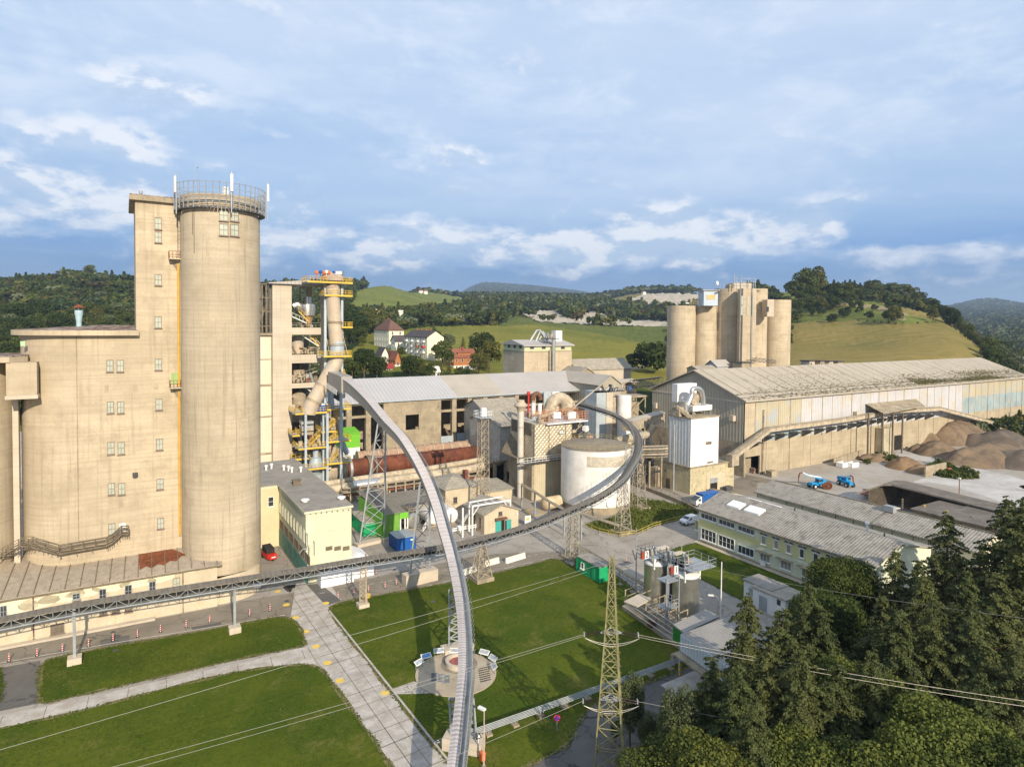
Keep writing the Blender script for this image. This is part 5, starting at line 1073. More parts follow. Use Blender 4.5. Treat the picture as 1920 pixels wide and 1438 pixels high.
def canopy():
    t=thing('loading_canopy','corrugated grey canopy with lime green fascia over a loading bay','canopy',G(690,1000)+(0,)); z=5.2
    a=G(668,928,z);b=G(735,921,z);c=G(805,930,z);d=G(800,948,z);e=G(759,955,z);f=G(716,966,z);g_=G(700,962,z)
    RC=mat('canopy_sheet',(.44,.40,.33),.7,var=.1,sc_=.6,fine=.15,cor=(0,.7)); m=MB(); y0=f[1]; x0=a[0]; x1=e[0]
    m.add([(x0,y0,z-.2),(x1,y0,z-.2),(x1,y0+17,z+.9),(x0,y0+17,z+.9)],[(0,1,2,3),(3,2,1,0)]); m.build('roof',RC,t)
    m=MB(); m.add([(x1+.02,y0+5,z),(x1+11,y0+5,z),(x1+11,y0+13,z+.5),(x1+.02,y0+13,z+.5)],[(0,1,2,3),(3,2,1,0)]); m.build('roof_wing',RC,t)
    MB().box(x0+3.5,x1+.1,y0-.12,y0-.02,z-1.3,z-.1).build('fascia',LGRN,t); MB().box(x0-.1,x0+.05,y0+.4,y0+15,0,z+.2).build('side_wall',LGRN,t); MB().box(x0+.06,x0+3.6,y0+.2,y0+.3,0,z-.1).build('front_panel',mat('olive_green_sheet',(.16,.36,.05),.5,cor=(0,.3)),t)
    for k in (x0+3.6,(x0+x1)/2+2,x1): MB().box(k-.12,k+.12,y0-.1,y0+.1,0,z-.3).build('post',WHITE,t)
    MB().box(x0+.1,x1,y0+14,y0+14.3,0,z+.4).build('rear_wall',CONC3,t)
canopy()
def container(name,lab,p,row,L,Wd,H,m,roofm,cat='container',off=(0,0)):
    x,y=G(p,row); x+=off[0]; t=thing(name,lab,cat,(x,y,0)); MB().box(x,x+L,y,y+Wd,.1,H).build('body',m,t); MB().box(x-.08,x+L+.08,y-.08,y+Wd+.08,H+.002,H+.14).build('roof',roofm,t)
    mb=MB()
    for k in range(int(L/.6)+1): mb.box(x+k*.6-.05,x+k*.6+.05,y-.07,y-.001,.15,H-.02)
    for k in range(int(Wd/.6)+1): mb.box(x-.07,x-.001,y+k*.6-.05,y+k*.6+.05,.15,H-.02)
    mb.build('ribs',m,t); return t,x,y
t,x,y=container('storage_container','green shed with a beige roof under the first conveyor pylon',682,1007,3.2,9,2.7,DGRN,ROOFB)
t,x,y=container('storage_container','blue container with a grey lid in the yard',745,1036,3.8,4.2,2.6,BLUE,STEEL); MB().box(x+2.6,x+3.4,y-.1,y-.07,1.9,2.15).build('label_plate',WHITE,t)
def site_hut():
    x0,y0=G(1123,1094); x1=G(1145,1089)[0]; y1=y0+6.1; Ls=x1-x0; Ls=2.5
    t=thing('site_hut','green site hut with grey flat roof and one white window on the lawn','hut',(x0,y0,0)); H=2.6
    MB().box(x0,x0+Ls,y0,y1,.08,H).build('wall',DGRN,t); MB().box(x0-.05,x0+Ls+.05,y0-.05,y1+.05,H+.001,H+.16).build('roof',FELT,t)
    m=MB(); 
    for xx,yy in ((x0,y0),(x0+Ls,y0),(x0,y1),(x0+Ls,y1)): m.box(xx-.07,xx+.07,yy-.07,yy+.07,0,H+.02)
    m.build('corner_post',mat('dark_green_paint',(.01,.22,.09),.5),t); frame_win(t,'-x',y0+4.0,1.05,.85,1.0,x0,1,2,fm=WFRAME,pm=GLASS)
    MB().box(x0-.04,x0,y0+1.2,y0+2.0,.15,2.2).build('door',DGRN,t)
site_hut()
def htank(i,p,row,r,L,lab):
    x,y=G(p,row); t=thing('horizontal_tank',lab,'tank',(x,y,0),'horizontal storage tanks under the walkways'); z=r+.7
    pr=[Vector((x,y-.35,z)),Vector((x,y-.1,z)),Vector((x,y+L,z))]; MB().path([(x,y-.55,z),(x,y-.4,z),(x,y,z),(x,y+L,z)],[r*.35,r*.8,r,r],24).build('shell',TANKW if i else SST,t,True)
    for k in (1,L-1): MB().box(x-r*.8,x+r*.8,y+k-.2,y+k+.2,0,z-r*.55).build('saddle',CONC3,t)
    m=MB(); a=Vector((x+r+.3,y-1,0)); m.tube(a,a+Vector((1.6,0,2.2)),.07,4); m.tube(a+Vector((0,.8,0)),a+Vector((1.6,.8,2.2)),.07,4); [m.tube(a+Vector((1.6*k/7,0,2.2*k/7)),a+Vector((1.6*k/7,.8,2.2*k/7)),.05,4) for k in range(8)]; m.rail([tuple(a),tuple(a+Vector((1.6,0,2.2)))],1,.04,.8); m.build('steps',WHITE,t)
    MB().rail([(x-r*.5,y+.3,z+r*.95),(x+r*.5,y+.3,z+r*.95),(x+r*.5,y+L,z+r*.95)],1,.04,1.2).build('top_railing',DIRTY,t)
htank(0,774,996,1.55,7,'horizontal tank with dull metal end, beside the green canopy');htank(1,814,990,1.5,7,'cream horizontal tank, middle one behind the high conveyor');htank(2,846,987,1.6,7,'cream horizontal tank with yellow label, left of the yellow house')
def house_small():
    x0,y0=G(908,1002); x1=G(972,990)[0]; x1=x0+8.2; D_=8.5; z=4.2; zr=5.6
    t=thing('pump_house','small cream gabled house with green double door','house',(x0,y0,0)); a=y0;b=y0+D_
    MB().add([(x0,a,-.1),(x1,a,-.1),(x1,b,-.1),(x0,b,-.1),(x0,a,z),(x1,a,z),(x1,b,z),(x0,b,z),((x0+x1)/2,a,zr),((x0+x1)/2,b,zr)],[(0,1,5,8,4),(1,2,6,5),(2,3,7,9,6),(3,0,4,7)]).build('wall',RENDER,t)
    xm=(x0+x1)/2; MB().add([(x0-.5,a-.5,z-.15),(xm,a-.5,zr+.15),(x1+.5,a-.5,z-.15),(x0-.5,b+.4,z-.15),(xm,b+.4,zr+.15),(x1+.5,b+.4,z-.15),(x0-.5,a-.5,z-.35),(xm,a-.5,zr-.07),(x1+.5,a-.5,z-.35)],[(0,1,4,3),(1,2,5,4),(6,7,1,0),(7,8,2,1)]).build('roof',ROOFA,t)
    MB().box(x0+2.6,x0+4.0,a-.05,a-.001,0,2.5).box(x0+4.8,x0+5.9,a-.9,a-.85,.1,2.5).build('door',mat('turquoise_door',(.05,.30,.27),.6),t); MB().box(x0+4.01,x0+4.8,a-.02,a-.001,0,2.5).build('doorway',BLACK,t)
    frame_win(t,'-y',x0+3.3,3.35,.9,.85,a,2,1,pm=GLASS); MB().add([(x0+2.4,a-.01,2.95),(x0+5.2,a-.01,2.95),(x0+5.2,a-.8,2.7),(x0+2.4,a-.8,2.7),(x0+2.4,a-.01,2.8),(x0+5.2,a-.01,2.8),(x0+5.2,a-.8,2.6),(x0+2.4,a-.8,2.6)],[(3,2,1,0),(4,5,6,7),(7,6,2,3)]).build('porch_roof',TILE,t)
    for k in (1.2,3.8,6.2): frame_win(t,'-x',a+k,.9,.9,2.1,x0,1,3,pm=GLASS)
    MB().box(x1-.6,x1-.2,a-.25,a-.01,2.9,3.3).build('wall_lamp',WHITE,t)
house_small()
def old_house():
    P=G(828,975); x0,y0=G(835,958); t=thing('old_workshop','old cream house with stained hipped roof and brick chimney','house',(x0,y0,0)); L=9;D_=11;z=5.;zr=6.8
    MB().box(x0,x0+L,y0,y0+D_,-.1,z).build('wall',RENDER,t); MB().add([(x0-.5,y0-.5,z-.1),(x0+L+.5,y0-.5,z-.1),(x0+L+.5,y0+D_+.5,z-.1),(x0-.5,y0+D_+.5,z-.1),(x0+3.5,y0+4,zr),(x0+5.5,y0+7,zr)],[(0,1,5,4) if False else (0,1,4),(1,5,4),(1,2,5),(2,3,5),(3,4,5),(3,0,4),(3,2,1,0)]).build('roof',ROOFA,t)
    MB().box(x0+6.4,x0+7.5,y0+3,y0+4.1,z+.3,zr+1.2).build('chimney',BRICK,t); frame_win(t,'-y',x0+2,1.5,1,1.4,y0,2,2,pm=GLASS)
    x1=x0+L; t=thing('lean_to_shed','low flat shed between the old house and the lattice mast','shed',(x1,y0-3,0)); MB().box(x1+.3,x1+8,y0-2,y0+6,-.1,3.6).build('wall',RENDER,t); MB().add([(x1,y0-2.4,3.65),(x1+8.3,y0-2.4,3.6),(x1+8.3,y0+6.4,4.3),(x1,y0+6.4,4.3),(x1,y0-2.4,3.45),(x1+8.3,y0-2.4,3.4)],[(0,1,2,3),(4,5,1,0)]).build('roof',ROOFA,t)
old_house()
def yard_bits():
    t=thing('pipe_bridge','pale steel pipe bridge with diagonal braces over the pump house','pipe bridge',G(889,994)+(0,)); z=6.
    A=[Vector((*G(p,r,z),z)) for p,r in ((886,949),(957,938))];B=[Vector((*G(p,r,z),z)) for p,r in ((880,942),(943,931))]
    m=MB(); m.tube(A[0],A[1],.18,6); m.tube(B[0],B[1],.15,6); [m.tube(A[0].lerp(A[1],k/5),B[0].lerp(B[1],k/5),.09,4) for k in range(6)]; m.build('girder',WHITE,t)
    for q in (A[0],A[1],B[0],A[0]-Vector((2.2,0,0))): MB().tube((q.x,q.y,0),q,.18,6).build('post',WHITE,t)
    for q in (A[0],A[1]): MB().tube(q-Vector((0,0,2)),q+Vector((1.6 if q is A[0] else -1.6,0,0)),.1,4).build('brace',WHITE,t)
    x,y=G(905,962); h=ht(x,y,783); t=thing('lattice_mast','slim grey lattice mast with a small basket on top','mast',(x,y,0)); m=MB(); s_=1.15; q=[(x-s_,y-s_),(x+s_,y-s_),(x+s_,y+s_),(x-s_,y+s_)]; lattice(m,[(a,b,0) for a,b in q],[((a-x)*.75+x,(b-y)*.75+y,h) for a,b in q],13,.09,.05); m.build('frame',DIRTY,t)
    MB().box(x-1.7,x+1.7,y-1.5,y+1.5,h,h+.15).build('platform',STEEL,t); MB().rail([(x-1.7,y-1.5,h+.1),(x+1.7,y-1.5,h+.1),(x+1.7,y+1.5,h+.1),(x-1.7,y+1.5,h+.1),(x-1.7,y-1.5,h+.1)],1.4,.05,.8).build('railing',WHITE,t); MB().box(x-.6,x+.6,y-.3,y+.4,h+.2,h+2.2).build('cabinet',WHITE,t)
    x,y=G(857,1000); t=thing('crowd_barrier','white board barrier in front of the cream tanks','barrier',(x,y,0)); MB().box(x-1,x+4.5,y,y+.15,.55,.8).box(x-1,x+4.5,y,y+.15,1.,1.2).build('board',WHITE,t); [MB().box(x-1+k,x-.85+k,y+.16,y+.3,0,1.2).build('post',WHITE,t) for k in (0,1.8,3.6,5.3)]
    t=thing('white_tub','white plastic tub on the ground beside the cream tanks','tub',(x+1,y+.6,0)); MB().lathe(x+1.2,y+1.2,[(.4,.0),(.5,1.0),(.45,1.0),(.4,.6)],10).build('shell',WHITE,t); MB().lathe(x+1.2,y+1.2,[(.3,.61),(.1,.62)],10).build('inside',RUBBER,t)
    x,y=G(984,987); t=thing('notice_board','white notice board with yellow panel right of the pump house','sign',(x,y,0)); MB().box(x,x+1.5,y,y+.08,.3,2.2).build('panel',WHITE,t); MB().box(x+.4,x+1.1,y-.02,y-.001,1.2,1.8).build('printed_panel',YELP,t); MB().box(x+.1,x+.2,y+.09,y+.2,0,2.2).build('post',STEEL,t)
yard_bits()
def high_conveyor():
    def pt(p,row,D): x,y=at(p,D); return Vector((x,y,ht(x,y,row)))
    C=[pt(p,r,D) for p,r,D in ((628,697,150),(660,716,140),(692,746,130),(724,784,121),(757,820,113.5),(791,876,106),(815,933,99.5),(832,989,93),(848,1045,87),(863,1118,79.3),(870,1185,72),(871,1260,65.5),(866,1318,61),(859,1385,56.5),(852,1438,53.5),(842,1520,49.5),(830,1620,45))]
    T_=spl(C,8); n_=len(T_)
    hs=[max(.8,2.9-6.2*i/n_) for i in range(n_)]; WD=[max(.41,.92-.6*i/(n_*.70)) for i in range(n_)]
    S=[p-Vector((0,0,h+.2)) for p,h in zip(T_,hs)]
    t=thing('covered_conveyor','long silver covered conveyor swooping down from tower to lawn','conveyor',tuple(C[6]))
    vs=[];n=6
    mb=MB(); m=len(S); side=[]
    for k,p in enumerate(S):
        a=S[max(k-1,0)];b=S[min(k+1,m-1)];d=(b-a);d.z=0;d.normalize(); side.append(Vector((d.y,-d.x,0)))
    def ribbon(prof,name,mat_,smooth=False,rng_=None):
        mb=MB(); r=range(m) if rng_ is None else rng_; vs=[];K=len(prof(0))
        for k in r: vs+=[S[k]+side[k]*q[0]+Vector((0,0,q[1])) for q in prof(k)]
        L=len(r); mb.add(vs,[(i*K+j,i*K+(j+1)%K,(i+1)*K+(j+1)%K,(i+1)*K+j) for i in range(L-1) for j in range(K)]+[tuple(range(K-1,-1,-1)),tuple(range((L-1)*K,L*K))]); return mb.build(name,mat_,t,smooth)
    W_=.8; s_=1 if (prj(*(S[60]+side[60]*2))[0]>prj(*S[60])[0]) else -1   # which side of the path lies to the right in the view
    ribbon(lambda k:[(-WD[k],0),(WD[k],0),(WD[k],hs[k]),(-WD[k],hs[k])],'casing',CONV)
    CAP=mat('pinkish_cover_sheet',(.50,.46,.44),.55,.05,var=.05,sc_=.5,fine=.1); ribbon(lambda k:[(-WD[k]-.08,hs[k]),(WD[k]+.08,hs[k]),(WD[k]+.08,hs[k]+.1),(0,hs[k]+.2),(-WD[k]-.08,hs[k]+.1)],'cover',CAP)
    CO=[c for c in bpy.data.objects if c.name.startswith('cover') and c.parent==t][0]; me=CO.data; RB=mat('dark_gap_ribs',(.36,.33,.32),.6,.2)
    mb=MB()
    for k in range(1,m):
        L=(S[k]-S[k-1]).length; step=1.9 if k<m*.5 else .42; q=0
        while q<L:
            f=q/L; c=S[k-1].lerp(S[k],f); h=hs[k-1]*(1-f)+hs[k]*f; ww=WD[k]+.085; sd_=side[k-1].lerp(side[k],f); d=(S[k]-S[k-1]).normalized()*(.04 if step>1 else .07)
            mb.add([c+sd_*-ww-d+Vector((0,0,h+.115)),c-d+Vector((0,0,h+.215)),c+sd_*ww-d+Vector((0,0,h+.115)),c+sd_*-ww+d+Vector((0,0,h+.115)),c+d+Vector((0,0,h+.215)),c+sd_*ww+d+Vector((0,0,h+.115))],[(0,1,4,3),(1,2,5,4)]); q+=step
    nv=len(me.vertices); vs=[v.co[:] for v in me.vertices]+[(v[0]-ORG[t.name][0],v[1]-ORG[t.name][1],v[2]-ORG[t.name][2]) for v in mb.v]; fs=[tuple(p.vertices) for p in me.polygons]; k0=len(fs); fs+=[tuple(i+nv for i in f) for f in mb.f]
    n2=bpy.data.meshes.new('cover'); n2.from_pydata(vs,[],fs); n2.materials.append(CAP); n2.materials.append(RB); n2.polygons.foreach_set('material_index',[0]*k0+[1]*(len(fs)-k0)); CO.data=n2
    g0=int(m*.02)
    ribbon(lambda k:[(s_*(WD[k]+.05),.02),(s_*(WD[k]+.6),.02),(s_*(WD[k]+.6),.12),(s_*(WD[k]+.05),.12)][::s_],'walkway',STEEL)
    mb=MB(); mb2=MB()
    for h,r in ((1.2,.05),(.65,.035),(1.9,.05)): 
        rr=range(m) if h<1.5 else range(int(m*.52),m); mb.path([S[k]+side[k]*s_*(WD[k]+.6)+Vector((0,0,h)) for k in rr],r,4,False)
    for k in range(m-1):
        for f in (0,.5): c=S[k].lerp(S[k+1],f)+side[k]*s_*(WD[k]+.6); mb.tube(c,c+Vector((0,0,1.2 if k<m*.52 else 1.95)),.04,4)
        if k>m*.5: a=S[k]+side[k]*s_*(WD[k]+.6);b=S[k+1]+side[k+1]*s_*(WD[k+1]+.95); mb.tube(a+Vector((0,0,.1)),b+Vector((0,0,1.9)),.035,4)
    mb.build('railing',STEEL,t)
    a=S[0];b=S[8]; d=(b-a).normalized(); MB().sweep([a-d*1.5+Vector((0,0,-.4)),a+d*6,a+d*8.5],[(-1.25,-.3),(1.25,-.3),(1.25,3.3),(-1.25,3.3)]).build('head_casing',CONV,t)
    mb=MB(); mb.rail([a+side[0]*(-s_*2.2)+Vector((0,0,-.6)),a+d*8+side[8]*(-s_*2.2)+Vector((0,0,-.9))],1.3,.05,.7,bars=(1,.66,.33)); mb.build('head_railing',WHITE,t)
    def pier(i,name,lab,feet,trow,top,n,block=None,r=.2):
        t=thing(name,lab,'conveyor support',feet[0]+(0,),'steel trestles carrying the high conveyor'); m=MB(); z0=.05 if not block else block[0]
        lattice(m,[(x,y,z0) for x,y in feet],[tuple(p) for p in top],n,r,.08); m.build('frame',STEEL,t)
        if block:
            z,mg=block; xs=[f[0] for f in feet];ys=[f[1] for f in feet]; d=math.atan2(feet[1][1]-feet[0][1],feet[1][0]-feet[0][0]); L=math.dist(feet[0],feet[1]); c=((feet[0][0]+feet[1][0])/2,(feet[0][1]+feet[1][1])/2,z/2-.1); MB().obox(c,L+mg,1.7,z+.2,d).build('concrete_footing',CONC2,t)
    FT={781:(G(674,1024),G(721,1013)),890:(G(769,1096),G(806,1087)),1095:(G(842,1226),G(872,1218)),1298:(G(846,1400),G(893,1408))}; nf=lambda f:min(range(m),key=lambda i:(S[i].x-(f[0][0]+f[1][0])/2)**2+(S[i].y-(f[0][1]+f[1][1])/2)**2)
    k=nf(FT[781]); c=S[k]; q=side[k]
    L_=G(674,1024);Rr=G(721,1013); 
    pier(1,'conveyor_trestle','tall light trestle of the high conveyor between workshop and green canopy',[L_,Rr],0,[tuple(c-q*s_*.8),tuple(c+q*s_*.8)],7,(.6,1.5),.19)
    k=nf(FT[890]); c=S[k];q=side[k]; pier(2,'conveyor_trestle','grey trestle of the high conveyor on a long concrete block at lawn edge',[G(769,1096),G(806,1087)],0,[tuple(c-q*s_*.8),tuple(c+q*s_*.8)],6,(1.9,2.2),.2)
    k=nf(FT[1095]); c=S[k];q=side[k]; pier(3,'conveyor_trestle','grey trestle of the high conveyor behind the round plaza',[G(842,1226),G(872,1218)],0,[tuple(c-q*s_*.9),tuple(c+q*s_*.9)],7,(1.0,1.8),.13)
    k=nf(FT[1298]); c=S[k];q=side[k]; pier(4,'conveyor_trestle','shortest trestle of the high conveyor, in front of the round plaza',[G(846,1400),G(893,1408)],0,[tuple(c-q*s_*1.2),tuple(c+q*s_*1.2)],5,(1.3,1.4),.14)
high_conveyor()
def ring_conveyor():
    def pt(p,row,D): x,y=at(p,D); return Vector((x,y,ht(x,y,row)))
    def onrow(px,row,z): x,y=G(px,row,z); return Vector((x,y,z))
    B=[onrow(-90,1197,6.3),onrow(0,1178,6.3),onrow(140,1150,6.3),onrow(290,1125,6.4),onrow(440,1101,6.5),onrow(560,1082,6.6),onrow(680,1061,6.7),onrow(830,1037,6.8),onrow(905,1020,6.9),onrow(1000,993,7.5),onrow(1075,962,8.3),onrow(1120,942,9.),onrow(1160,915,10.)]
    for p,row,D in ((1183,889,137),(1196,865,144),(1200,845,151),(1196,822,158),(1180,800,165),(1150,782,171),(1115,770,176),(1085,762,180)): B.append(pt(p,row,D))
    S=spl(B,10); t=thing('belt_conveyor','long low lattice belt conveyor crossing the site and curling round the tank','conveyor',tuple(B[6]))
    m=len(S); w=.58; h=1.0; side=[]
    for k,p in enumerate(S): a=S[max(k-1,0)];b=S[min(k+1,m-1)];d=(b-a);d.z=0;d.normalize(); side.append(Vector((d.y,-d.x,0)))
    V=lambda k,s,u:S[k]+side[k]*s+Vector((0,0,u))
    def strip(prof,name,mm):
        mb=MB();K=len(prof); vs=[]
        for k in range(m): vs+=[V(k,*q) for q in prof]
        mb.add(vs,[(i*K+j,i*K+(j+1)%K,(i+1)*K+(j+1)%K,(i+1)*K+j) for i in range(m-1) for j in range(K)]+[tuple(range(K-1,-1,-1)),tuple(range((m-1)*K,m*K))]); return mb.build(name,mm,t)
    strip([(-w-.15,h),(w+.15,h),(w+.15,h+.12),(0,h+.42),(-w-.15,h+.12)],'cover',mat('dusty_belt_cover',(.15,.135,.115),.8,.1,var=.15,sc_=1.2,cor=(0,.7)))
    strip([(-w*.75,.35),(w*.75,.35),(w*.75,.45),(-w*.75,.45)],'belt',RUBBER)
    mb=MB()
    for s in (-w,w):
        for u in (0,h-.04): mb.path([V(k,s,u) for k in range(m)],.085,4,False)
    mb.build('chord',STEEL,t)
    L=[0]
    for k in range(1,m): L.append(L[-1]+(S[k]-S[k-1]).length)
    def P(d,s,u):
        k=int(np.searchsorted(L,d))-1; k=max(0,min(m-2,k)); f=(d-L[k])/(L[k+1]-L[k]); return V(k,s,u).lerp(V(k+1,s,u),f)
    n=int(L[-1]/1.35); mb=MB()
    for i in range(n):
        d0=i*1.35;d1=d0+1.35
        for s in (-w,w): mb.tube(P(d0,s,0),P(d0,s,h),.045,4); mb.tube(P(d0,s,0 if i%2 else h),P(d1,s,h if i%2 else 0),.04,4)
        mb.tube(P(d0,-w,0),P(d0,w,0),.05,4)
    mb.build('lattice',STEEL,t)
    k0=int(m*.58); mb=MB()
    for s_ in (1,-1):
        for hh in (h+1.1,h+.6): mb.path([V(k,s_*(w+.4),hh) for k in range(k0,m)],.03,4,False)
        for k in range(k0,m): mb.tube(V(k,s_*(w+.4),h-.1),V(k,s_*(w+.4),h+1.1),.025,4)
    mb.build('railing',STEEL,t)
    mb=MB(); K=2; s=-1
    for s in (-1,1):
        vs=[]; 
        for k in range(k0,m): vs+=[V(k,s*(w+.1),h-.15),V(k,s*(w+.45),h-.15)]
        mb.add(vs,[(2*i,2*i+1,2*i+3,2*i+2) for i in range(m-k0-1)]+[(2*i+2,2*i+3,2*i+1,2*i) for i in range(m-k0-1)])
    mb.build('walkway',DSTEEL,t)
    def sup(lab,p,row,kind):
        x,y=G(p,row); k=min(range(m),key=lambda i:(S[i].x-x)**2+(S[i].y-y)**2); c=S[k]; q=side[k]; t=thing('conveyor_support',lab,'conveyor support',(x,y,0),'supports of the low belt conveyor')
        if kind==0:
            MB().box(x-.75,x+.75,y-.7,y+.7,0,.85).build('concrete_footing',CONC2,t); mb=MB(); mb.box(x-.16,x+.16,y-.16,y+.16,.8,c.z+.9); mb.box(x-.2,x+.2,y-.9,y+.9,c.z-.3,c.z-.1); mb.build('post',STEEL,t)
        elif kind==1:
            MB().box(x-.8,x+.8,y-.8,y+.8,0,.6).build('concrete_footing',CONC2,t); mb=MB(); lattice(mb,[(x-.55,y-.35,.5),(x+.55,y-.35,.5)],[(x-.45,y-.3,c.z),(x+.35,y-.3,c.z)],9,.1,.05); mb.box(x+.28,x+.5,y-.4,y-.15,.5,c.z+1.4); mb.build('frame',DIRTY,t)
        elif kind==2:
            MB().box(x-1.6,x+1.6,y-1.5,y+1.5,0,.7).build('concrete_footing',CONC3,t); mb=MB(); lattice(mb,[(x-1.4,y-1.2,.6),(x+1.4,y-1.2,.6),(x+1.4,y+1.2,.6),(x-1.4,y+1.2,.6)],[(x-.35,y-.3,c.z),(x+.35,y-.3,c.z),(x+.35,y+.3,c.z),(x-.35,y+.3,c.z)],5,.09,.05); mb.build('frame',DIRTY,t)
        else:
            s2=1.05 if kind==3 else 1.45; mb=MB(); MB().box(x-s2-.6,x+s2+.6,y-s2-.3,y+s2+.3,0,.5).build('concrete_footing',CONC3,t)
            lattice(mb,[(x-s2,y-s2*.7,.4),(x+s2,y-s2*.7,.4),(x+s2,y+s2*.7,.4),(x-s2,y+s2*.7,.4)],[(c.x-.7,c.y-.6,c.z),(c.x+.7,c.y-.6,c.z),(c.x+.7,c.y+.6,c.z),(c.x-.7,c.y+.6,c.z)],6,.10,.05); mb.build('frame',mat('beige_steel_%d'%int(x),(.33,.30,.24),.7,.1,var=.12,sc_=.8),t)
    sup('single-post support of the low conveyor at the far left lawn',140,1243,0);sup('support of the low conveyor on the first lawn, beside the path',440,1185,0)
    sup('lattice support of the low conveyor at the corner of the big lawn',680,1137,1);sup('spreading lattice support of the low conveyor on the big lawn edge',903,1087,2)
    sup('lattice support with red lamp beside the pipeline start',1073,1046,3);sup('tall lattice support of the conveyor in front of the white tank',1168,998,4);sup('tall lattice support of the conveyor right of the white tank',1199,953,4)
ring_conveyor()
def tank():
    x,y,r=tang(1050,1181,966); t=thing('storage_tank','huge white riveted storage tank with dusty flat roof','tank',(x,y,0)); d=math.hypot(x,y); fx,fy=x*(1-r/d),y*(1-r/d); z=ht(fx,fy,846)
    MB().cyl(x,y,1.6,z,r,n=72).build('shell',TANKW,t,True); MB().cyl(x,y,-.2,1.59,r+.12,n=60).build('plinth',CONC3,t,True); MB().lathe(x,y,[(r+.15,z-.12),(r+.15,z+.05),(r-.2,z+.1),(.5,z+1.1)],72).build('roof',mat('dusty_tank_roof',(.27,.225,.165),.9,var=.15,sc_=.4,fine=.3,c2=(.2,.17,.12)),t)
    mb=MB(); n=44; R=lambda i,zz:(x+(r+.1)*math.cos(2*math.pi*i/n),y+(r+.1)*math.sin(2*math.pi*i/n),zz)
    for q in (z+1.1,z+.6): mb.path([R(i,q) for i in range(n+1)],.035,4,False)
    for i in range(n): mb.tube(R(i,z),R(i,z+1.1),.03,4)
    mb.build('railing',mat('yellowish_rail',(.45,.36,.16),.6,.2),t)
    mb=MB(); a0=math.atan2(-y,-x); zz0=ht(fx,fy,877);zz1=ht(fx,fy,857)
    th=[q for q in np.linspace(a0-1.6,a0+1.6,300) if 1100<prj(x+r*math.cos(q),y+r*math.sin(q),10)[0]<1178 and math.cos(q-a0)>.1]; th=np.linspace(min(th),max(th),16)
    vs=[(x+(r+.02)*math.cos(q),y+(r+.02)*math.sin(q),zq) for q in th for zq in (zz0,zz1)]; mb.add(vs,[(2*i,2*i+2,2*i+3,2*i+1) for i in range(15)]); mb.build('painted_over_band',mat('beige_overpaint',(.50,.45,.36),.7,var=.2,sc_=1.2,c2=(.38,.34,.27)),t)
    q=min(np.linspace(a0-1.5,a0+1.5,400),key=lambda q:abs(prj(x+r*math.cos(q),y+r*math.sin(q),2)[0]-1142)); c=(x+r*math.cos(q),y+r*math.sin(q)); mb=MB(); mb.tube((c[0]-.0,c[1],2.6),(c[0]+.35*math.cos(q),c[1]+.35*math.sin(q),2.6),.75,18); mb.build('manhole_cover',WHITE,t)
    q=min(np.linspace(a0-1.5,a0+1.5,400),key=lambda q:abs(prj(x+r*math.cos(q),y+r*math.sin(q),10)[0]-1172)); mb=MB(); 
    for o in (-.3,.3): a=(x+(r+.25)*math.cos(q)-o*math.sin(q),y+(r+.25)*math.sin(q)+o*math.cos(q)); mb.tube((*a,.3),(*a,z+1),.05,4)
    for k in range(24): zz=1+k*(z/24); mb.tube((x+(r+.25)*math.cos(q)+.3*math.sin(q),y+(r+.25)*math.sin(q)-.3*math.cos(q),zz),(x+(r+.25)*math.cos(q)-.3*math.sin(q),y+(r+.25)*math.sin(q)+.3*math.cos(q),zz),.03,4)
    mb.build('ladder',STEEL,t)
    return x,y,r,z
TK=tank()
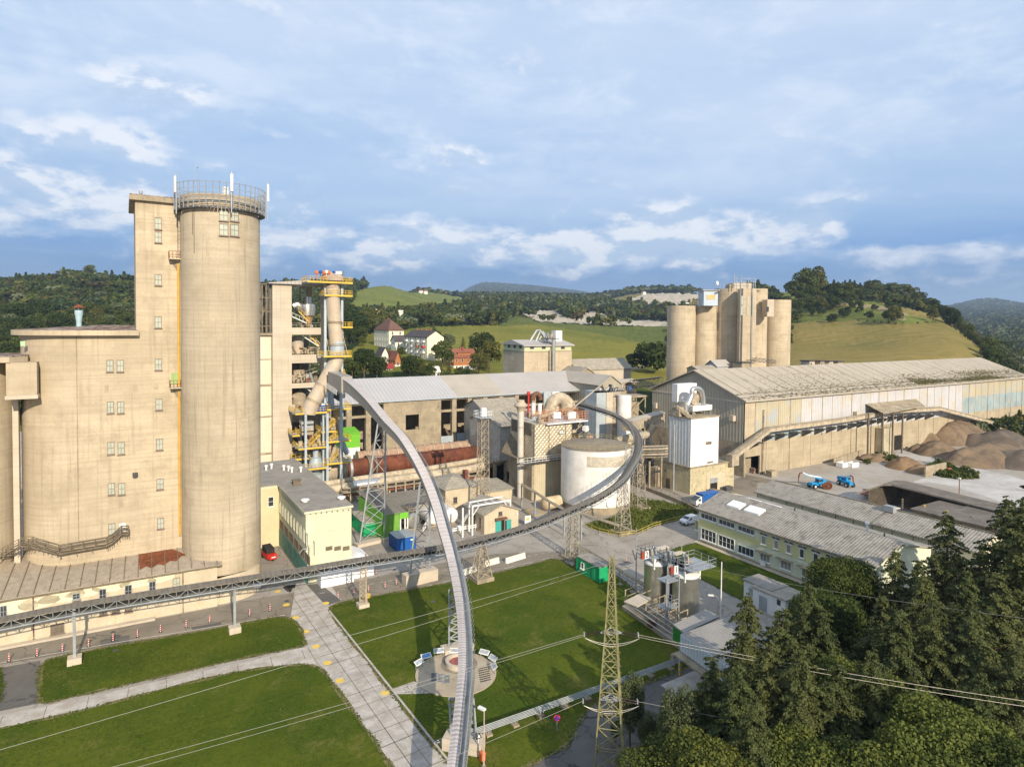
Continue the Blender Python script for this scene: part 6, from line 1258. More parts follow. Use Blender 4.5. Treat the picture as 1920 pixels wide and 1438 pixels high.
def filterhouse():
    x0,y0=84.9,127.8; P=lambda p,r,y=y0:W(p,r,y); x1=P(1072,800)[0]; y1=y0+11; z0=P(1003,862)[2]; zt=P(1003,796)[2]; 
    t=thing('filter_building','quilted metal filter house with railed equipment deck on top','building',(x0,y0,0))
    MB().box(x0,x1,y0,y1,z0,zt).build('quilted_casing',QUILT,t); MB().box(x0-.06,x0-.002,y0+1.2,y1-.4,zt-3,zt+.1).build('louvre_panel',DEB,t)
    m=MB(); 
    for xx in (x0,P(1029,820)[0],P(1060,820)[0],x1): m.box(xx-.06,xx+.06,y0-.14,y0-.001,z0,zt)
    m.build('panel_joint',OLDW,t)
    BC=mat('beige_corrugated',(.52,.46,.32),.7,var=.1,sc_=.4,streak=.3,cor=(0,.55)); MB().box(x0+.3,x0+10,y0+.3,y1-.5,-.2,z0-.6).build('base_wall',BC,t); MB().box(x0-.4,x0+.29,y0+.35,y1,-.2,z0-.6).build('corner_wall',CONC3,t)
    MB().box(x0-5,x1+2,y0-1.6,y0-.2,z0-.45,z0-.2).build('walkway',DSTEEL,t); m=MB(); m.rail([(x0-5,y0-.3,z0-.2),(x0-5,y0-1.55,z0-.2),(x1+2,y0-1.55,z0-.2)],1.2,.05,1.1,bars=(1,.5,.1)); m.build('walkway_railing',WHITE,t)
    zd=zt+.1; MB().box(P(1021,800)[0],P(1097,790)[0],y0-1.3,y1,zd-.25,zd).build('deck',WHITE,t)
    rg=random.Random(12); xa,xb=P(1011,790)[0],P(1097,790)[0]
    RR=mat('red_yellow_railing',(.50,.20,.12),.6,.1,var=.3,sc_=1.5,c2=(.55,.42,.15)); m=MB(); 
    for (pa,pb,y,zo) in ((xa,xb,y0-1.25,0),(xa,xb,y1-1,0),(xa,xb,y0+3,1.4)): m.rail([(pa,y,zd+zo),(pb,y,zd+zo)],2.4 if zo==0 else 1.3,.06,1.0,bars=(1,.75,.5,.25))
    m.rail([(xb,y0-1.2,zd),(xb,y1-1,zd)],2.2,.06,1.1,bars=(1,.66,.33)); m.build('deck_railing',RR,t)
    for p in (1041,1069): a=P(p-3,790,y0-1.4);  MB().box(a[0],P(p+4,790)[0],y0-1.42,y0-1.32,P(p,785,y0-1.4)[2],P(p,773,y0-1.4)[2]).build('sign_panel',WHITE,t)
    SG=MB(); a=P(1048,813); b=P(1055,807); SG.box(a[0],b[0],y0-.2,y0-.15,a[2],b[2]); SG.build('framed_nameplate',WHITE,t); m=MB(); a0,a2,b0,b2=a[0],a[2],b[0],b[2]; m.box(a0-.1,b0+.1,y0-.25,y0-.19,a2-.12,a2).box(a0-.1,b0+.1,y0-.25,y0-.19,b2,b2+.12).box(a0-.12,a0,y0-.25,y0-.19,a2,b2).box(b0,b0+.12,y0-.25,y0-.19,a2,b2).box(a0+.35,b0-.35,y0-.215,y0-.201,(a2+b2)/2-.09,(a2+b2)/2+.09); m.build('nameplate_frame',DSTEEL,t)
    for k in range(22):
        x=rg.uniform(xa+.5,xb-1);y=rg.uniform(y0+.5,y1-2); s_=rg.uniform(.5,1.8); h=rg.uniform(.5,2.2); m=MB()
        if k%3==0: m.cyl(x,y,zd,zd+h,s_*.6,s_*.45,n=12)
        elif k%3==1: m.box(x,x+s_*1.6,y,y+s_,zd,zd+h)
        else: m.path([(x,y,zd),(x,y,zd+h),(x+s_*1.4,y,zd+h+.4),(x+s_*2,y,zd+h-.3)],s_*.28,8)
        m.build('equipment',rg.choice([DIRTY,DIRTY,PIPE,DSTEEL,STEEL,RUST]),t,k%3!=1)
    yb=y1-1.5
    for i,(p,r,mm) in enumerate(((1000,760,WHITE),(1012,761,WHITE))): a=P(p,r,yb); MB().cyl(a[0],yb,zd-1,a[2]+.6,.55,n=14).build('exhaust_stub',mm,t,True)
    a=P(1000,747,yb);b=P(1012,747,yb); c=((a[0]+b[0])/2,yb,a[2]-.5); MB().path([(c[0]-1.05*(b[0]-a[0])/2*1.05*math.cos(q)*1.15 if False else c[0]-math.cos(q)*(b[0]-a[0])*.62,yb,c[2]+math.sin(q)*1.7) for q in np.linspace(0,math.pi,11)],.62,12).build('exhaust_bend',mat('brown_hose',(.15,.07,.04),.7,var=.2,sc_=2),t,True)
    a=P(1048,772,yb); MB().path([(a[0]+2.9*math.cos(q),yb-2*0,zd+1+3.6*math.sin(q)) for q in np.linspace(math.pi,.15,12)],[1.6]*8+[1.8,2.,2.2,2.4],14).build('main_duct_bend',PIPE,t,True)
    a=P(1020,748,yb+1);b=P(1034,734,yb+1); MB().box(a[0],b[0],yb+1,yb+1.3,zd,b[2]).build('blue_screen_wall',BLCL,t); a=P(1040,742,yb);b=P(1053,735,yb); MB().box(a[0],b[0],yb+1,yb+1.2,zd+1,b[2]).build('white_screen',WHITE,t)
    a=P(991,741,yb); MB().tube((a[0],yb,zd-1),(a[0],yb,a[2]),.22,8).lathe(a[0],yb,[(.25,a[2]),(.5,a[2]+.3),(.4,a[2]+.9),(.1,a[2]+1.)],10).build('red_vent_pipe',RED,t)
    m=MB(); a=Vector((P(1075,760)[0],y0+2,zd+2)); b=Vector(W(1127,722,y0+22)); m.tube(a,b,.22,6); m.build('spout_pipe',PIPE,t)
    for k in range(20): 
        a=Vector(W(rg.uniform(1072,1108),rg.uniform(795,835),y0+rg.uniform(0,8))); m=MB()
        if k%2: m.tube(a,a+Vector((rg.uniform(-2,2),rg.uniform(-1,1),rg.uniform(-3,3))),.14,5)
        else: m.obox(a,rg.uniform(.5,2),1,rg.uniform(.4,1.4),rg.random())
        m.build('equipment',rg.choice([RR,DIRTY,DSTEEL,PIPE,WHITE]),t)
    MB().box(x1+.01,x1+7,y0+2,y1+2,-.2,P(1100,830)[2]).build('side_wing',CONC3,t)
    MB().add([(x0-.05,y0+3,z0),(x0-.05,y1,z0),(x0-.05,y1,z0+5),(x0-2.8,y0+3,z0),(x0-2.8,y1,z0),(x0-2.8,y1,z0+.3)],[(0,1,2),(3,5,4),(0,2,5,3),(0,3,4,1),(1,4,5,2)]).build('hopper_side',OLDW,t)
    sx,sy=G(975,932); z=lambda r:ht(sx,sy,r); s=thing('chimney_stack','pale stack with flared cowl and rust streaks beside the filter house','chimney',(sx,sy,0)); 
    MB().cyl(sx,sy,-.1,z(769),.78,n=24).build('shaft',mat('stack_paint',(.56,.53,.47),.6,.1,var=.08,sc_=.6,c2=(.34,.17,.08),streak=.25,thr=(.60,.66)),s,True); MB().lathe(sx,sy,[(.85,z(771)),(1.0,z(766)),(1.65,z(761)),(1.65,z(759)),(.9,z(753.5)),(.9,z(750))],24).build('cowl',DUCT,s,True)
    for r in (868,800,905): MB().cyl(sx,sy,z(r)-.1,z(r)+.1,.9,n=20).build('band',PIPE,s,True)
    m=MB(); m.path([(sx+.8,sy-.4,z(872)),(sx+2,sy-.4,z(880)),(sx+3.6,sy-.4,z(893)),(sx+3.9,sy-.4,z(903)),(sx+2.6,sy-.4,z(910)),(sx+2.4,sy-.4,.2)],.85,10); m.build('inlet_duct',DIRTY,s,True)
    def shed(name,lab,xa,ya,xb,yb,z,zr,wm,rm,axis='x',zb=-.2):
        t=thing(name,lab,'shed',(xa,ya,0)); m=MB(); e=.5
        if axis=='y': # gable faces the viewer, ridge runs away
            xm=(xa+xb)/2; m.add([(xa,ya,zb),(xb,ya,zb),(xb,yb,zb),(xa,yb,zb),(xa,ya,z),(xb,ya,z),(xb,yb,z),(xa,yb,z),(xm,ya,zr),(xm,yb,zr)],[(0,1,5,8,4),(1,2,6,5),(2,3,7,9,6),(3,0,4,7),(3,2,1,0)])
            r=MB(); r.add([(xa-e,ya-e,z-.2),(xm,ya-e,zr+.1),(xb+e,ya-e,z-.2),(xa-e,yb+e,z-.2),(xm,yb+e,zr+.1),(xb+e,yb+e,z-.2),(xa-e,ya-e,z-.45),(xm,ya-e,zr-.15),(xb+e,ya-e,z-.45)],[(0,1,4,3),(1,2,5,4),(6,7,1,0),(7,8,2,1)])
        else:
            ym=(ya+yb)/2; m.add([(xa,ya,zb),(xb,ya,zb),(xb,yb,zb),(xa,yb,zb),(xa,ya,z),(xb,ya,z),(xb,yb,z),(xa,yb,z),(xa,ym,zr),(xb,ym,zr)],[(0,1,5,4),(1,2,6,9,5),(2,3,7,6),(3,0,4,8,7),(3,2,1,0)])
            r=MB(); r.add([(xa-e,ya-e,z-.2),(xb+e,ya-e,z-.2),(xb+e,ym,zr+.1),(xa-e,ym,zr+.1),(xb+e,yb+e,z-.2),(xa-e,yb+e,z-.2),(xa-e,ya-e,z-.45),(xb+e,ya-e,z-.45),(xa-e,ym,zr-.15)],[(0,1,2,3),(3,2,4,5),(6,7,1,0),(6,0,3,8)])
        m.build('wall',wm,t); r.build('roof',rm,t); return t
    globals()['shed']=shed
    SM=mat('smooth_grey_sheet',(.42,.42,.40),.6,.1,var=.15,sc_=.4,c2=(.30,.27,.22))
    a=W(917,790,152);b=W(975,790,152); shed('kiln_head_shed','grey sheet shed over the kiln outlet end',a[0],146,b[0]+5,163,W(917,795,150)[2],W(950,778,150)[2]+.6,SM,ROOFA,'x',6.2)
    m=MB(); 
    a=W(911,775,163);b=W(975,770,163); shed('gabled_shed','beige gabled shed behind the kiln outlet, left of the chimney',a[0],164,b[0]+2,177,W(911,770,164)[2],W(935,752,164)[2],SM,ROOFA,'x')
    t=thing('kiln_pier_frame','dark concrete frame and platforms under the kiln outlet','frame',(95,150,0)); xk=W(945,870,152)[0]
    for i in range(4):
        for j in range(2): MB().box(xk-6+i*3.4,xk-5.3+i*3.4,147+j*8,147.8+j*8,-.1,6.1).build('column',CONC3,t)
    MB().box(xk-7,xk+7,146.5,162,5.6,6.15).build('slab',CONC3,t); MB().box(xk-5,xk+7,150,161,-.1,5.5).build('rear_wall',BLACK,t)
    m=MB(); m.rail([(xk-7,146.4,6.2),(xk+7,146.4,6.2)],1.3,.06,1.,bars=(1,.5)); m.build('railing',WHITE,t)
    c=Vector(W(960,870,146)); MB().box(c.x-1.6,c.x+1.6,145,147,c.z-1.8,c.z+1.6).build('burner_cabinet',DIRTY,t)
    p=Vector((*G(921,917),1.6)); tag(MB().path([p,p+Vector((-2.5,4,0))],[1.25,1.25],20).build('pipe_section',PIPE,None,True),'big open pipe section lying left of the chimney','pipe')
    t=thing('pipe_rack','elevated pipe rack running from the chimney past the tank','pipe rack',G(1010,960)+(0,)); z=5.4; Q=[Vector((*G(p,r,z),z)) for p,r in ((978,908),(1003,922),(1030,940),(1058,955),(1090,962),(1160,985))]
    for o in (-.35,0,.35): MB().path([q+Vector((o,o,0)) for q in Q],.13,6).build('pipe',DIRTY,t)
    for q in Q[:-1]: MB().box(q.x-.14,q.x+.14,q.y-.14,q.y+.14,0,z-.1).build('post',STEEL,t)
    x,y=G(1034,955); tag(MB().path([(x-2.5,y,1.6),(x-2,y,1.6),(x+2.2,y,1.6),(x+2.6,y,1.6)],[.6,1.5,1.5,.7],18).build('drum_tank',mat('cream_drum',(.55,.44,.28),.6),None,True),'small beige drum lying under the pipe rack beside the tank','tank')
filterhouse()
def middle():
    D=lambda p,r,y:W(p,r,y)
    t=thing('silo_pair','square striped silo with pipes and gantry on top','silo',at(1130,205)+(0,)); x0,y0=at(1120,200); x1=x0+5.6; z=ht(x0,y0,735)
    MB().box(x0,x1,y0,y0+6,-.2,z).build('body',BLCL,t); MB().box(x1-1.8,x1+.8,y0-.3,y0,-.2,z-.3).build('pilaster',CONC2,t)
    x,y=at(1172,204); MB().cyl(x,y,-.2,ht(x,y,741),2.3,n=22).build('round_silo_shell',TANKW,t,True); x,y=at(1152,206); MB().cyl(x,y,-.2,ht(x,y,744),1.9,n=18).build('round_silo_shell',PIPE,t,True)
    rg=random.Random(8); m=MB(); xx,yy=at(1185,203); m.rail([(x0,y0,z),(xx,yy,z)],1.2,.07,1.2,bars=(1,.5)); m.box(x0,xx,y0,y0+3,z-.3,z); m.build('gantry',DSTEEL,t)
    for k in range(16): x,y=at(rg.uniform(1120,1184),204); h=rg.uniform(.5,2.2); m=MB(); m.box(x,x+rg.uniform(.4,1.2),y,y+1,z,z+h) if k%2 else m.tube((x,y,z),(x+rg.uniform(-1.5,1.5),y,z+h),.16,5); m.build('equipment',rg.choice([DSTEEL,WHITE,DIRTY,BLUE,STEEL]),t)
    a=at(983,238); b=at(1073,238); f=Vector(a); x0,y0=a; x1=cx(1072,y0,30); y1=cy(943,x0,30); zt=ht(x0,y0,664); zl=ht(x0,y0,678 if False else 657.5); ze=ht(x0,y0,647)
    t=thing('feed_silo_house','blocky concrete silo house with pale green windowed top and pipes','silo house',(x0,y0,0))
    MB().box(x0,x1,y0,y1,6.5,zl-.2).build('silo_body',CONC,t); MB().box(x0+.3,x1-.1,y0+.2,y1-.1,-.1,6.49).build('base_wall',CONC3,t)
    for k in np.linspace(y0+.3,y1-1.3,3): MB().box(x0-.02,x0+.28,k,k+1,-.1,6.5).build('leg',CONC,t)
    MB().box(x0+.15,x1-.15,y0+.15,y1-.15,zl-.2,ze).build('top_storey',mat('pale_green_wall',(.50,.52,.33),.85,var=.05,sc_=.3),t); MB().box(x0-.15,x1+.15,y0-.15,y1+.15,zl-.6,zl-.21).build('ledge',CONC3,t)
    ym=(y0+y1)/2; MB().add([(x0-.8,y0-.8,ze-.1),(x1+.8,y0-.8,ze-.1),(x1+.8,ym,ze+1.8),(x0-.8,ym,ze+1.8),(x1+.8,y1+.8,ze-.1),(x0-.8,y1+.8,ze-.1),(x0-.8,y0-.8,ze-.5),(x1+.8,y0-.8,ze-.5)],[(0,1,2,3),(3,2,4,5),(6,7,1,0),(0,3,5)]).build('roof',ROOFG,t)
    for p in (998,1020,1056): a=W(p-4,656,y0); frame_win(t,'-y',a[0],ht(a[0],y0,654.5),1.8,1.4,y0+.13,2,2,pm=GLASS,sill=False)
    for k in range(3): frame_win(t,'-x',y0+2.+k*(y1-y0-3)/3,zl+.7,1.6,1.7,x0+.13,2,2,pm=GLASS,sill=False)
    x=W(1035,650,y0)[0]; m=MB(); m.tube((x,y0-1.,8),(x,y0-1.,ht(x,y0,634)),.75,12); m.build('riser_pipe',SHINY,t,True); MB().tube((x-1.4,y0-.8,8),(x-1.4,y0-.8,ze-2),.35,8).build('riser_pipe',DIRTY,t,True)
    m=MB(); zz=ze+2; MB().box(x-3,x+2,y0-2,y0+3,ze+2.2,ze+2.5).build('platform',DSTEEL,t); m.rail([(x-3,y0-2,ze+2.5),(x+2,y0-2,ze+2.5)],1.2,.06,.9); m.build('railing',STEEL,t)
    for i,(pa,pb) in enumerate(((990,1006),(1002,1012),(1006,1018))): a=W(pa,640,y0+6);b=W(pb,620+i*3,y0+6);c=W(1026,638,y0+4); MB().path([(a[0],y0+6,ze),b,(b[0]+1.5,y0+6,b[2]+.2),c],.42,8).build('spout',STEEL,t,True)
    a=W(1042,634,y0+5);b=W(1054,620,y0+5); MB().box(a[0],b[0],y0+5,y0+8,ze+1,b[2]).build('filter_box',WHITE,t); MB().cyl(W(1035,628,y0)[0],y0,ze+2.5,ht(x,y0,626),.8,.5,n=12).build('dust_collector',PIPE,t,True)
    for k in range(8): q=Vector((x+rg.uniform(-3,2),y0+rg.uniform(-1.5,2),ze+2.5)); m=MB(); m.tube(q,q+Vector((rg.uniform(-1,1),0,rg.uniform(1,2.6))),.2,5); m.build('equipment',rg.choice([DSTEEL,STEEL,DIRTY]),t)
    S=shed
    x,y=at(1083,248); S('low_building','long low building with mossy roof and dark windows right of silo house',x,y,x+28,y+11,ht(x,y,693),ht(x,y,680)+1,CONC2,ROOFA,'x')
    x,y=at(1078,236); S('low_building','lower grey-roofed wing touching the concrete silo house',x,y,x+11,y+12,ht(x,y,706),ht(x,y,690),CONC3,ROOFO,'y')
    x,y=at(1090,222); S('inclined_gallery','steep corrugated gallery roof behind the striped silo',x-1,y-12,x+8,y+14,ht(x,y,716),ht(x,y,700),HALLG,ROOFB,'y')
    x,y=at(1128,224); S('low_building','pale roofed low building just above the striped silo',x,y,x+10,y+12,ht(x,y,722),ht(x,y,712),CONC3,ROOFB,'y')
    x,y=at(1162,228); S('plant_house','small square tower house with flat roof, left of the lattice bridge',x,y,x+8.5,y+6,ht(x,y,716),ht(x,y,714)+.2,CONC3,ROOFB,'x')
    t=thing('conveyor_bridge','dark lattice conveyor bridge beside the big gabled hall','conveyor bridge',at(1205,226)+(0,)); a=Vector((*at(1190,226),0));b=Vector((*at(1245,222),0)); a.z=ht(a.x,a.y,728);b.z=ht(b.x,b.y,722); m=MB(); lattice(m,[a,a+Vector((0,0,2.6)),a+Vector((0,2.4,2.6)),a+Vector((0,2.4,0))],[b,b+Vector((0,0,2.6)),b+Vector((0,2.4,2.6)),b+Vector((0,2.4,0))],7,.16,.1); m.build('frame',DSTEEL,t); MB().sweep([a+Vector((0,1.2,2.7)),b+Vector((0,1.2,2.7))],[(-1.4,0),(1.4,0),(1.4,.15),(-1.4,.15)]).build('roof',DSTEEL,t)
    x,y=at(1195,212); t=thing('braced_tower','rusty braced steel frame between striped silo and hall gable','frame',(x,y,0)); m=MB(); z=ht(x,y,745); lattice(m,[(x-4,y,0),(x+4,y,0)],[(x-4,y,z),(x+4,y,z)],3,.25,.16); lattice(m,[(x-4,y+5,0),(x+4,y+5,0)],[(x-4,y+5,z),(x+4,y+5,z)],3,.25,.16); m.build('frame',DIRTY,t); MB().box(x-4.5,x+5,y-.5,y+6,z,z+.5).build('platform',CONC3,t); MB().box(x-3.5,x+4,y+3,y+6,0,z-2).build('bunker',CONC3,t)
    def gallery(name,lab,a,b,w,h,m_,roofm):
        t=thing(name,lab,'conveyor gallery',tuple(a)); MB().sweep([a,b],[(-w,0),(w,0),(w,h),(-w,h)]).build('casing',m_,t); MB().sweep([a+Vector((0,0,h)),b+Vector((0,0,h))],[(-w-.2,.002),(w+.2,.002),(w+.2,.15),(0,.5),(-w-.2,.15)]).build('roof',roofm,t)
        for k in (.25,.6): c=a.lerp(b,k); MB().box(c.x-.3,c.x+.3,c.y-.3,c.y+.3,0,c.z).build('leg',CONC3,t)
    a=Vector((*at(1178,170),0));a.z=ht(a.x,a.y,808);b=Vector((*at(1240,186),0));b.z=ht(b.x,b.y,790); gallery('conveyor_gallery','covered sloping gallery running up to the corner of the hall gable',a,b,1.5,2.6,DIRTY,ROOFB)
    a=Vector((*at(1186,166),0));a.z=ht(a.x,a.y,820);b=Vector((*at(1226,176),0));b.z=ht(b.x,b.y,811); t=thing('gas_pipe','thick dusty elbow pipe below the sloping gallery','pipe',tuple(a)); MB().path(spl([a+Vector((-6,-1,-.5)),a,b-Vector((2,0,.3)),b+Vector((.5,0,2))],4),1.1,14).build('pipe',PIPE,t,True)
    for i in range(5): a=Vector((*at(1185,160+i),0));b=Vector((*at(1256,158+i),0)); a.z=ht(a.x,a.y,838+i*5);b.z=ht(b.x,b.y,836+i*5); tag(MB().tube(a,b,.35 if i%2 else .22,8).build('service_pipe',PIPE if i%2 else DIRTY,None,True),'one of the parallel service pipes left of the white-clad tower','pipe','service pipes left of the white-clad tower')
    rg=random.Random(77); t=thing('machine_yard','dark jumble of machines and beams behind the conveyor ring','machinery',at(1215,175)+(0,))
    for k in range(60):
        x,y=at(rg.uniform(1184,1254),rg.uniform(165,196)); m=MB(); h=rg.uniform(.8,6)
        if k%3==0: m.box(x,x+rg.uniform(1,3.5),y,y+2,0,h)
        elif k%3==1: m.tube((x,y,h),(x+rg.uniform(-5,5),y+rg.uniform(-3,3),h+rg.uniform(-2,2)),.22,5)
        else: m.box(x,x+.4,y,y+.4,0,h+4)
        m.build('machinery',rg.choice([DSTEEL,CONC3,DIRTY,OLDW,DSTEEL]),t)
middle()
def silo_group():
    Df=232.
    def cylp(pl,pr,row_t,D,m,lab,par):
        a=at(pl,D);b=at(pr,D); x,y=(a[0]+b[0])/2,(a[1]+b[1])/2; r=math.dist(a,b)/2; k=1+r/D; x*=k;y*=k; z=ht(x-f0[0]*r,y-f0[1]*r,row_t); MB().cyl(x,y,-.3,z,r*k,n=48).build(lab,m,par,True); return x,y,z,r
    t=thing('silo_cluster','cluster of tall pale concrete silos on the horizon behind the hall','silo cluster',at(1360,Df)+(0,))
    c=[]
    c.append(cylp(1251,1303,573,Df,CONC,'round_silo',t));c.append(cylp(1298,1343,574,Df+3,CONC,'round_silo',t));c.append(cylp(1338,1400,541,Df+2,CONC,'round_silo',t));c.append(cylp(1385,1436,541,Df+2.5,CONC,'round_silo',t));c.append(cylp(1430,1480,562,Df+6,CONC,'round_silo',t))
    a=at(1386,Df-2.5);b=at(1412,Df-2.5); z=ht(*a,541.5); ang=math.atan2(b[1]-a[1],b[0]-a[0]); MB().obox(((a[0]+b[0])/2,(a[1]+b[1])/2,z/2),math.dist(a,b)*.95,5.5,z,ang).build('stair_core',CONC,t)
    for p in (1390,1401,1409.5):
        for ra,rb in ((555,572),(573.5,591)):
            q=at(p,Df-5.35); z1,z0=ht(*q,ra),ht(*q,rb); o=MB().obox((q[0],q[1],(z0+z1)/2),.55,.1,z1-z0,ang).build('slit_window',PANEG,t)
    for p in (1387,1410): q=at(p,Df-5.8); MB().tube((q[0],q[1],10),(q[0],q[1],z+2.5),.14,6).build('downpipe',STEEL,t)
    a=at(1434,Df-1);b=at(1443,Df-1); z1,z0=ht(*a,562),ht(*a,594); MB().obox(((a[0]+b[0])/2,(a[1]+b[1])/2,(z0+z1)/2),2.4,5,z1-z0,ang).build('link_bay',CONC2,t); q=at(1438,Df-3.6); MB().obox((q[0],q[1],ht(*q,580)),.9,.1,1.8,ang).build('link_window',GLASS,t)
    a=at(1313,Df+2);b=at(1339,Df+2); z0=c[1][2]; zt=ht(*a,546); mid=((a[0]+b[0])/2,(a[1]+b[1])/2); MB().obox((mid[0],mid[1],(z0+zt)/2+.01),math.dist(a,b),7,zt-z0,ang).build('head_house',mat('pale_blue_cladding',(.44,.51,.58),.6,var=.05,sc_=.3),t); MB().obox((mid[0],mid[1],zt+.15),math.dist(a,b)+1,8,.3,ang).build('head_house_roof',ROOFG,t)
    q=(mid[0]-f0[0]*3.55,mid[1]-f0[1]*3.55); MB().obox((q[0],q[1],(z0+zt)/2+.4),math.dist(a,b)*.6,.12,1.7,ang).build('yellow_band',mat('ochre_panel',(.55,.40,.18),.7),t)
    zt=c[2][2]; rg=random.Random(2)
    q=at(1385,Df+6); MB().obox((q[0],q[1],zt+1),7,5,2.2,ang).build('roof_cabin',CONC2,t); q=at(1371,Df+6); MB().obox((q[0],q[1],zt+.8),3.4,4,1.7,ang).build('roof_cabin',CONC3,t)
    for p,h in ((1375,5.2),(1379,4),(1388,4.2),(1401,4),(1414,4.2),(1355,2),(1348,1.6)): q=at(p,Df); MB().tube((q[0],q[1],zt),(q[0],q[1],zt+h),.12,5).build('aerial',STEEL,t)
    q=at(1342,Df-2); MB().tube((q[0],q[1],zt),(q[0],q[1],zt+1.2),.1,5).build('dish_mast',STEEL,t); MB().tube((q[0],q[1]-.1,zt+1.6),(q[0]+.05,q[1]-.35,zt+1.6),.75,16).build('dish',WHITE,t)
    m=MB(); a=at(1375,Df+1);b=at(1414,Df+1)
    for h in (1.2,2.4,3.6): m.tube((a[0],a[1],zt+h),(b[0],b[1],zt+h),.06,4)
    m.build('antenna_frame',STEEL,t)
    for p in (1342,1414): q=at(p+2,Df-4.9 if p>1400 else Df-3); m=MB(); m.box(q[0],q[0]+1.3,q[1]-.4,q[1]+.2,ht(*q,547),ht(*q,545)); m.build('spout',DSTEEL,t)
    z0=c[0][2]; q=at(1288,Df); MB().obox((q[0],q[1],z0+.9),1.6,.8,.5,.5).build('roof_machine',WHITE,t); q=at(1300,Df); m=MB(); m.rail([(q[0]-2,q[1],z0),(q[0]+3,q[1],z0)],2.6,.08,1.,bars=(1,.6,.3)); m.build('roof_frame',DIRTY,t)
    x,y=at(1345,224); shed('silo_foot_house','pale blue house with sloping grey roof at the foot of the silo cluster',x,y,x+7,y+5,ht(x,y,686),ht(x,y,676),HALLB_,ROOFG,'x')
    x,y=at(1310,215); shed('silo_foot_house','dark low shed between the left silo and hall ridge',x,y,x+9,y+5,ht(x,y,692),ht(x,y,687),CONC3,ROOFA,'x')
    x,y=at(1392,222); t=thing('silo_foot_house','small grey cabin with pipework at the foot of the tall silos','shed',(x,y,0)); z=ht(x,y,681); MB().box(x,x+4,y,y+4,0,z).build('wall',CONC3,t); MB().box(x-.4,x+4.4,y-.4,y+4.4,z+.01,z+.4).build('roof',DSTEEL,t)
    m=MB(); q=Vector((x+5,y,z+.6)); lattice(m,[q,q+Vector((0,0,1.3))],[q+Vector((11,-2,-1)),q+Vector((11,-2,.1))],6,.12,.08); m.build('pipework',DSTEEL,t)
    for i,p in enumerate((1519,1539,1556,1572)):
        x,y=at(p,258); zb=0; z=ht(x,y,678+i*.3); t=thing('hill_cabin',['left-hand grey cabin of the row above the hall ridge','second grey cabin of the row above the hall ridge','third cabin of the row above the hall ridge','right-hand flat cabin of the row above the hall ridge'][i],'cabin',(x,y,0),'grey cabins above the hall ridge'); MB().box(x,x+3.6,y,y+4,0,z).build('wall',CONC3 if i%2 else CONC2,t); MB().box(x-.3,x+3.9,y-.3,y+4.3,z+.01,z+.4).build('roof',DTILE,t); MB().box(x+.6,x+1.5,y-.04,y-.001,z-1.8,z-.6).build('window',GLASS,t)
silo_group()
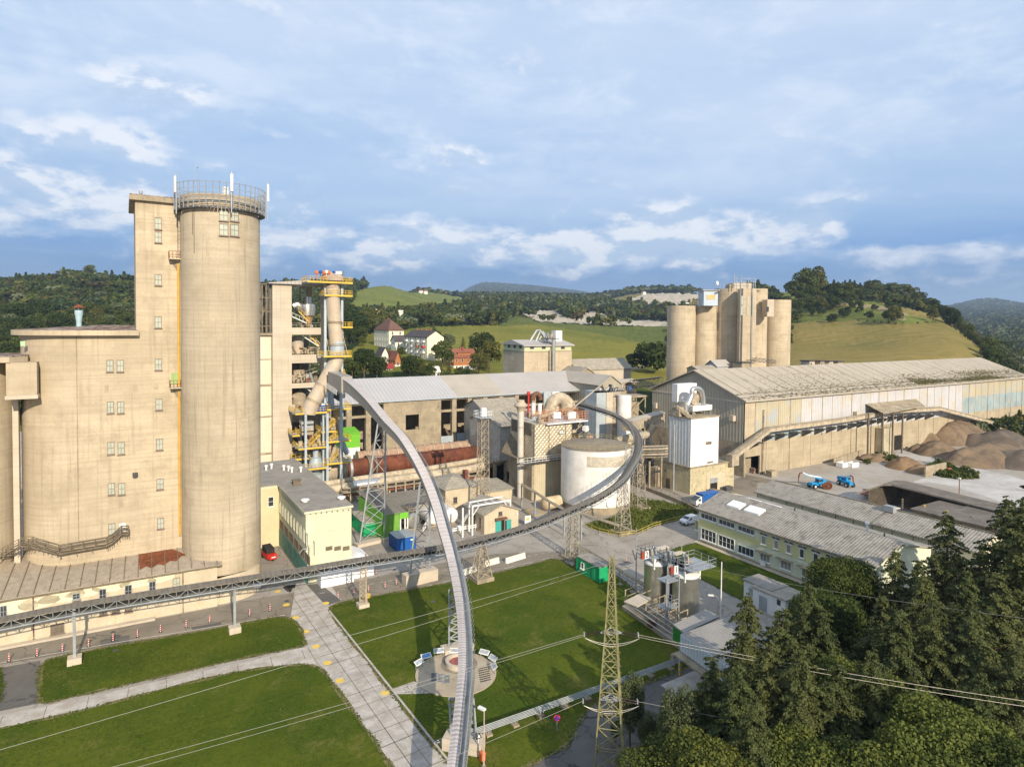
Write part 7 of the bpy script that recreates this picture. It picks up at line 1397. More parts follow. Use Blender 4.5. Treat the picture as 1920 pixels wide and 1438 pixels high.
def storage_hall():
    xa,ya=150.3,118.4; xb=cx(1914,120.5,5); yb=155.4; ze=ht(xa,ya,752); yr=(ya+yb)/2; zr=ht(xa,yr,694)
    t=thing('storage_hall','enormous gabled storage hall with weedy grey roof and patched wall','hall',(xa,ya,0)); zc=9.6
    MB().add([(xa,ya,zc),(xa,yb,zc),(xa,yb,ze),(xa,yr,zr-.2),(xa,ya,ze)],[(0,4,3,2,1)]).build('gable_cladding',HALLG,t)
    MB().box(xa+.02,xa+.6,ya+.02,yb,-.2,zc-.002).build('gable_base_wall',CONC3,t)
    MB().box(xa-.12,xa-.002,ya+.1,yb,ze-.7,ze-.2).build('gable_beam',CONC2,t)
    MB().add([(xb,ya,0),(xb,yb,0),(xb,yb,ze),(xb,yr,zr-.2),(xb,ya,ze)],[(0,1,2,3,4)]).build('far_gable_wall',HALLG,t); MB().box(xa+.6,xb,yb-.3,yb,-.2,ze-.1).build('rear_wall',CONC3,t)
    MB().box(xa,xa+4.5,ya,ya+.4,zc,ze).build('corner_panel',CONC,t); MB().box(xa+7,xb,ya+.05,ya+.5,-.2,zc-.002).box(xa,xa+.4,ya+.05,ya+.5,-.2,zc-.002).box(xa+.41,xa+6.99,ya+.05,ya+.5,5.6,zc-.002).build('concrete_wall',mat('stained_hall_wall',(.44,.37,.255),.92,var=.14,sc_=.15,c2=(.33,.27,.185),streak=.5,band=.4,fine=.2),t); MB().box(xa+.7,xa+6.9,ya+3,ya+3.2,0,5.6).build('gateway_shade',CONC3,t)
    n=34; w_=(xb-xa-4.5)/n
    XC=lambda p:W(p,800,ya)[0]
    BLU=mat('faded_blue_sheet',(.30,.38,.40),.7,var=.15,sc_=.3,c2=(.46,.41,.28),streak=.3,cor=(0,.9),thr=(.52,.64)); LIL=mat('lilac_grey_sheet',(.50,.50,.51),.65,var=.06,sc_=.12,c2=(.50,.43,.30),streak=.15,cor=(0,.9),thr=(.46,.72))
    for i in range(n):
        x=xa+4.51+i*w_; px=prj(x+w_/2,ya,15)[0]; zm=HC*0+zc+3.6
        if px<1508: top,bot=HALLW,BLU
        elif px<1810: top,bot=LIL,LIL
        else: top,bot=HALLW,BLU
        zs=zc+ (3.4 if px<1508 else 6.2)
        if px<1508 or px>=1810:
            MB().box(x+.12,x+w_-.12,ya+.02,ya+.3,zc,zs).build('cladding_panel',bot,t); MB().box(x+.12,x+w_-.12,ya,ya+.3,zs+.001,ze-.1).build('cladding_panel',top,t)
        else: MB().box(x+.12,x+w_-.12,ya,ya+.3,zc,ze-.1).build('cladding_panel',top,t)
        MB().box(x-.13,x+.1,ya-.12,ya+.04,-.1 if i%2 else zc-.5,ze-.15).build('pilaster',CONC2 if i%3 else CONC3,t)
    e=1.1; sl=(zr-ze)/(yr-ya+e)
    R=lambda y: ze+.15+(y-(ya-e))*sl
    MB().add([(xa-1,ya-e,R(ya-e)),(xb+.8,ya-e,R(ya-e)),(xb+.8,yr,zr+.15),(xa-1,yr,zr+.15),(xb+.8,yb+e,R(ya-e)),(xa-1,yb+e,R(ya-e)),(xa-1,ya-e,R(ya-e)-.4),(xb+.8,ya-e,R(ya-e)-.4),(xa-1,yr,zr-.25),(xa-1,yb+e,R(ya-e)-.4)],[(0,1,2,3),(3,2,4,5),(6,7,1,0),(6,0,3,8),(8,3,5,9),(7,6,8)]).build('roof',ROOFH,t)
    m=MB(); k=0
    x=xa+2
    while x<xb:
        wd=.22 if k%4==0 else .09; d=.03+.012; m.add([(x-wd,ya-e+3.6,R(ya-e+3.6)+d),(x+wd,ya-e+3.6,R(ya-e+3.6)+d),(x+wd,yr-.3,R(yr-.3)+d),(x-wd,yr-.3,R(yr-.3)+d)],[(0,1,2,3)]); x+=5.4; k+=1
    m.build('roof_laps',MOSS,t)
    m=MB(); m2=MB()
    for yy,w2 in ((ya-e+1.6,.16),(ya-e+3.5,.22)): m.add([(xa-1,yy-w2,R(yy-w2)+.05),(xb+.8,yy-w2,R(yy-w2)+.05),(xb+.8,yy+w2,R(yy+w2)+.05),(xa-1,yy+w2,R(yy+w2)+.05)],[(0,1,2,3)])
    m.build('roof_valley_line',MOSS,t)
    rg=np.random.default_rng(3); # litter in the lower third, thicker far along
    q=[]; 
    for i in range(5200):
        u=rg.random()**.8; x=xa+(xb-xa)*u; c=rg.random()
        if c<.55: y=ya-e+abs(rg.normal(0,1.6+2.5*u))
        elif c<.75: y=ya-e+3.6+abs(rg.normal(0,1.2+3*u))
        else:
            x=xa+18+rg.random()*42 if rg.random()<.6 else x; y=ya+4+rg.random()*9
        if y<yr-1: q.append((x,y,.06+.16*rg.random()*(1.6 if c<.75 else .7)))
    m=MB()
    for x,y,s_ in q: a=rg.uniform(0,6.28); c,s2=math.cos(a)*s_*2.2,math.sin(a)*s_; z=R(y)+.045+s_*.3; m.add([(x-c,y-s2,z),(x+s2,y-c*.4,z+s_*.3),(x+c,y+s2,z),(x-s2,y+c*.4,z)],[(0,1,2,3)])
    o=m.build('roof_litter',MOSS,t); o['kind']='stuff'
    xs=rg.uniform(xa+95,xb-6,9000); ys=ya-e+rg.uniform(.3,1,9000)**1.5*rg.uniform(2,9,9000)+.3; k=np.sin(xs*.11)+np.sin(ys*.9+xs*.05)+rg.normal(0,.5,9000)>.1; xs=xs[k];ys=ys[k]
    P3=np.stack([xs,ys,ze+.15+(ys-(ya-e))*sl+rg.uniform(.0,.35,len(xs))],1)-np.array([xa,ya,0]); me=mesh_quads('roof_weeds',leafquads(P3,np.tile([0,0,1.],(len(P3),1)),.16,rg,.6,1.3),leafmat('roof_weed_leaves',(.22,.19,.07),(.13,.12,.05),(.10,.12,.03))); o=bpy.data.objects.new('roof_weeds',me); COL.objects.link(o); o.parent=t; ORG[o.name]=(xa,ya,0); o['kind']='stuff'
    g=thing('wall_conveyor','long belt gallery on brackets climbing along the hall wall','conveyor gallery',(xa,ya,0)); yg=ya-2.3
    P=[Vector(W(p,r,yg)) for p,r in ((1352,852),(1441,806),(1580,788),(1680,771),(1762,767),(1880,798))]; P[0].y=ya-6
    prof=[(-.85,-.5),(.85,-.5),(.85,.6),(-.85,.6)]; MB().sweep(P,prof).build('casing',PIPE,g); MB().sweep(P,[(-1.05,.602),(1.05,.602),(1.05,.7),(0,.95),(-1.05,.7)]).build('cover',CONC3,g); MB().sweep(P[4:],[(-.9,-.9),(.9,-.9),(.9,-.502),(-.9,-.502)]).build('undertray',DSTEEL,g)
    px=[1418,1443,1467,1492,1516,1540,1562,1583,1602,1620,1638,1657,1676,1694,1712,1728,1746]
    for p in px:
        k=[q.x for q in P]; x=W(p,800,yg)[0]; z=float(np.interp(x,k,[q.z for q in P])); m=MB(); z0=z-3.2; m.box(x-.12,x+.12,ya-3.2,ya-.13,z0+.9,z0+1.2); m.add([(x-.1,ya-3.2,z0+.9),(x+.1,ya-3.2,z0+.9),(x+.1,ya-.13,z0+.9),(x-.1,ya-.13,z0+.9),(x-.1,ya-.13,z0-.8),(x+.1,ya-.13,z0-.8)],[(0,1,2,3),(0,4,5,1),(0,3,4),(1,5,2)]); m.tube((x,ya-3.1,z0+1.2),(x,ya-2.3,z-.5),.07,4); m.tube((x,ya-1.2,z0+1.2),(x,ya-2.,z-.5),.07,4); m.build('bracket',DSTEEL,g)
        m=MB(); m.box(x+.14,x+3.0,ya-3.,ya-.14,z0+1.1,z0+1.2); m.build('bracket_shelf',DSTEEL,g)
    a=P[0]; MB().box(a.x-1.2,a.x+1.5,a.y-1,a.y+1,a.z-2.2,a.z+.8).build('tail_station',DIRTY,g); m=MB(); lattice(m,[(a.x+1.2,a.y-.8,7.1),(a.x+1.2,a.y+.8,7.1)],[(a.x+1.2,a.y-.8,a.z),(a.x+1.2,a.y+.8,a.z)],1,.1,.06); m.build('leg',DIRTY,g)
    m=MB(); b=Vector(W(1392,842,ya-3)); m.rail([b,b+Vector((3,0,0))],1.1,.06,.8); m.box(b.x,b.x+3,b.y-.5,b.y+1,b.z-.2,b.z); m.build('service_platform',DSTEEL,g)
    c=thing('door_canopy','flat sloping canopy over the dark doorways in the long wall','canopy',W(1660,775,ya)); a=W(1622,764,ya);b=W(1700,752,ya); MB().add([(a[0],ya-.1,a[2]+1.2),(b[0]+6,ya-.1,b[2]+.5),(b[0],ya-6,b[2]-1),(a[0],ya-6,a[2]-1.2),(a[0],ya-.1,a[2]+1.),(b[0]+6,ya-.1,b[2]+.3),(b[0],ya-6,b[2]-1.3),(a[0],ya-6,a[2]-1.5)],[(3,2,1,0),(4,5,6,7),(7,6,2,3)]).build('roof',CONC3,c)
    for p in (1628,1655,1674,1692): x=W(p,800,ya-4)[0]; z=W(p,775,ya-4)[2]; MB().box(x-.25,x+.25,ya-4.2,ya-3.8,0,z).build('post',OLDW,c)
    for p0,p1,r in ((1660,1670,819),(1677,1690,817)): a=W(p0,r,ya);b=W(p1,r,ya); MB().box(a[0],b[0],ya-.14,ya-.01,0,a[2]).build('doorway',BLACK,c)
    MB().box(W(1640,830,ya)[0],W(1657,830,ya)[0],ya-3,ya-.2,0,9).build('sheet_screen',HALLB_ if False else mat('sheet_screen_metal',(.50,.44,.31),.6,.1,cor=(0,.8)),c)
    for i,p in enumerate((1603,1716)): a=W(p,765-i*12 if False else (771,762)[i],ya); v=MB(); v.box(a[0]-1.2,a[0]+.9,ya-1.4,ya-.13,a[2]-1.2,a[2]); v.build('wall_vent',CONC2,t)
    a=W(1430,768,ya); MB().tube((a[0],ya-.4,0),(a[0],ya-.4,a[2]),.14,6).build('downpipe',RUSTR,t)
    a=W(1364,785,ya); MB().box(xa-1.3,xa-.15,ya+3,ya+4.5,a[2]-1.6,a[2]).build('gable_vent',CONC2,t); 
    x,y=WX(1231,755,xa)[:2]; MB().box(xa-.8,xa-.15,y-.6,y+.6,WX(1231,765,xa)[2],WX(1231,755,xa)[2]).build('wall_cabinet',CONC2,t)
storage_hall()
def clad_tower():
    x0,y0=122.6,112.8; x1=cx(1376,y0,3); y1=cy(1226,x0,3); zb=ht(x0,y0,876); zt=ht(x0,y0,786); xw=cx(1347,y0,12)
    t=thing('clad_tower','white and blue-striped sheet-clad tower on a stained yellow masonry base','tower',(x0,y0,0)); MAS=mat('stained_masonry',(.50,.44,.28),.9,var=.12,sc_=.5,c2=(.26,.20,.13),streak=.5,band=.35,thr=(.54,.68))
    MB().box(x0,x1,y0,y1,-.2,zb-.3).build('base_wall',MAS,t); MB().prism([(x0-.35,y0-.35),(x1+.35,y0-.35),(x1+.35,y1+.3),(x0-.35,y1+.3)],zb-.298,zb).build('base_slab',CONC3,t)
    yw=cy(1254,x0,12); MB().box(x0,xw,y0,yw,zb+.002,zt).build('cladding',mat('white_corrugated',(.80,.79,.77),.5,var=.03,sc_=.5,streak=.1,cor=(0,.5),fine=0),t)
    SB=mat('striped_blue_cladding',(.62,.63,.62),.55,var=.05,sc_=.5,c2=(.45,.52,.55),cor=(1,1.05)); MB().box(x0-.05,x0-.002,y0+.02,yw-.02,zb+.01,zt-.02).build('side_cladding',SB,t)
    m=MB(); m.box(x0-.25,xw+.2,y0-.2,yw+.2,zt+.002,zt+.3); m.build('roof_slab',CONC3,t); m=MB(); m.rail([(xw,y0,zt+.3),(xw,yw,zt+.3),(x0,yw,zt+.3)],1.4,.05,1.2,bars=(1,.5)); m.build('roof_railing',DIRTY,t)
    for p,r0,r1 in ((1328,827,834),(1331,864,869)): a=W(p-5,r1,y0);b=W(p+6,r0,y0); MB().box(a[0],b[0],y0-.08,y0-.002,a[2],b[2]).build('louvre',OLDW,t)
    a=W(1320,924,y0);b=W(1344,896,y0); x=W(1331,920,y0)[0]; x2=W(1344.5,920,y0)[0]; z=W(1337,896,y0)[2]; MB().box(x,x2,y0-.04,y0-.002,0,z-1.3).build('doorway',BLACK,t); MB().box(x,x2,y0-.12,y0-.002,z-1.29,z).build('shutter',STEEL,t); MB().box(x-1.2,x-.002,y0-.06,y0-.002,0,z+1).box(x2+.002,x2+3,y0-.06,y0-.002,0,z+1).box(x,x2,y0-.06,y0-.002,z+.002,z+1).build('door_surround',RENDER,t)
    m=MB(); m.tube((x0-.5,y0+5.2,0),(x0-.5,y0+5.2,zt-2),.22,8); m.build('standpipe',STEEL,t)
    for p in (1238,1252): yy=cy(p,x0,1); MB().box(x0-.06,x0-.002,yy-.9,yy+.6,0,2.6).build('side_door',DEB,t)
    P=lambda p,r,y=y0+4:W(p,r,y); d=thing('dust_collector','white dust collector with shiny looped duct on top of the clad tower','machine',P(1300,780)); a=P(1291,771);b=P(1327,760); MB().box(a[0],b[0],a[1]-1.5,a[1]+3,P(1300,768)[2]-.2,P(1300,760)[2]).build('casing',WHCL,d); m=MB(); [m.box(k-.12,k+.12,a[1]-1.3+j,a[1]-1.1+j,zt+.3,P(1300,768)[2]-.2) for k in (a[0]+.3,b[0]-.3) for j in (0,3.8)]; m.build('legs_frame',STEEL,d)
    for c in [d.children[-1]]: pass
    rg=random.Random(4)
    for k in range(10): q=Vector((rg.uniform(a[0],b[0]),a[1]+rg.uniform(-1,3),zt+.4)); m=MB(); m.tube(q,q+Vector((rg.uniform(-.8,.8),0,rg.uniform(.8,2))),.13,5); m.build('filter_pipe',rg.choice([LIME,WHITE,STEEL,DIRTY]),d)
    MB().box(P(1289,738)[0],P(1325,738)[0],a[1]+3.5,a[1]+5.5,P(1300,756)[2],P(1300,722)[2]).build('silencer_box',WHCL,d)
    L=[P(1281,765),P(1287,752),P(1292,740),P(1293,730),P(1301,727.5),P(1309,731),P(1313,742),P(1314,755),P(1314,759)]; MB().path(spl([Vector(q)+Vector((0,-.9,0)) for q in L],3),.62,14).build('loop_duct',SHINY,d,True); q=P(1280,759); MB().cyl(q[0],q[1]-.9,zt+1.5,q[2]+1,.75,n=14).build('duct_drum',SHINY,d,True)
    MB().tube(Vector(P(1302,748))+Vector((0,.6,0)),Vector(P(1302,748))+Vector((0,-.3,0)),1.6,18).build('fan_casing',DIRTY,d,True)
    m=MB(); A=Vector(P(1270,763));B=Vector(P(1297,784,y0+1)); m.sweep([A,B],[(-.7,-.5),(.7,-.5),(.7,.4),(-.7,.4)]); m.build('inclined_housing',CONC3,d); MB().box(P(1268,770)[0],P(1285,770)[0],a[1]-1,a[1]+1.5,zt+.3,P(1270,763)[2]).build('hopper',DIRTY,d)
    for (p,r,l,w_,h,mm,lab) in ((1336,926,1.6,1.2,1.1,OLDW,'stack of timber beside the dark doorway'),(1362,921,2.4,1.2,1.1,DSTEEL,'dark skip standing right of the dark doorway')):
        x,y=G(p,r); tt=thing('timber_stack' if h<1.2 and mm is OLDW else 'small_skip',lab,'stack' if mm is OLDW else 'skip',(x,y,0)); 
        for k in range(3): MB().box(x,x+l,y+k*.4,y+k*.4+.3,0,h-(k%2)*.2).build('board' if mm is OLDW else 'compartment',mm,tt)
    x,y=G(1413,888); z=0; tag(MB().box(x,x+5,y,y+2.2,0,1.3).box(x+.3,x+4.7,y+.3,y+1.9,1.3,1.5).build('low_skip',RUSTR),'rusty low skip by the gateway of the big hall','skip')
    x,y=G(1446,893); tag(MB().prism([(x-1.2,y-1),(x+1.2,y-1.1),(x+1.3,y+1),(x-1.1,y+1)],0,1.7).build('concrete_block',CONC3),'weathered concrete block in front of the big hall wall','block')
    Q=[Vector((*G(p,r),0)) for p,r in ((1183,908),(1240,930),(1290,951),(1311,962))]; tag(MB().sweep(Q,[(-.2,0),(.2,0),(.2,.9),(-.2,.9)]).build('retaining_wall',CONC3),'low dark retaining wall along the grassy bank','wall')
    m=MB(); m.rail([tuple(q+Vector((0,0,.85))) for q in Q],1.,.04,1.8); tag(m.build('railing',DIRTY),'thin railing standing on the low retaining wall','railing')
clad_tower()
def van(x,y,rz):
    t=thing('parked_van','small white delivery van parked beside the pale green office','van',(0,0,0)); w=.86
    prof=[(-2.05,.35),(-2.1,.95),(-1.95,1.15),(-1.25,1.28),(-.65,1.78),(1.6,1.84),(2.0,1.7),(2.08,1.0),(2.05,.35)]
    vs=[];n=len(prof)
    for s,k in ((-w,0),(w,0)): vs+=[(px_,s*(.9 if pz>1.3 else 1),pz) for px_,pz in prof]
    MB().add(vs,[tuple(range(n)),tuple(range(2*n-1,n-1,-1))]+[(i,n+i,n+(i+1)%n,(i+1)%n) for i in range(n)]).build('body',mat('van_paint',(.78,.80,.84),.3,var=.02,sc_=1,fine=0,spec=.6),t,False)
    MB().add([(-1.22,-.74,1.31),(-1.22,.74,1.31),(-.70,.70,1.75),(-.70,-.70,1.75)],[(0,3,2,1)]).build('windscreen',GLASS,t)
    for v in t.children[-1].data.vertices: v.co.x-=.03; v.co.z+=.02
    for s in (-1,1):
        MB().add([(-1.0,s*.86,1.12),(-.1,s*.86,1.12),(-.1,s*.805,1.66),(-.6,s*.805,1.66)],[(0,1,2,3) if s<0 else (3,2,1,0)]).build('side_window',GLASS,t)
        MB().box(-2.12,-2.04,s*.75-.16 if s>0 else -.75-.1,s*.75+.1 if s>0 else -.75+.16,.72,.95).build('headlight',LAMP,t); MB().box(2.06,2.12,s*.78-.08,s*.78+.08,.9,1.35).build('tail_light',RED,t)
        for xx in (-1.35,1.3):
            o=MB().tube((xx,s*.70,.33),(xx,s*.90,.33),.33,16).build('wheel',TYRE,t,True); MB().tube((xx,s*.90,.33),(xx,s*.915,.33),.19,12).build('rim',STEEL,o,True)
    MB().box(-2.16,-2.08,-.8,.8,.33,.6).build('bumper',RUBBER,t); MB().box(-2.17,-2.161,-.26,.26,.42,.54).build('number_plate',WHITE,t)
    MB().box(.5,1.5,-.875,-.862,.95,1.05).build('side_lettering',DSTEEL,t)
    t.location=(x,y,0); t.rotation_euler=(0,0,rz); return t
x,y=G(1293,984); van(x+.5,y+.6,math.radians(2))
def truck():
    x,y=G(1309,950); t=thing('parked_truck','white truck with blue tarpaulin body half hidden by the office roof','truck',(0,0,0))
    MB().prism([(-2.8,-1),(-1.0,-1),(-1.0,1),(-2.8,1)],.5,lambda p:1.5 if p[0]<-2 else 2.4).build('cab',WHITE,t); MB().add([(-2.79,-.9,1.52),(-2.79,.9,1.52),(-1.35,.9,2.28),(-1.35,-.9,2.28)],[(0,3,2,1)]).build('windscreen',GLASS,t)
    for v in t.children[-1].data.vertices: v.co.x-=.05; v.co.z+=.05
    MB().box(-.9,4.6,-1.15,1.15,.75,2.9).build('tarpaulin_body',BLUE,t); MB().box(-2.6,4.5,-.9,.9,.4,.74).build('chassis',DSTEEL,t)
    for s in (-1,1):
        MB().box(-2.1,-1.3,s*1.0-.01,s*1.0+.01,1.35,1.9).build('side_window',GLASS,t)
        for xx in (-1.9,2.8): o=MB().tube((xx,s*.85,.42),(xx,s*1.1,.42),.42,14).build('wheel',TYRE,t,True); MB().tube((xx,s*1.1,.42),(xx,s*1.12,.42),.22,10).build('rim',WHITE,o,True)
    t.location=(x+2,y+.6,0); t.rotation_euler=(0,0,math.radians(-4))
truck()
def telehandler(p,row,rz,lab,boom):
    x,y=G(p,row); t=thing('telehandler',lab,'telehandler',(0,0,0),'light blue telehandlers in the yard')
    MB().box(-2.2,2.4,-.7,.7,.7,1.5).build('chassis',CYAN,t); MB().box(-.4,1.1,-1.1,.2,1.3,2.6).build('cab',CYAN,t); MB().box(-.43,1.13,-1.12,-.2,1.75,2.4).build('cab_window',GLASS,t); MB().box(1.2,2.4,-.9,.9,1.5,2.2).build('engine_cover',CYAN,t)
    MB().path([(2.0,.55,2.3),(boom[0]*.5,.55,2.3+boom[1]*.5),(boom[0],.55,2.3+boom[1])],[.32,.26,.2],4).build('boom',mat('pale_blue_boom',(.55,.68,.78),.4,var=.03,sc_=1),t); MB().path([(boom[0],.55,2.3+boom[1]),(boom[0]-.9,.55,2.2+boom[1]),(boom[0]-1.2,.55,1.0+boom[1])],.2,6).build('boom_head',RUST,t); MB().tube((boom[0]-1.2,.55,1+boom[1]),(boom[0]-1.2,.55,-.4+boom[1]),.12,6).build('hook',DSTEEL,t)
    for s in (-1,1):
        for xx in (-1.5,1.6): o=MB().tube((xx,s*.75,.6),(xx,s*1.2,.6),.6,16).build('wheel',TYRE,t,True); MB().tube((xx,s*1.2,.6),(xx,s*1.22,.6),.3,10).build('rim',WHITE,o,True)
    t.location=(x,y,0); t.rotation_euler=(0,0,rz); t.scale=(1.0,)*3
telehandler(1531,914,math.radians(-12),'light blue telehandler with boom and dark hook raised to the left',(-4.4,1.9));telehandler(1586,911,math.radians(70),'light blue telehandler seen end-on, boom folded, right of the other',(-2.2,1.1))
x,y=G(1549,918); t=thing('cable_drum','big rusty cable drum beside the light blue telehandler','drum',(x,y,0)); 
for o in (0,1.0): MB().tube((x+o,y,.95),(x+o+.12,y+.05,.95),.95,20).build('disc',RUST,t)
MB().tube((x+.1,y,.95),(x+1,y,.95),.5,14).build('core',OLDW,t)
for i,(p,r,lab) in enumerate(((1580,878,'open white skip, left of the pair below the long wall'),(1598,878,'open white skip, right of the pair below the long wall'))):
    x,y=G(p,r); t=thing('white_skip',lab,'skip',(x,y,0),'white skips below the long wall'); m=MB(); m.box(x,x+3.6,y,y+.15,.1,1.5).box(x,x+3.6,y+2,y+2.15,.1,1.5).box(x,x+.15,y+.151,y+1.999,.1,1.5).box(x+3.45,x+3.6,y+.151,y+1.999,.1,1.5).box(x+.15,x+3.45,y+.15,y+2,.1,.25); m.build('shell',WHITE,t)
x,y=G(505,1047); t=thing('three_wheeler','red three-wheeled mini truck with dark hood parked by the workshop','mini truck',(0,0,0))
MB().prism([(-.7,-1.2),(.7,-1.2),(.7,1.4),(-.7,1.4)],.35,.95).build('body',RED,t); MB().prism([(-.62,-.5),(.62,-.5),(.62,1.3),(-.62,1.3)],.951,lambda p:1.9 if p[1]>-.2 else 1.6).build('hood',RUBBER,t); MB().prism([(-.55,-1.6),(.55,-1.6),(.6,-1.2),(-.6,-1.2)],.35,.8).build('nose',RED,t); MB().tube((-.3,-1.62,.65),(.3,-1.62,.65),.1,8).build('headlight_bar',LAMP,t)
for xx,yy in ((-.65,.9),(.65,.9),(0,-1.3)): MB().tube((xx-.1,yy,.3),(xx+.1,yy,.3),.3,14).build('wheel',TYRE,t,True)
t.location=(x,y,0); t.rotation_euler=(0,0,math.radians(10)); t.scale=(1.2,)*3
def office():
    x0=97.6; y0=cy(1310,x0,4); ye=cy(1636,97,7); z=ht(x0,y0,952); 
    t=thing('office_building','long pale green two-storey office with lime bands and mossy roof','building',(x0,y0,0)); Wd=17.; zr=z+2.3
    xr=x0+7.2
    MB().add([(x0,y0,-.2),(x0,ye,-.2),(x0+Wd,ye,-.2),(x0+Wd,y0,-.2),(x0,y0,z),(x0,ye,z),(x0+Wd,ye,z-.2),(x0+Wd,y0,z-.2),(xr,y0,zr),(xr,ye,zr)],[(1,0,4,5),(2,1,5,9,6),(3,2,6,7),(0,3,7,8,4)]).build('wall',GRN,t)
    MB().add([(x0-.5,y0+.5,z-.05),(x0-.5,ye-.5,z-.05),(xr,ye-.5,zr+.15),(xr,y0+.5,zr+.15),(x0-.5,y0+.5,z-.3),(x0-.5,ye-.5,z-.3),(xr,ye-.5,zr-.1),(xr,y0+.5,zr-.1)],[(0,3,2,1),(0,1,5,4),(1,2,6,5),(0,4,7,3),(4,5,6,7)]).build('roof',ROOFO,t)
    MB().add([(xr+.02,y0+.5,zr-.25),(xr+.02,ye-.5,zr-.25),(x0+Wd+.5,ye-.5,z-.2),(x0+Wd+.5,y0+.5,z-.2),(xr+.02,y0+.5,zr-.5),(xr+.02,ye-.5,zr-.5),(x0+Wd+.5,ye-.5,z-.45),(x0+Wd+.5,y0+.5,z-.45)],[(3,2,1,0)[::-1] if False else (0,3,2,1),(2,3,7,6),(1,2,6,5),(0,4,7,3),(4,5,6,7)]).build('rear_roof',ROOFO,t)
    for o in t.children: 
        if 'roof' in o.name: o.data.flip_normals() if o.data.polygons[0].normal.z<0 else None
    MB().box(x0-.62,x0-.5,ye-.5,y0+.5,z-.32,z-.12).build('gutter',OLDW,t)
    Y=lambda p,zz=5:cy(p,x0,zz); H=lambda p,r:(lambda yy:ht(x0,yy,r))(Y(p))
    zs=ht(x0,y0,985); zk=ht(x0,y0,973)
    MB().box(x0-.03,x0-.002,Y(1423),y0-.02,zs,zk).build('lime_band',LIME,t); MB().box(x0-.034,x0-.004,Y(1570),Y(1423)-.01,3.55,z-.35).build('lime_band',LIME,t)
    MB().box(x0-.12,x0-.002,ye,y0,-.1,.35).build('plinth',CONC3,t); MB().box(x0-1.2,x0-.13,ye,y0+.3,0,.12).build('edge_paving',CONC2,t)
    zt2,zt1=z-.75,z-1.75
    for a,b in ((1315,1344),(1348.5,1378),(1384.5,1415)): y2,y1=Y(a,6),Y(b,6); frame_win(t,'-x',y1,zt1,y2-y1,1.0,x0,4,1,fm=WFRAME,pm=GLASS)
    for a,b,zl,zh in ((1315,1343,.85,3.0),(1347.5,1377.5,.85,2.9),(1384,1414,.85,2.35)): y2,y1=Y(a,2),Y(b,2); frame_win(t,'-x',y1,zl,y2-y1,zh-zl,x0,4,2 if zh>2.5 else 1,fm=WFRAME,pm=GLASS)
    SH=mat('grey_blind',(.28,.27,.25),.7,var=.1,sc_=1)
    for i,(a,b,c,d) in enumerate(((1424,1441,1428,1437),(1447,1464,1452,1460),(1470.5,1488.5,1475,1484),(1496,1514,1500,1508.5),(1521,1540,1525.5,1535),(1548,1567,1552.5,1562))):
        y2,y1=Y(a,6),Y(b,6); frame_win(t,'-x',y1,zt2-.42,y2-y1,.5,x0-.034,2,1,fm=WFRAME,pm=GLASS,sill=False); y2,y1=Y(c,5),Y(d,5); frame_win(t,'-x',y1,z-2.75,y2-y1,1.5,x0-.034,1,1,fm=WFRAME,pm=GLASS if i>2 else SH)
    for a,b in ((1426,1444),(1464,1484),(1504,1526),(1545,1570)):
        y2,y1=Y(a,2),Y(b,2); frame_win(t,'-x',y1,.95,y2-y1,1.5,x0,3,1,fm=WFRAME,pm=SH); MB().box(x0-.9,x0-.002,y1-.3,y2+.6,2.6,2.7).build('awning',CONC3,t)
    for p in (1608,1622): y1=Y(p,6); frame_win(t,'-x',y1,zt1,1.6,1.0,x0,2,1,fm=WFRAME,pm=GLASS)
    for p,zz in ((1438,.3),(1533,2.2)): y1=Y(p,2); MB().box(x0-.5,x0-.13,y1,y1+1,zz,zz+.75).build('air_conditioner',WHITE,t)
    y2,y1=Y(1490,4),Y(1536,4); MB().path([(x0-.1,y2,3.2),(x0-.1,y1,3.2),(x0-.1,y1,2.6)],.06,6).build('pipe',WHITE,t)
    for p,r,L in ((1360,942,3),(1392,953,3.4)):
        for s in (0,1): 
            yy=cy(p-4,x0+2,z+.8); xa=x0+3.2 if s==0 else xr+.8; 
            zz=lambda x:(z-.05+(x-x0+.5)*(zr-z+.2)/(xr-x0+.5)) if x<=xr else zr-.25-(x-xr)*(zr-z)/(Wd-7.2)
            w2=1.7; x1,x2=xa-.3,xa+w2; MB().add([(x1,yy,zz(x1)+.3),(x2,yy,zz(x2)+.3),(x2,yy-L,zz(x2)+.3),(x1,yy-L,zz(x1)+.3),(x1,yy,zz(x1)),(x2,yy,zz(x2)),(x2,yy-L,zz(x2)),(x1,yy-L,zz(x1))],[(3,2,1,0),(0,1,5,4),(1,2,6,5),(2,3,7,6),(3,0,4,7)]).build('skylight',WHTP,t)
    x,y=xr+3.5,Y(1545,6)-1; MB().lathe(x,y,[(.2,z),(.2,z+2.6),(.4,z+2.65),(.35,z+2.95)],10).build('roof_vent',WHITE,t)
    for p in (1432,1600): MB().box(xr+1.8,xr+2,Y(p,8),Y(p,8)+.2,z+1,z+2.4).build('vent_pipe',DSTEEL,t)
    x,y=G(1306,1003); s=thing('notice_board','narrow white notice board standing at the office corner','sign',(x,y,0)); MB().box(x,x+.08,y-.5,y+.5,.8,3.2).build('panel',WHITE,s); MB().box(x-.01,x-.001,y-.4,y+.4,1.2,3.).build('printed_panel',mat('olive_print',(.30,.32,.14),.6,sc_=4,var=.3),s); MB().box(x+.09,x+.15,y-.04,y+.04,0,3.2).build('post',STEEL,s)
office()
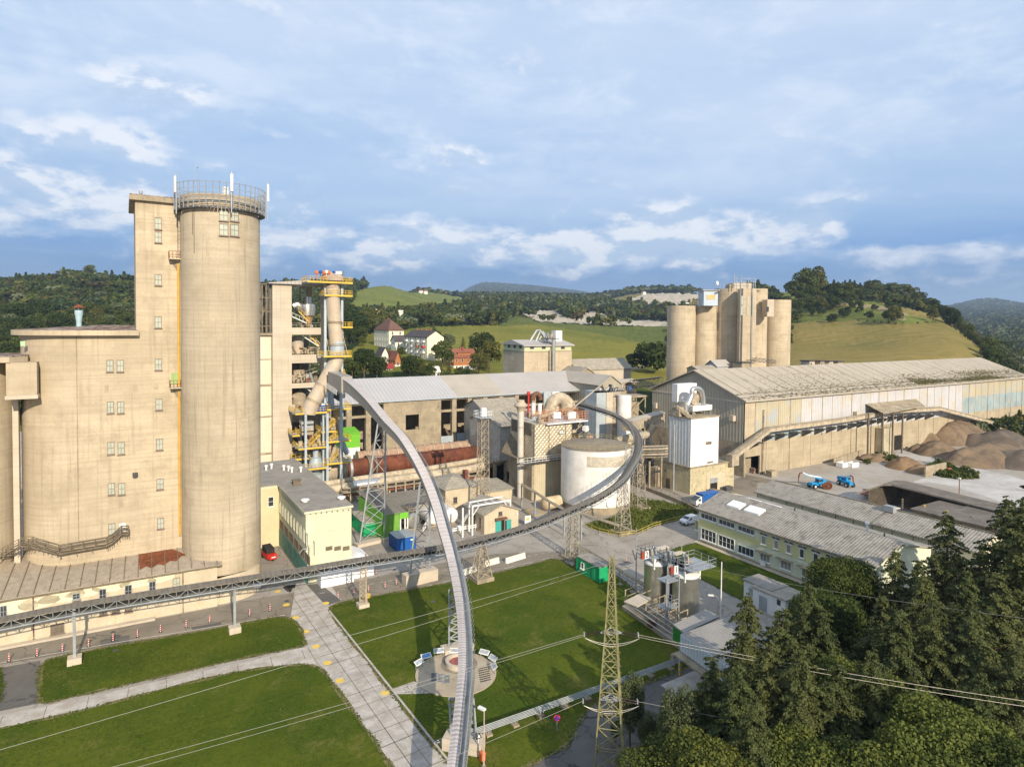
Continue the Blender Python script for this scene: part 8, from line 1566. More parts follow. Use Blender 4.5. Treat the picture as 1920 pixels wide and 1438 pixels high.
def long_hall():
    x0=117.5; y0=cy(1420,x0,4); z=ht(x0,y0,921); ye=cy(1836,x0,6); zr=z+1.6; xm=x0+6; x1=x0+12; t=thing('long_shed','very long cream panelled shed with mossy two-pitch roof','shed',(x0,y0,0)); CP=mat('cream_panel',(.60,.56,.40),.85,var=.05,sc_=.3)
    MB().add([(x0,y0,-.2),(x0,ye,-.2),(x1,ye,-.2),(x1,y0,-.2),(x0,y0,z),(x0,ye,z),(x1,ye,z),(x1,y0,z),(xm,y0,zr),(xm,ye,zr)],[(1,0,4,5),(2,1,5,9,6),(3,2,6,7),(0,3,7,8,4)]).build('wall',CP,t)
    o=MB().add([(x0-.6,y0+.6,z-.1),(x0-.6,ye,z-.1),(xm,ye,zr+.12),(xm,y0+.6,zr+.12),(x0-.6,y0+.6,z-.35),(x0-.6,ye,z-.35),(xm,y0+.6,zr-.12)],[(0,1,2,3),(0,4,5,1),(0,3,6,4)]).build('roof',ROOFO,t); o2=MB().add([(xm+.01,y0+.6,zr+.12),(xm+.01,ye,zr+.12),(x1+.6,ye,z-.1),(x1+.6,y0+.6,z-.1)],[(0,1,2,3)]).build('rear_roof',mat('corrugated_light_roof',(.42,.37,.29),.85,var=.08,sc_=.3,cor=(0,.55)),t)
    for q in (o,o2):
        if q.data.polygons[0].normal.z<0: q.data.flip_normals()
    m=MB(); y=y0
    for k in range(40): m=MB(); yy=y0-k*3.55; (m.box(x0-.05,x0-.002,yy-.06,yy+.06,0,z-.2)).build('panel_joint',OLDW,t) if yy>ye else None
    for k in (7,14,21): yy=y0-k*3.55; MB().tube((x0-.15,yy,0),(x0-.15,yy,z-.1),.09,6).build('downpipe',STEEL,t)
    for k in (7,14,21): yy=y0-k*3.55; MB().add([(x0-.6,yy-.15,z-.06),(x0-.6,yy+.15,z-.06),(xm,yy+.15,zr+.16),(xm,yy-.15,zr+.16)],[(0,1,2,3)]).build('roof_lap',MOSS,t)
    m=MB()
    m.add([(xm-.3,y0,zr+.17),(xm+.1,y0,zr+.17),(xm+.1,ye,zr+.17),(xm-.3,ye,zr+.17)],[(0,1,2,3)]); m.build('roof_ridge',MOSS,t)
    frame_win(t,'-x',cy(1456,x0,4)-1,3.0,1.1,1.1,x0,1,1,fm=WHITE,pm=GLASS,sill=False); x,y=xm-1.2,cy(1675,xm,z+1.5); MB().box(x-.6,x+.6,y-.9,y+.9,zr-.2,zr+.9).build('roof_hatch',STEEL,t)
long_hall()
def ruin_shed():
    DK=mat('dark_felt_roof',(.16,.14,.115),.95,var=.25,sc_=.3,c2=(.24,.21,.17),fine=.3)
    t=thing('open_store_shed','dark open-fronted shed full of pallets with curved mossy roof','shed',G(1600,930)+(0,)); P=lambda p,r,z:Vector((*G(p,r,z),z))
    A=[P(1604,925,5.2),P(1655,908,6.2),P(1672,908,6.),P(1760,930,5.2),P(1830,948,5),P(1930,972,5)]; B=[a+Vector((7.5,1.2,-.2)) for a in A]
    vs=[tuple(v) for v in A+B]+[tuple(v-Vector((0,0,.35))) for v in A]; n=len(A); o=MB().add(vs,[(i,i+1,n+i+1,n+i) for i in range(n-1)]+[(2*n+i,2*n+i+1,i+1,i) for i in range(n-1)]).build('roof',DK,t)
    m=MB()
    for a,b in zip(B,B[1:]): m.add([(a.x,a.y,0),(b.x,b.y,0),(b.x,b.y,b.z-.1),(a.x,a.y,a.z-.1)],[(0,1,2,3),(3,2,1,0)])
    m.build('rear_wall',DEB,t)
    for i,p in enumerate((1692,1733,1776,1822,1866)): q=P(p,934+i*11,4.8); MB().box(q.x-.15,q.x+.15,q.y-.15,q.y+.15,0,4.7).build('post',YELP if i in (1,2) else OLDW,t)
    x,y=at(1640,142); rg=random.Random(6); 
    q=G(1632,932)
    t2=thing('pallet_stack','long pile of timber and pallets under the curved dark roof','stack',(*q,0))
    for k in range(26): a=P(rg.uniform(1612,1650),rg.uniform(918,930),.3+rg.random()*1.8); MB().obox(a,2.2,1.2,.18,rg.random()).build('plank',rg.choice([OLDW,BRICK,DIRTY]),t2)
    t3=thing('scrap_heap','scattered scrap and rusty pipes in the open shed','scrap',(*G(1700,945),0))
    for k in range(30): a=P(rg.uniform(1655,1800),rg.uniform(933,962),.3); MB().obox(a,rg.uniform(.5,2.4),rg.uniform(.2,.8),rg.uniform(.2,.8),rg.random()*3).build('scrap_piece',rg.choice([RUST,DSTEEL,OLDW,STEEL,WHITE]),t3)
    x,y=G(1687,936); tag(MB().cyl(x,y,0,2.8,.9,n=16).lathe(x,y,[(.9,2.81),(.5,3.3),(.1,3.4)],16).build('grey_silo_bin',STEEL,None,True),'upright grey metal bin under the edge of the dark roof','bin')
    S=lambda n,lab,p,r,L,Wd,z,zr,rm: None
    for (lab,p,r,z,L,Wd) in (('low dark roof with brown tiles beyond the spruce on the right',1765,968,4.,12,11),('dark green-grey flat roof right of the tall spruce',1835,985,4.2,14,14)):
        x,y=G(p,r,z); t=thing('dark_shed',lab,'shed',(x,y,0)); y-=Wd*.5
        MB().box(x,x+L,y,y+Wd,-.1,z).build('wall',OLDW,t); MB().box(x-.4,x+L+.4,y-.4,y+Wd+.4,z+.002,z+.25).build('roof',DK,t)
ruin_shed()
for (n,p,r,D,rx,ry,h,m,lab) in (('sand_heap',1730,825,0,16,11,6,SAND,'pale sand heap against the end of the long wall'),('sand_heap',1790,822,0,20,14,8,SAND,'tallest sand heap, with fluted crest'),('sand_heap',1875,833,0,17,12,5,DSAND,'dark gravel heap behind the sand at the right edge'),
    ('sand_heap',1757,850,0,10,8,4.2,SAND,'steep brown cone at the front of the sand heaps'),('sand_heap',1850,862,0,22,12,5,SAND,'broad smooth front heap of greenish sand'),('sand_heap',1925,870,0,16,11,4.5,DSAND,'dark ragged heap cut by the right edge of the photo'),('sand_heap',1738,846,0,8,6,3,SAND,'small brown heap leaning on the steep cone'),
    ('soil_heap',1697,876,0,7,6,3.4,BSAND,'brown soil heap behind the short concrete wall'),('soil_heap',1645,862,0,6,4,2.2,SAND,'low sand heap below the dark doorways'),('soil_heap',1726,884,0,6,4,2.2,BSAND,'low brown soil heap beside the green weeds')):
    x,y=G(p,r); h_=heap(n,x,y,rx,ry,h,m,int(p+r)); tag(h_,lab,'heap')
x,y=G(1752,891); tag(MB().box(x-5,x+7,y,y+.5,0,3.0).build('concrete_wall',CONC3),'short free-standing concrete wall in front of the weeds','wall'); tag(MB().cyl(x+6.4,y-1.2,0,1.6,.7,.5,n=10).build('red_sack',mat('red_sack_cloth',(.60,.16,.12),.8)),'pinkish red sack at the end of the short wall','sack')
a=Vector((*G(1563,873),0));b=Vector((*G(1620,854),0)); tag(MB().sweep([a,b],[(-.15,0),(.15,0),(.15,2.2),(-.15,2.2)]).build('low_wall',CONC3),'low concrete wall running out from the long wall','wall')
rough_grass('weed_patch',[(1735,880),(1760,868),(1790,880),(1830,890),(1836,898),(1800,899),(1765,895),(1748,888)],3500,2.2,LEAF,'dense green weeds round the short concrete wall',.28)
rough_grass('weed_patch',[(1618,868),(1640,855),(1655,852),(1690,862),(1680,868),(1640,864),(1626,872)],1200,1.6,LEAF,'green weeds along the foot of the low sand heap',.24)
x,y=G(1798,935); t=thing('yard_lamp','slim lamp post standing in the chalky yard','street lamp',(x,y,0)); MB().tube((x,y,0),(x,y,ht(x,y,898)),.1,6).build('pole',RUST,t); z=ht(x,y,898); MB().box(x-.25,x+.25,y-.25,y+.25,z,z+.35).build('lamp_head',LAMP,t)
def sst():
    for i,(pl,pr,rf,rt,lab) in enumerate(((1205,1228,1140,1062,'slimmer rear stainless tank, sign number 2'),(1259,1311,1164,1086,'large front stainless tank with white domed top, sign number 1'))):
        if i==0: pl,pr=1206,1250
        x,y,r=tang(pl,pr,rf); d=math.hypot(x,y); fx,fy=x*(1-r/d),y*(1-r/d); z=ht(fx,fy,rt); t=thing('stainless_tank',lab,'tank',(x,y,0),'stainless tanks'); MB().cyl(x,y,.1,z,r,n=48).build('shell',SST,t,True); MB().lathe(x,y,[(r-.02,z+.001),(r*.97,z+.25),(r*.6,z+.6),(.2,z+.75)],40).build('domed_top',WHITE,t,True); MB().path([(x+(r+.03)*math.cos(q),y+(r+.03)*math.sin(q),z) for q in np.linspace(0,6.2832,40)],.07,5,False).build('rim',STEEL,t)
        if i==0: A=(x,y,r,z)
        else: B_=(x,y,r,z)
        m=MB(); [m.box(x+q[0]-.15,x+q[0]+.15,y+q[1]-.15,y+q[1]+.15,z-.5,z+1.1) for q in ((-r*.75,-r*.6),(r*.7,-r*.65))]; m.build('lifting_lug',WHITE,t)
    t=thing('tank_gantry','railed steel gantry and stair tower between the stainless tanks','gantry',(A[0],B_[1],0)); zt=max(A[3],B_[3])+1.2
    a=(A[0]-1.4,A[1]+1.8); b=(B_[0]-.2,B_[1]-.9)
    for (x0,x1,y0,y1) in ((A[0]-2.,A[0]+1.4,A[1]-1.2,A[1]+2),(A[0]-.4,B_[0]+.4,B_[1]-.6,A[1]-1.15),(B_[0]-1.6,B_[0]+3.4,B_[1]-2.6,B_[1]+1.6)):
        z=zt; MB().box(x0,x1,y0,y1,z-.12,z).build('platform',STEEL,t)
        if x1>B_[0]+3: m=MB(); m.rail([(x0,y1,z),(x1,y1,z),(x1,y0,z),(x0,y0,z),(x0,y1,z)],1.1,.04,1.3); m.build('railing',STEEL,t)
        else: m=MB(); m.rail([(x0,y0,z),(x0,y1,z),(x1,y1,z)],1.1,.035,.8); m.build('railing',DSTEEL,t)
    sx,sy=G(1257,1178); zz=[3.2,7.0]
    for h in zz: MB().box(sx-1.5,sx+.9,sy-.6,sy+1.4,h-.1,h).build('platform',STEEL,t); m=MB(); m.rail([(sx-1.5,sy-.6,h),(sx+.9,sy-.6,h),(sx+.9,sy+1.4,h)],1.1,.04,.8); m.build('railing',STEEL,t)
    m=MB(); 
    for q in ((sx-1.5,sy-.6),(sx+.9,sy-.6),(sx+.9,sy+1.4)): MB().box(q[0]-.09,q[0]+.09,q[1]-.09,q[1]+.09,0,zt).build('column',STEEL,t)
    m=MB(); m.tube((sx-1.3,sy-.3,0),(sx-1.3,sy-.3,zt),.04,4); m.tube((sx-.8,sy-.3,0),(sx-.8,sy-.3,zt),.04,4); [m.tube((sx-1.3,sy-.3,.4*k),(sx-.8,sy-.3,.4*k),.03,4) for k in range(int(zt/.4))]; m.build('ladder',RED if False else STEEL,t)
    rg=random.Random(21)
    for k in range(46):
        u=rg.random(); x=a[0]*(1-u)+b[0]*u+rg.uniform(-1,2.2); y=a[1]*(1-u)+b[1]*u+rg.uniform(-1,1.2); m=MB(); c=rg.random()
        if c<.4: m.box(x,x+rg.uniform(.15,.5),y,y+rg.uniform(.15,.5),zt,zt+rg.uniform(.3,1.2))
        elif c<.8: m.tube((x,y,zt-rg.uniform(0,2)),(x+rg.uniform(-.6,.6),y+rg.uniform(-.6,.6),zt+rg.uniform(.2,1.4)),rg.uniform(.05,.12),6)
        else: m.tube((x,y,zt+.3),(x+rg.uniform(-1.6,1.6),y+rg.uniform(-1,1),zt+.5),.07,6)
        m.build('fitting',rg.choice([STEEL,DSTEEL,DIRTY,STEEL,WHITE,DSTEEL]),t)
    m=MB(); m.box(A[0]+1.2,A[0]+2.8,A[1]-4.2,A[1]-1.5,.1,zt-1.8); m.build('dark_vessel_casing',DSTEEL,t)
    for i,(p,r,txt) in enumerate(((1212.5,1036,'2'),(1267.5,1064,'1'))):
        y=(A[1]-1.3) if i==0 else (B_[1]-2.65); c=Vector(W(p,r+4,y)); w_,h=.75,1.15; MB().box(c.x-w_/2,c.x+w_/2,y-.06,y,c.z-h/2,c.z+h/2).build('number_sign',WHITE,t)
        cu=bpy.data.curves.new('digit','FONT'); cu.body=txt; cu.size=1.2; cu.extrude=.01; cu.align_x='CENTER'; cu.align_y='CENTER'; o=bpy.data.objects.new('digit',cu); COL.objects.link(o); bpy.context.view_layer.update(); me=bpy.data.meshes.new_from_object(o.evaluated_get(bpy.context.evaluated_depsgraph_get())); bpy.data.objects.remove(o); me.materials.clear(); me.materials.append(BLACK); o=bpy.data.objects.new('digit',me); COL.objects.link(o); o.parent=t; o.location=(c.x-A[0],y-.075-B_[1],c.z); o.rotation_euler=(math.pi/2,0,0)
        MB().box(c.x-w_*1.35,c.x-w_*.6,y-.03,y+.25,c.z-.5,c.z+.5).build('red_equipment_box',mat('dull_red_box',(.30,.06,.035),.6),t)
    for p,r in ((1240,1027),(1270,1037)): q=Vector(W(p,r,A[1]+1)); MB().box(q.x-1.3,q.x+1.3,q.y-.5,q.y+.5,q.z-.08,q.z+.08).tube((q.x+1.,q.y,zt),(q.x+1.,q.y,q.z),.05,4).build('lamp_canopy',CONC2,t)
    bx,by=G(1168,1142); t=thing('pipe_platform','low concrete platform with parallel pipes on frames in front of the tanks','pipe rack',(bx,by,0)); c=G(1285,1222); MB().prism([G(1166,1142),G(1278,1222),G(1330,1180),G(1215,1120)],0,.55).build('base_slab',CONC3,t)
    for k in range(5):
        for hh in (1.6,2.6):
            a=Vector((*G(1172+k*9,1138-k*4,hh),hh));b=Vector((*G(1275+k*9,1208-k*4,hh),hh)); MB().tube(a,b,.10 if k%2 else .06,6).build('pipe',STEEL,t)
    for k in range(6):
        f=k/5; a=Vector((*G(1172,1138,0),0)).lerp(Vector((*G(1275,1208,0),0)),f); b=Vector((*G(1208,1122,0),0)).lerp(Vector((*G(1311,1192,0),0)),f); m=MB(); m.box(a.x-.08,a.x+.08,a.y-.08,a.y+.08,.5,2.7); m.box(b.x-.08,b.x+.08,b.y-.08,b.y+.08,.5,2.7); m.tube((a.x,a.y,2.6),(b.x,b.y,2.6),.07,4); m.tube((a.x,a.y,1.55),(b.x,b.y,1.55),.07,4); m.build('frame',DIRTY,t)
    q=G(1180,1130,3); MB().prism([G(1170,1128,3),G(1195,1138,3),G(1222,1123,3),G(1198,1114,3)],2.95,3.1).build('cover_plate',CONC2,t)
    q=G(1222,1180); MB().box(q[0]-.5,q[0]+.5,q[1]-.4,q[1]+.4,.5,1.3).build('timber_box',RUST,t)
sst()
def canopy2():
    t=thing('filling_canopy','sloping corrugated canopies with pale fascia and green side, beside the spruces','canopy',(*G(1290,1230),0)); z=6.2
    P=lambda p,r,zz=z:(*G(p,r,zz),zz)
    AS=mat('old_ribbed_sheet',(.33,.31,.28),.9,var=.1,sc_=.4,fine=.2,cor=(0,.45))
    a,b,c,d=P(1262,1170,5.2),P(1283,1186,5.2),P(1350,1155,5.2),P(1322,1142,5.2); MB().add([a,b,c,d],[(0,1,2,3)]).add([(v[0],v[1],v[2]-.2) for v in (a,b,c,d)],[(3,2,1,0)]).add([a,b,(b[0],b[1],5.),(a[0],a[1],5.)],[(0,3,2,1)]).build('rear_roof',AS,t)
    m=MB(); m.add([(b[0],b[1],5.),(a[0],a[1],5.),(a[0],a[1],3.2),(b[0],b[1],3.2)],[(0,1,2,3),(3,2,1,0)]); m.build('side_panel',LGRN if False else mat('green_side_panel',(.06,.36,.06),.6),t)
    x0,y0=G(1277,1186,6.0); x1=x0+6.; y1=y0-17
    L=Vector((*G(1277,1188,6),6));M_=Vector((*G(1348,1253,5),5)); d=(M_-L); d.z=0; d.normalize(); n=Vector((-d.y,d.x,0)); n=n if n.x>0 else -n
    A=[L,L+d*15,L+d*15+n*9,L+n*9]; 
    MB().add([tuple(v+Vector((0,0,.0 if i<2 else .9))) for i,v in enumerate(A)]+[tuple(v+Vector((0,0,-.2 if i<2 else .7))) for i,v in enumerate(A)],[(0,1,2,3),(7,6,5,4),(0,4,5,1),(1,5,6,2),(3,7,4,0)]).build('roof',AS,t)
    F=mat('pale_blue_fascia',(.50,.56,.58),.7,var=.05,sc_=.5,cor=(1,.5)); MB().sweep([L-n*.05+Vector((0,0,-2.0)),L-n*.05+d*15+Vector((0,0,-2.0))],[(-.06,0),(.06,0),(.06,1.95),(-.06,1.95)]).build('fascia',F,t)
    MB().sweep([L-n*.4+Vector((0,0,-2.35)),L-n*.4+d*15+Vector((0,0,-2.35))],[(-.7,0),(.7,0),(.7,.2),(-.7,.2)]).build('ledge_roof',CONC3,t)
    q=G(1275,1265); MB().box(q[0]-.14,q[0]+.14,q[1]-.14,q[1]+.14,0,4).build('post',STEEL,t)
    m=MB(); m.box(q[0]-.17,q[0]+.17,q[1]-.17,q[1]+.17,0,.3).box(q[0]-.17,q[0]+.17,q[1]-.17,q[1]+.17,.6,.9).box(q[0]-.17,q[0]+.17,q[1]-.17,q[1]+.17,1.2,1.5); m.build('hazard_sleeve',YELP,t)
    for k in (0,1): zz=3.4-k*.75; c=(q[0],q[1]-.2,zz); MB().tube((c[0]-.03,c[1]+.06,zz),(c[0],c[1],zz),.33,18).build('speed_sign',RED,t); o=MB().tube((c[0],c[1]-.001,zz),(c[0],c[1]-.03,zz),.23,18).build('sign_face',WHITE,t)
    MB().box(q[0]+1,q[0]+9,q[1]+2,q[1]+2.6,0,1.2).build('kerb_wall',CONC3,t)
canopy2()
def boxes():
    for (p,r,L,Wd,H,lab) in ((1446,1147,3.6,5.,4.2,'white box cabin with grey roof, rear one by the spruces'),(1472,1165,4.4,5.6,4.2,'white box cabin with ribbed roof and grey door, nearer the spruces')):
        x,y=G(p,r); t=thing('white_cabin',lab,'cabin',(x,y,0)); H=ht(x,y,r-38); MB().box(x,x+L,y,y+Wd,0,H).build('wall',WHITE,t); MB().box(x-.2,x+L+.2,y-.2,y+Wd+.2,H+.002,H+.22).build('roof',ROOFA if p>1450 else FELT,t); MB().box(x-.05,x-.002,y+Wd*.55,y+Wd*.8,.1,2.3).build('door',mat('grey_door',(.35,.38,.40),.5),t); MB().box(x-.05,x-.002,y+.8,y+1.4,2.,2.8).build('window',GLASS,t)
boxes()
def pole(name,lab,p,rb,rt,r=.11,cat='pole',head=None,m=STEEL):
    x,y=G(p,rb); z=ht(x,y,rt); t=thing(name,lab,cat,(x,y,0)); MB().tube((x,y,0),(x,y,z),r,8,r*.6).build('pole',m,t); MB().cyl(x,y,0,.12,r*2.4,n=10).build('base_plate',CONC3,t)
    if head: head(t,x,y,z)
    return t
pole('light_pole','tall grey pole left of the rear stainless tank',1192,1115,990)
pole('light_pole','tall thin white pole between the front stainless tank and the cabins',1351,1172,1053,m=WHITE)
hd=lambda t,x,y,z:(MB().path([(x,y,z),(x-.2,y+.2,z+.2),(x-.9,y+.6,z+.35)],.04,5).build('arm',STEEL,t),MB().obox((x-.9,y+.6,z+.33),.8,.35,.16,2.4).build('lamp_head',LAMP,t))
pole('street_lamp','short street lamp with white head beside the front stainless tank',1346,1150,1120,.06,'street lamp',hd)
pole('street_lamp','pinkish street lamp beside the foot of the high conveyor',907,1437,1332,.09,'street lamp',lambda t,x,y,z:(MB().obox((x-.1,y+.3,z+.1),.35,.8,.18,.4).build('lamp_head',LAMP,t),),m=mat('pinkish_pole',(.55,.42,.38),.5))
def sign(lab,p,rb,rt,rz):
    x,y=G(p,rb); z=ht(x,y,rt); t=thing('no_stopping_sign',lab,'road sign',(0,0,0)); MB().tube((0,0,0),(0,0,z),.04,6).build('post',STEEL,t); MB().tube((0,-.06,z-.3),(0,-.03,z-.3),.36,22).build('disc_rim',RED,t); MB().tube((0,-.075,z-.3),(0,-.061,z-.3),.27,22).build('disc_face',mat('sign_blue',(.02,.06,.42),.5),t); m=MB(); 
    for s in (1,-1): m.add([(-.22*s-.03,-.09,z-.3-.22),(-.22*s+.03,-.09,z-.3-.22),(.22*s+.03,-.09,z-.3+.22),(.22*s-.03,-.09,z-.3+.22)],[(0,1,2,3)])
    m.build('cross_bar',RED,t); t.location=(x,y,0); t.rotation_euler=(0,0,rz)
sign('blue and red no-stopping sign on the lawn by the lower road',1044,1372,1340,-.5);sign('blue and red no-stopping sign half hidden among the spruces',1577,1175,1151,-.5)
def delineator(lab,p,r,proto=[None]):
    x,y=G(p,r)
    if proto[0] is None:
        t=thing('delineator_post',lab,'marker post',(0,0,0),'red and white marker posts along the road'); MB().box(-.2,.2,-.12,.12,0,.08).build('foot',RUBBER,t)
        m=MB(); m.cyl(0,0,.08,1.0,.075,n=8); m.build('post',WHITE,t); m=MB(); [m.cyl(0,0,z,z+.17,.082,n=8) for z in (.2,.5,.8)]; o=m.build('red_bands',RED,t); proto[0]=t
    else: t=dup(proto[0],(0,0,0),0,1,lab)
    t.location=(x,y,.02); t.rotation_euler=(0,0,R_.uniform(-.3,.3)); return t
P1=[(17,1240),(69.5,1230),(117,1221),(166,1212),(212,1202),(258,1194),(301,1185),(349,1176),(393,1167),(468,1154),(506,1145)]
for i,(p,r) in enumerate(P1): delineator('marker post before the cream annex, %s'%['at the left edge of the photo','just left of the first conveyor support','left of the first conveyor post','right of the first conveyor post','beside the first asphalt patch','right of the first asphalt patch','in the middle of the lawn edge','left of the second asphalt patch','above the second asphalt patch','right of the lattice conveyor post','last one before the paved path'][i],p,r)
for i,(p,r) in enumerate([(634,1122),(664,1115),(691,1109),(722,1103),(743,1096),(705,1077),(1174,1054)]): delineator(['red and white marker post in front of the white tent, leftmost','red and white marker post left of the lattice support at the lawn corner','red and white marker post right of the lattice support at the lawn corner','red and white marker post midway to the long concrete block','red and white marker post nearest the long concrete block','red and white marker post at the corner of the white tent','red and white marker post alone on the pavement behind the pylon'][i],p,r)
for i,(a,b,lab) in enumerate((((861,1081),(893,1069),'short white concrete barrier nearest the high conveyor'),((907,1062),(935,1054),'white concrete barrier behind the spreading lattice support'),((948,1056),(984,1045),'white concrete barrier, rightmost by the big lawn'))):
    A=Vector((*G(*a),0));B=Vector((*G(*b),0)); tag(MB().sweep([A,B],[(-.32,0),(.32,0),(.14,.35),(.12,.95),(-.12,.95),(-.14,.35)]).build('concrete_barrier',WALLW),lab,'barrier','concrete barriers at the lawn edge')
def plaza():
    x,y=G(855,1263); r=4.95; tag(MB().cyl(x,y,.02,.16,r,n=64).build('round_plaza',PLAZA),'round stone plaza on the lawn under the high conveyor','plaza')
    cxx,cyy=G(861,1247); t=thing('stone_basin','round stone basin filled with red gravel on the plaza','basin',(cxx,cyy,.16)); MB().lathe(cxx,cyy,[(1.75,.161),(1.75,.75),(1.35,.75),(1.35,.35)],36).build('rim',CONC2,t,True); MB().cyl(cxx,cyy,.162,.4,1.33,n=32).build('gravel',PINK,t)
    m=MB(); m.lathe(cxx,cyy,[(2.3,.163),(2.3,.175),(1.8,.175)],40); m.build('dark_ring',ROAD,t)
    for i,(p0,r0,w_,h) in enumerate(((815,1264,1.,1.5),(826,1266,1.,1.5),(836,1268,1.,1.4))):
        a=G(p0,r0); t=thing('floor_grille',['left dark floor grille of the plaza','middle dark floor grille of the plaza','right dark floor grille of the plaza'][i],'grille',(a[0],a[1],.16),'dark floor grilles of the plaza'); d=Vector((G(p0,r0+15)[0]-a[0],G(p0,r0+15)[1]-a[1],0)); n=Vector((-d.y,d.x,0)).normalized()*.42; q=[Vector((*a,.168)),Vector((*a,.168))+d]; MB().quad(*[tuple(v) for v in (q[0]+n,q[1]+n,q[1]-n,q[0]-n)]).build('recess',BLACK,t)
        m=MB(); [m.tube(q[0].lerp(q[1],k/9)-n+Vector((0,0,.02)),q[0].lerp(q[1],k/9)+n+Vector((0,0,.02)),.025,4) for k in range(10)]; [m.tube(q[0]+n*s+Vector((0,0,.03)),q[1]+n*s+Vector((0,0,.03)),.025,4) for s in (-1,0,1)]; m.build('bars',STEEL,t)
    t=thing('pierced_panel','pale pierced grid laid in the plaza right of the conveyor','panel',(*G(905,1262),.16)); m=MB()
    for i in range(6):
        for j in range(7): q=G(898+i*3.4+j*.6,1256+j*4-i*.8); m.box(q[0]-.1,q[0]+.1,q[1]-.1,q[1]+.1,.162,.175)
    m.build('openings',BLACK,t)
    proto=None
    for i,(p,r,az_,lab,mm) in enumerate(((786,1243,2.5,'white info board at the far left of the plaza',INFO),(799,1231,2.1,'blue-topped info board, second from left on the plaza',INFB),(823,1221,1.8,'info board with dark photo strip, left of the trestle footing',INFO),(853,1214,1.57,'long info board on the trestle footing',INFO),(908,1224,1.1,'info board right of the conveyor, nearest to it',INFO),(924,1235,.7,'info board at the right of the plaza beside the wire',INFO),(926,1250,.3,'info board at the far right of the plaza',INFO))):
        a=G(p,r+11 if i!=3 else r+18); t=thing('info_board',lab,'info board',(0,0,0),'info boards round the plaza'); h=.75
        vs=[(-.8,-.32,h),(.8,-.32,h),(.8,.32,h+.42),(-.8,.32,h+.42)]; MB().add(vs+[(v[0],v[1],v[2]-.06) for v in vs],[(0,1,2,3),(7,6,5,4),(0,4,5,1),(1,5,6,2),(2,6,7,3),(3,7,4,0)]).build('panel',WHITE,t); MB().add([(v[0]*.86,v[1]*.72,v[2]*1+.0+(.03)) for v in [(-.8,-.32,h+.045),(.8,-.32,h+.045),(.8,.32,h+.35),(-.8,.32,h+.35)]],[(0,1,2,3)]).build('print',mm,t)
        for s in (-.65,.65): MB().box(s-.04,s+.04,-.04,.04,-.0,h+.15).build('post',STEEL,t)
        t.location=(a[0],a[1],.1); t.scale=(.85,)*3; t.rotation_euler=(0,0,AZ-math.pi/2+(az_-1.57)*1.0)
plaza()
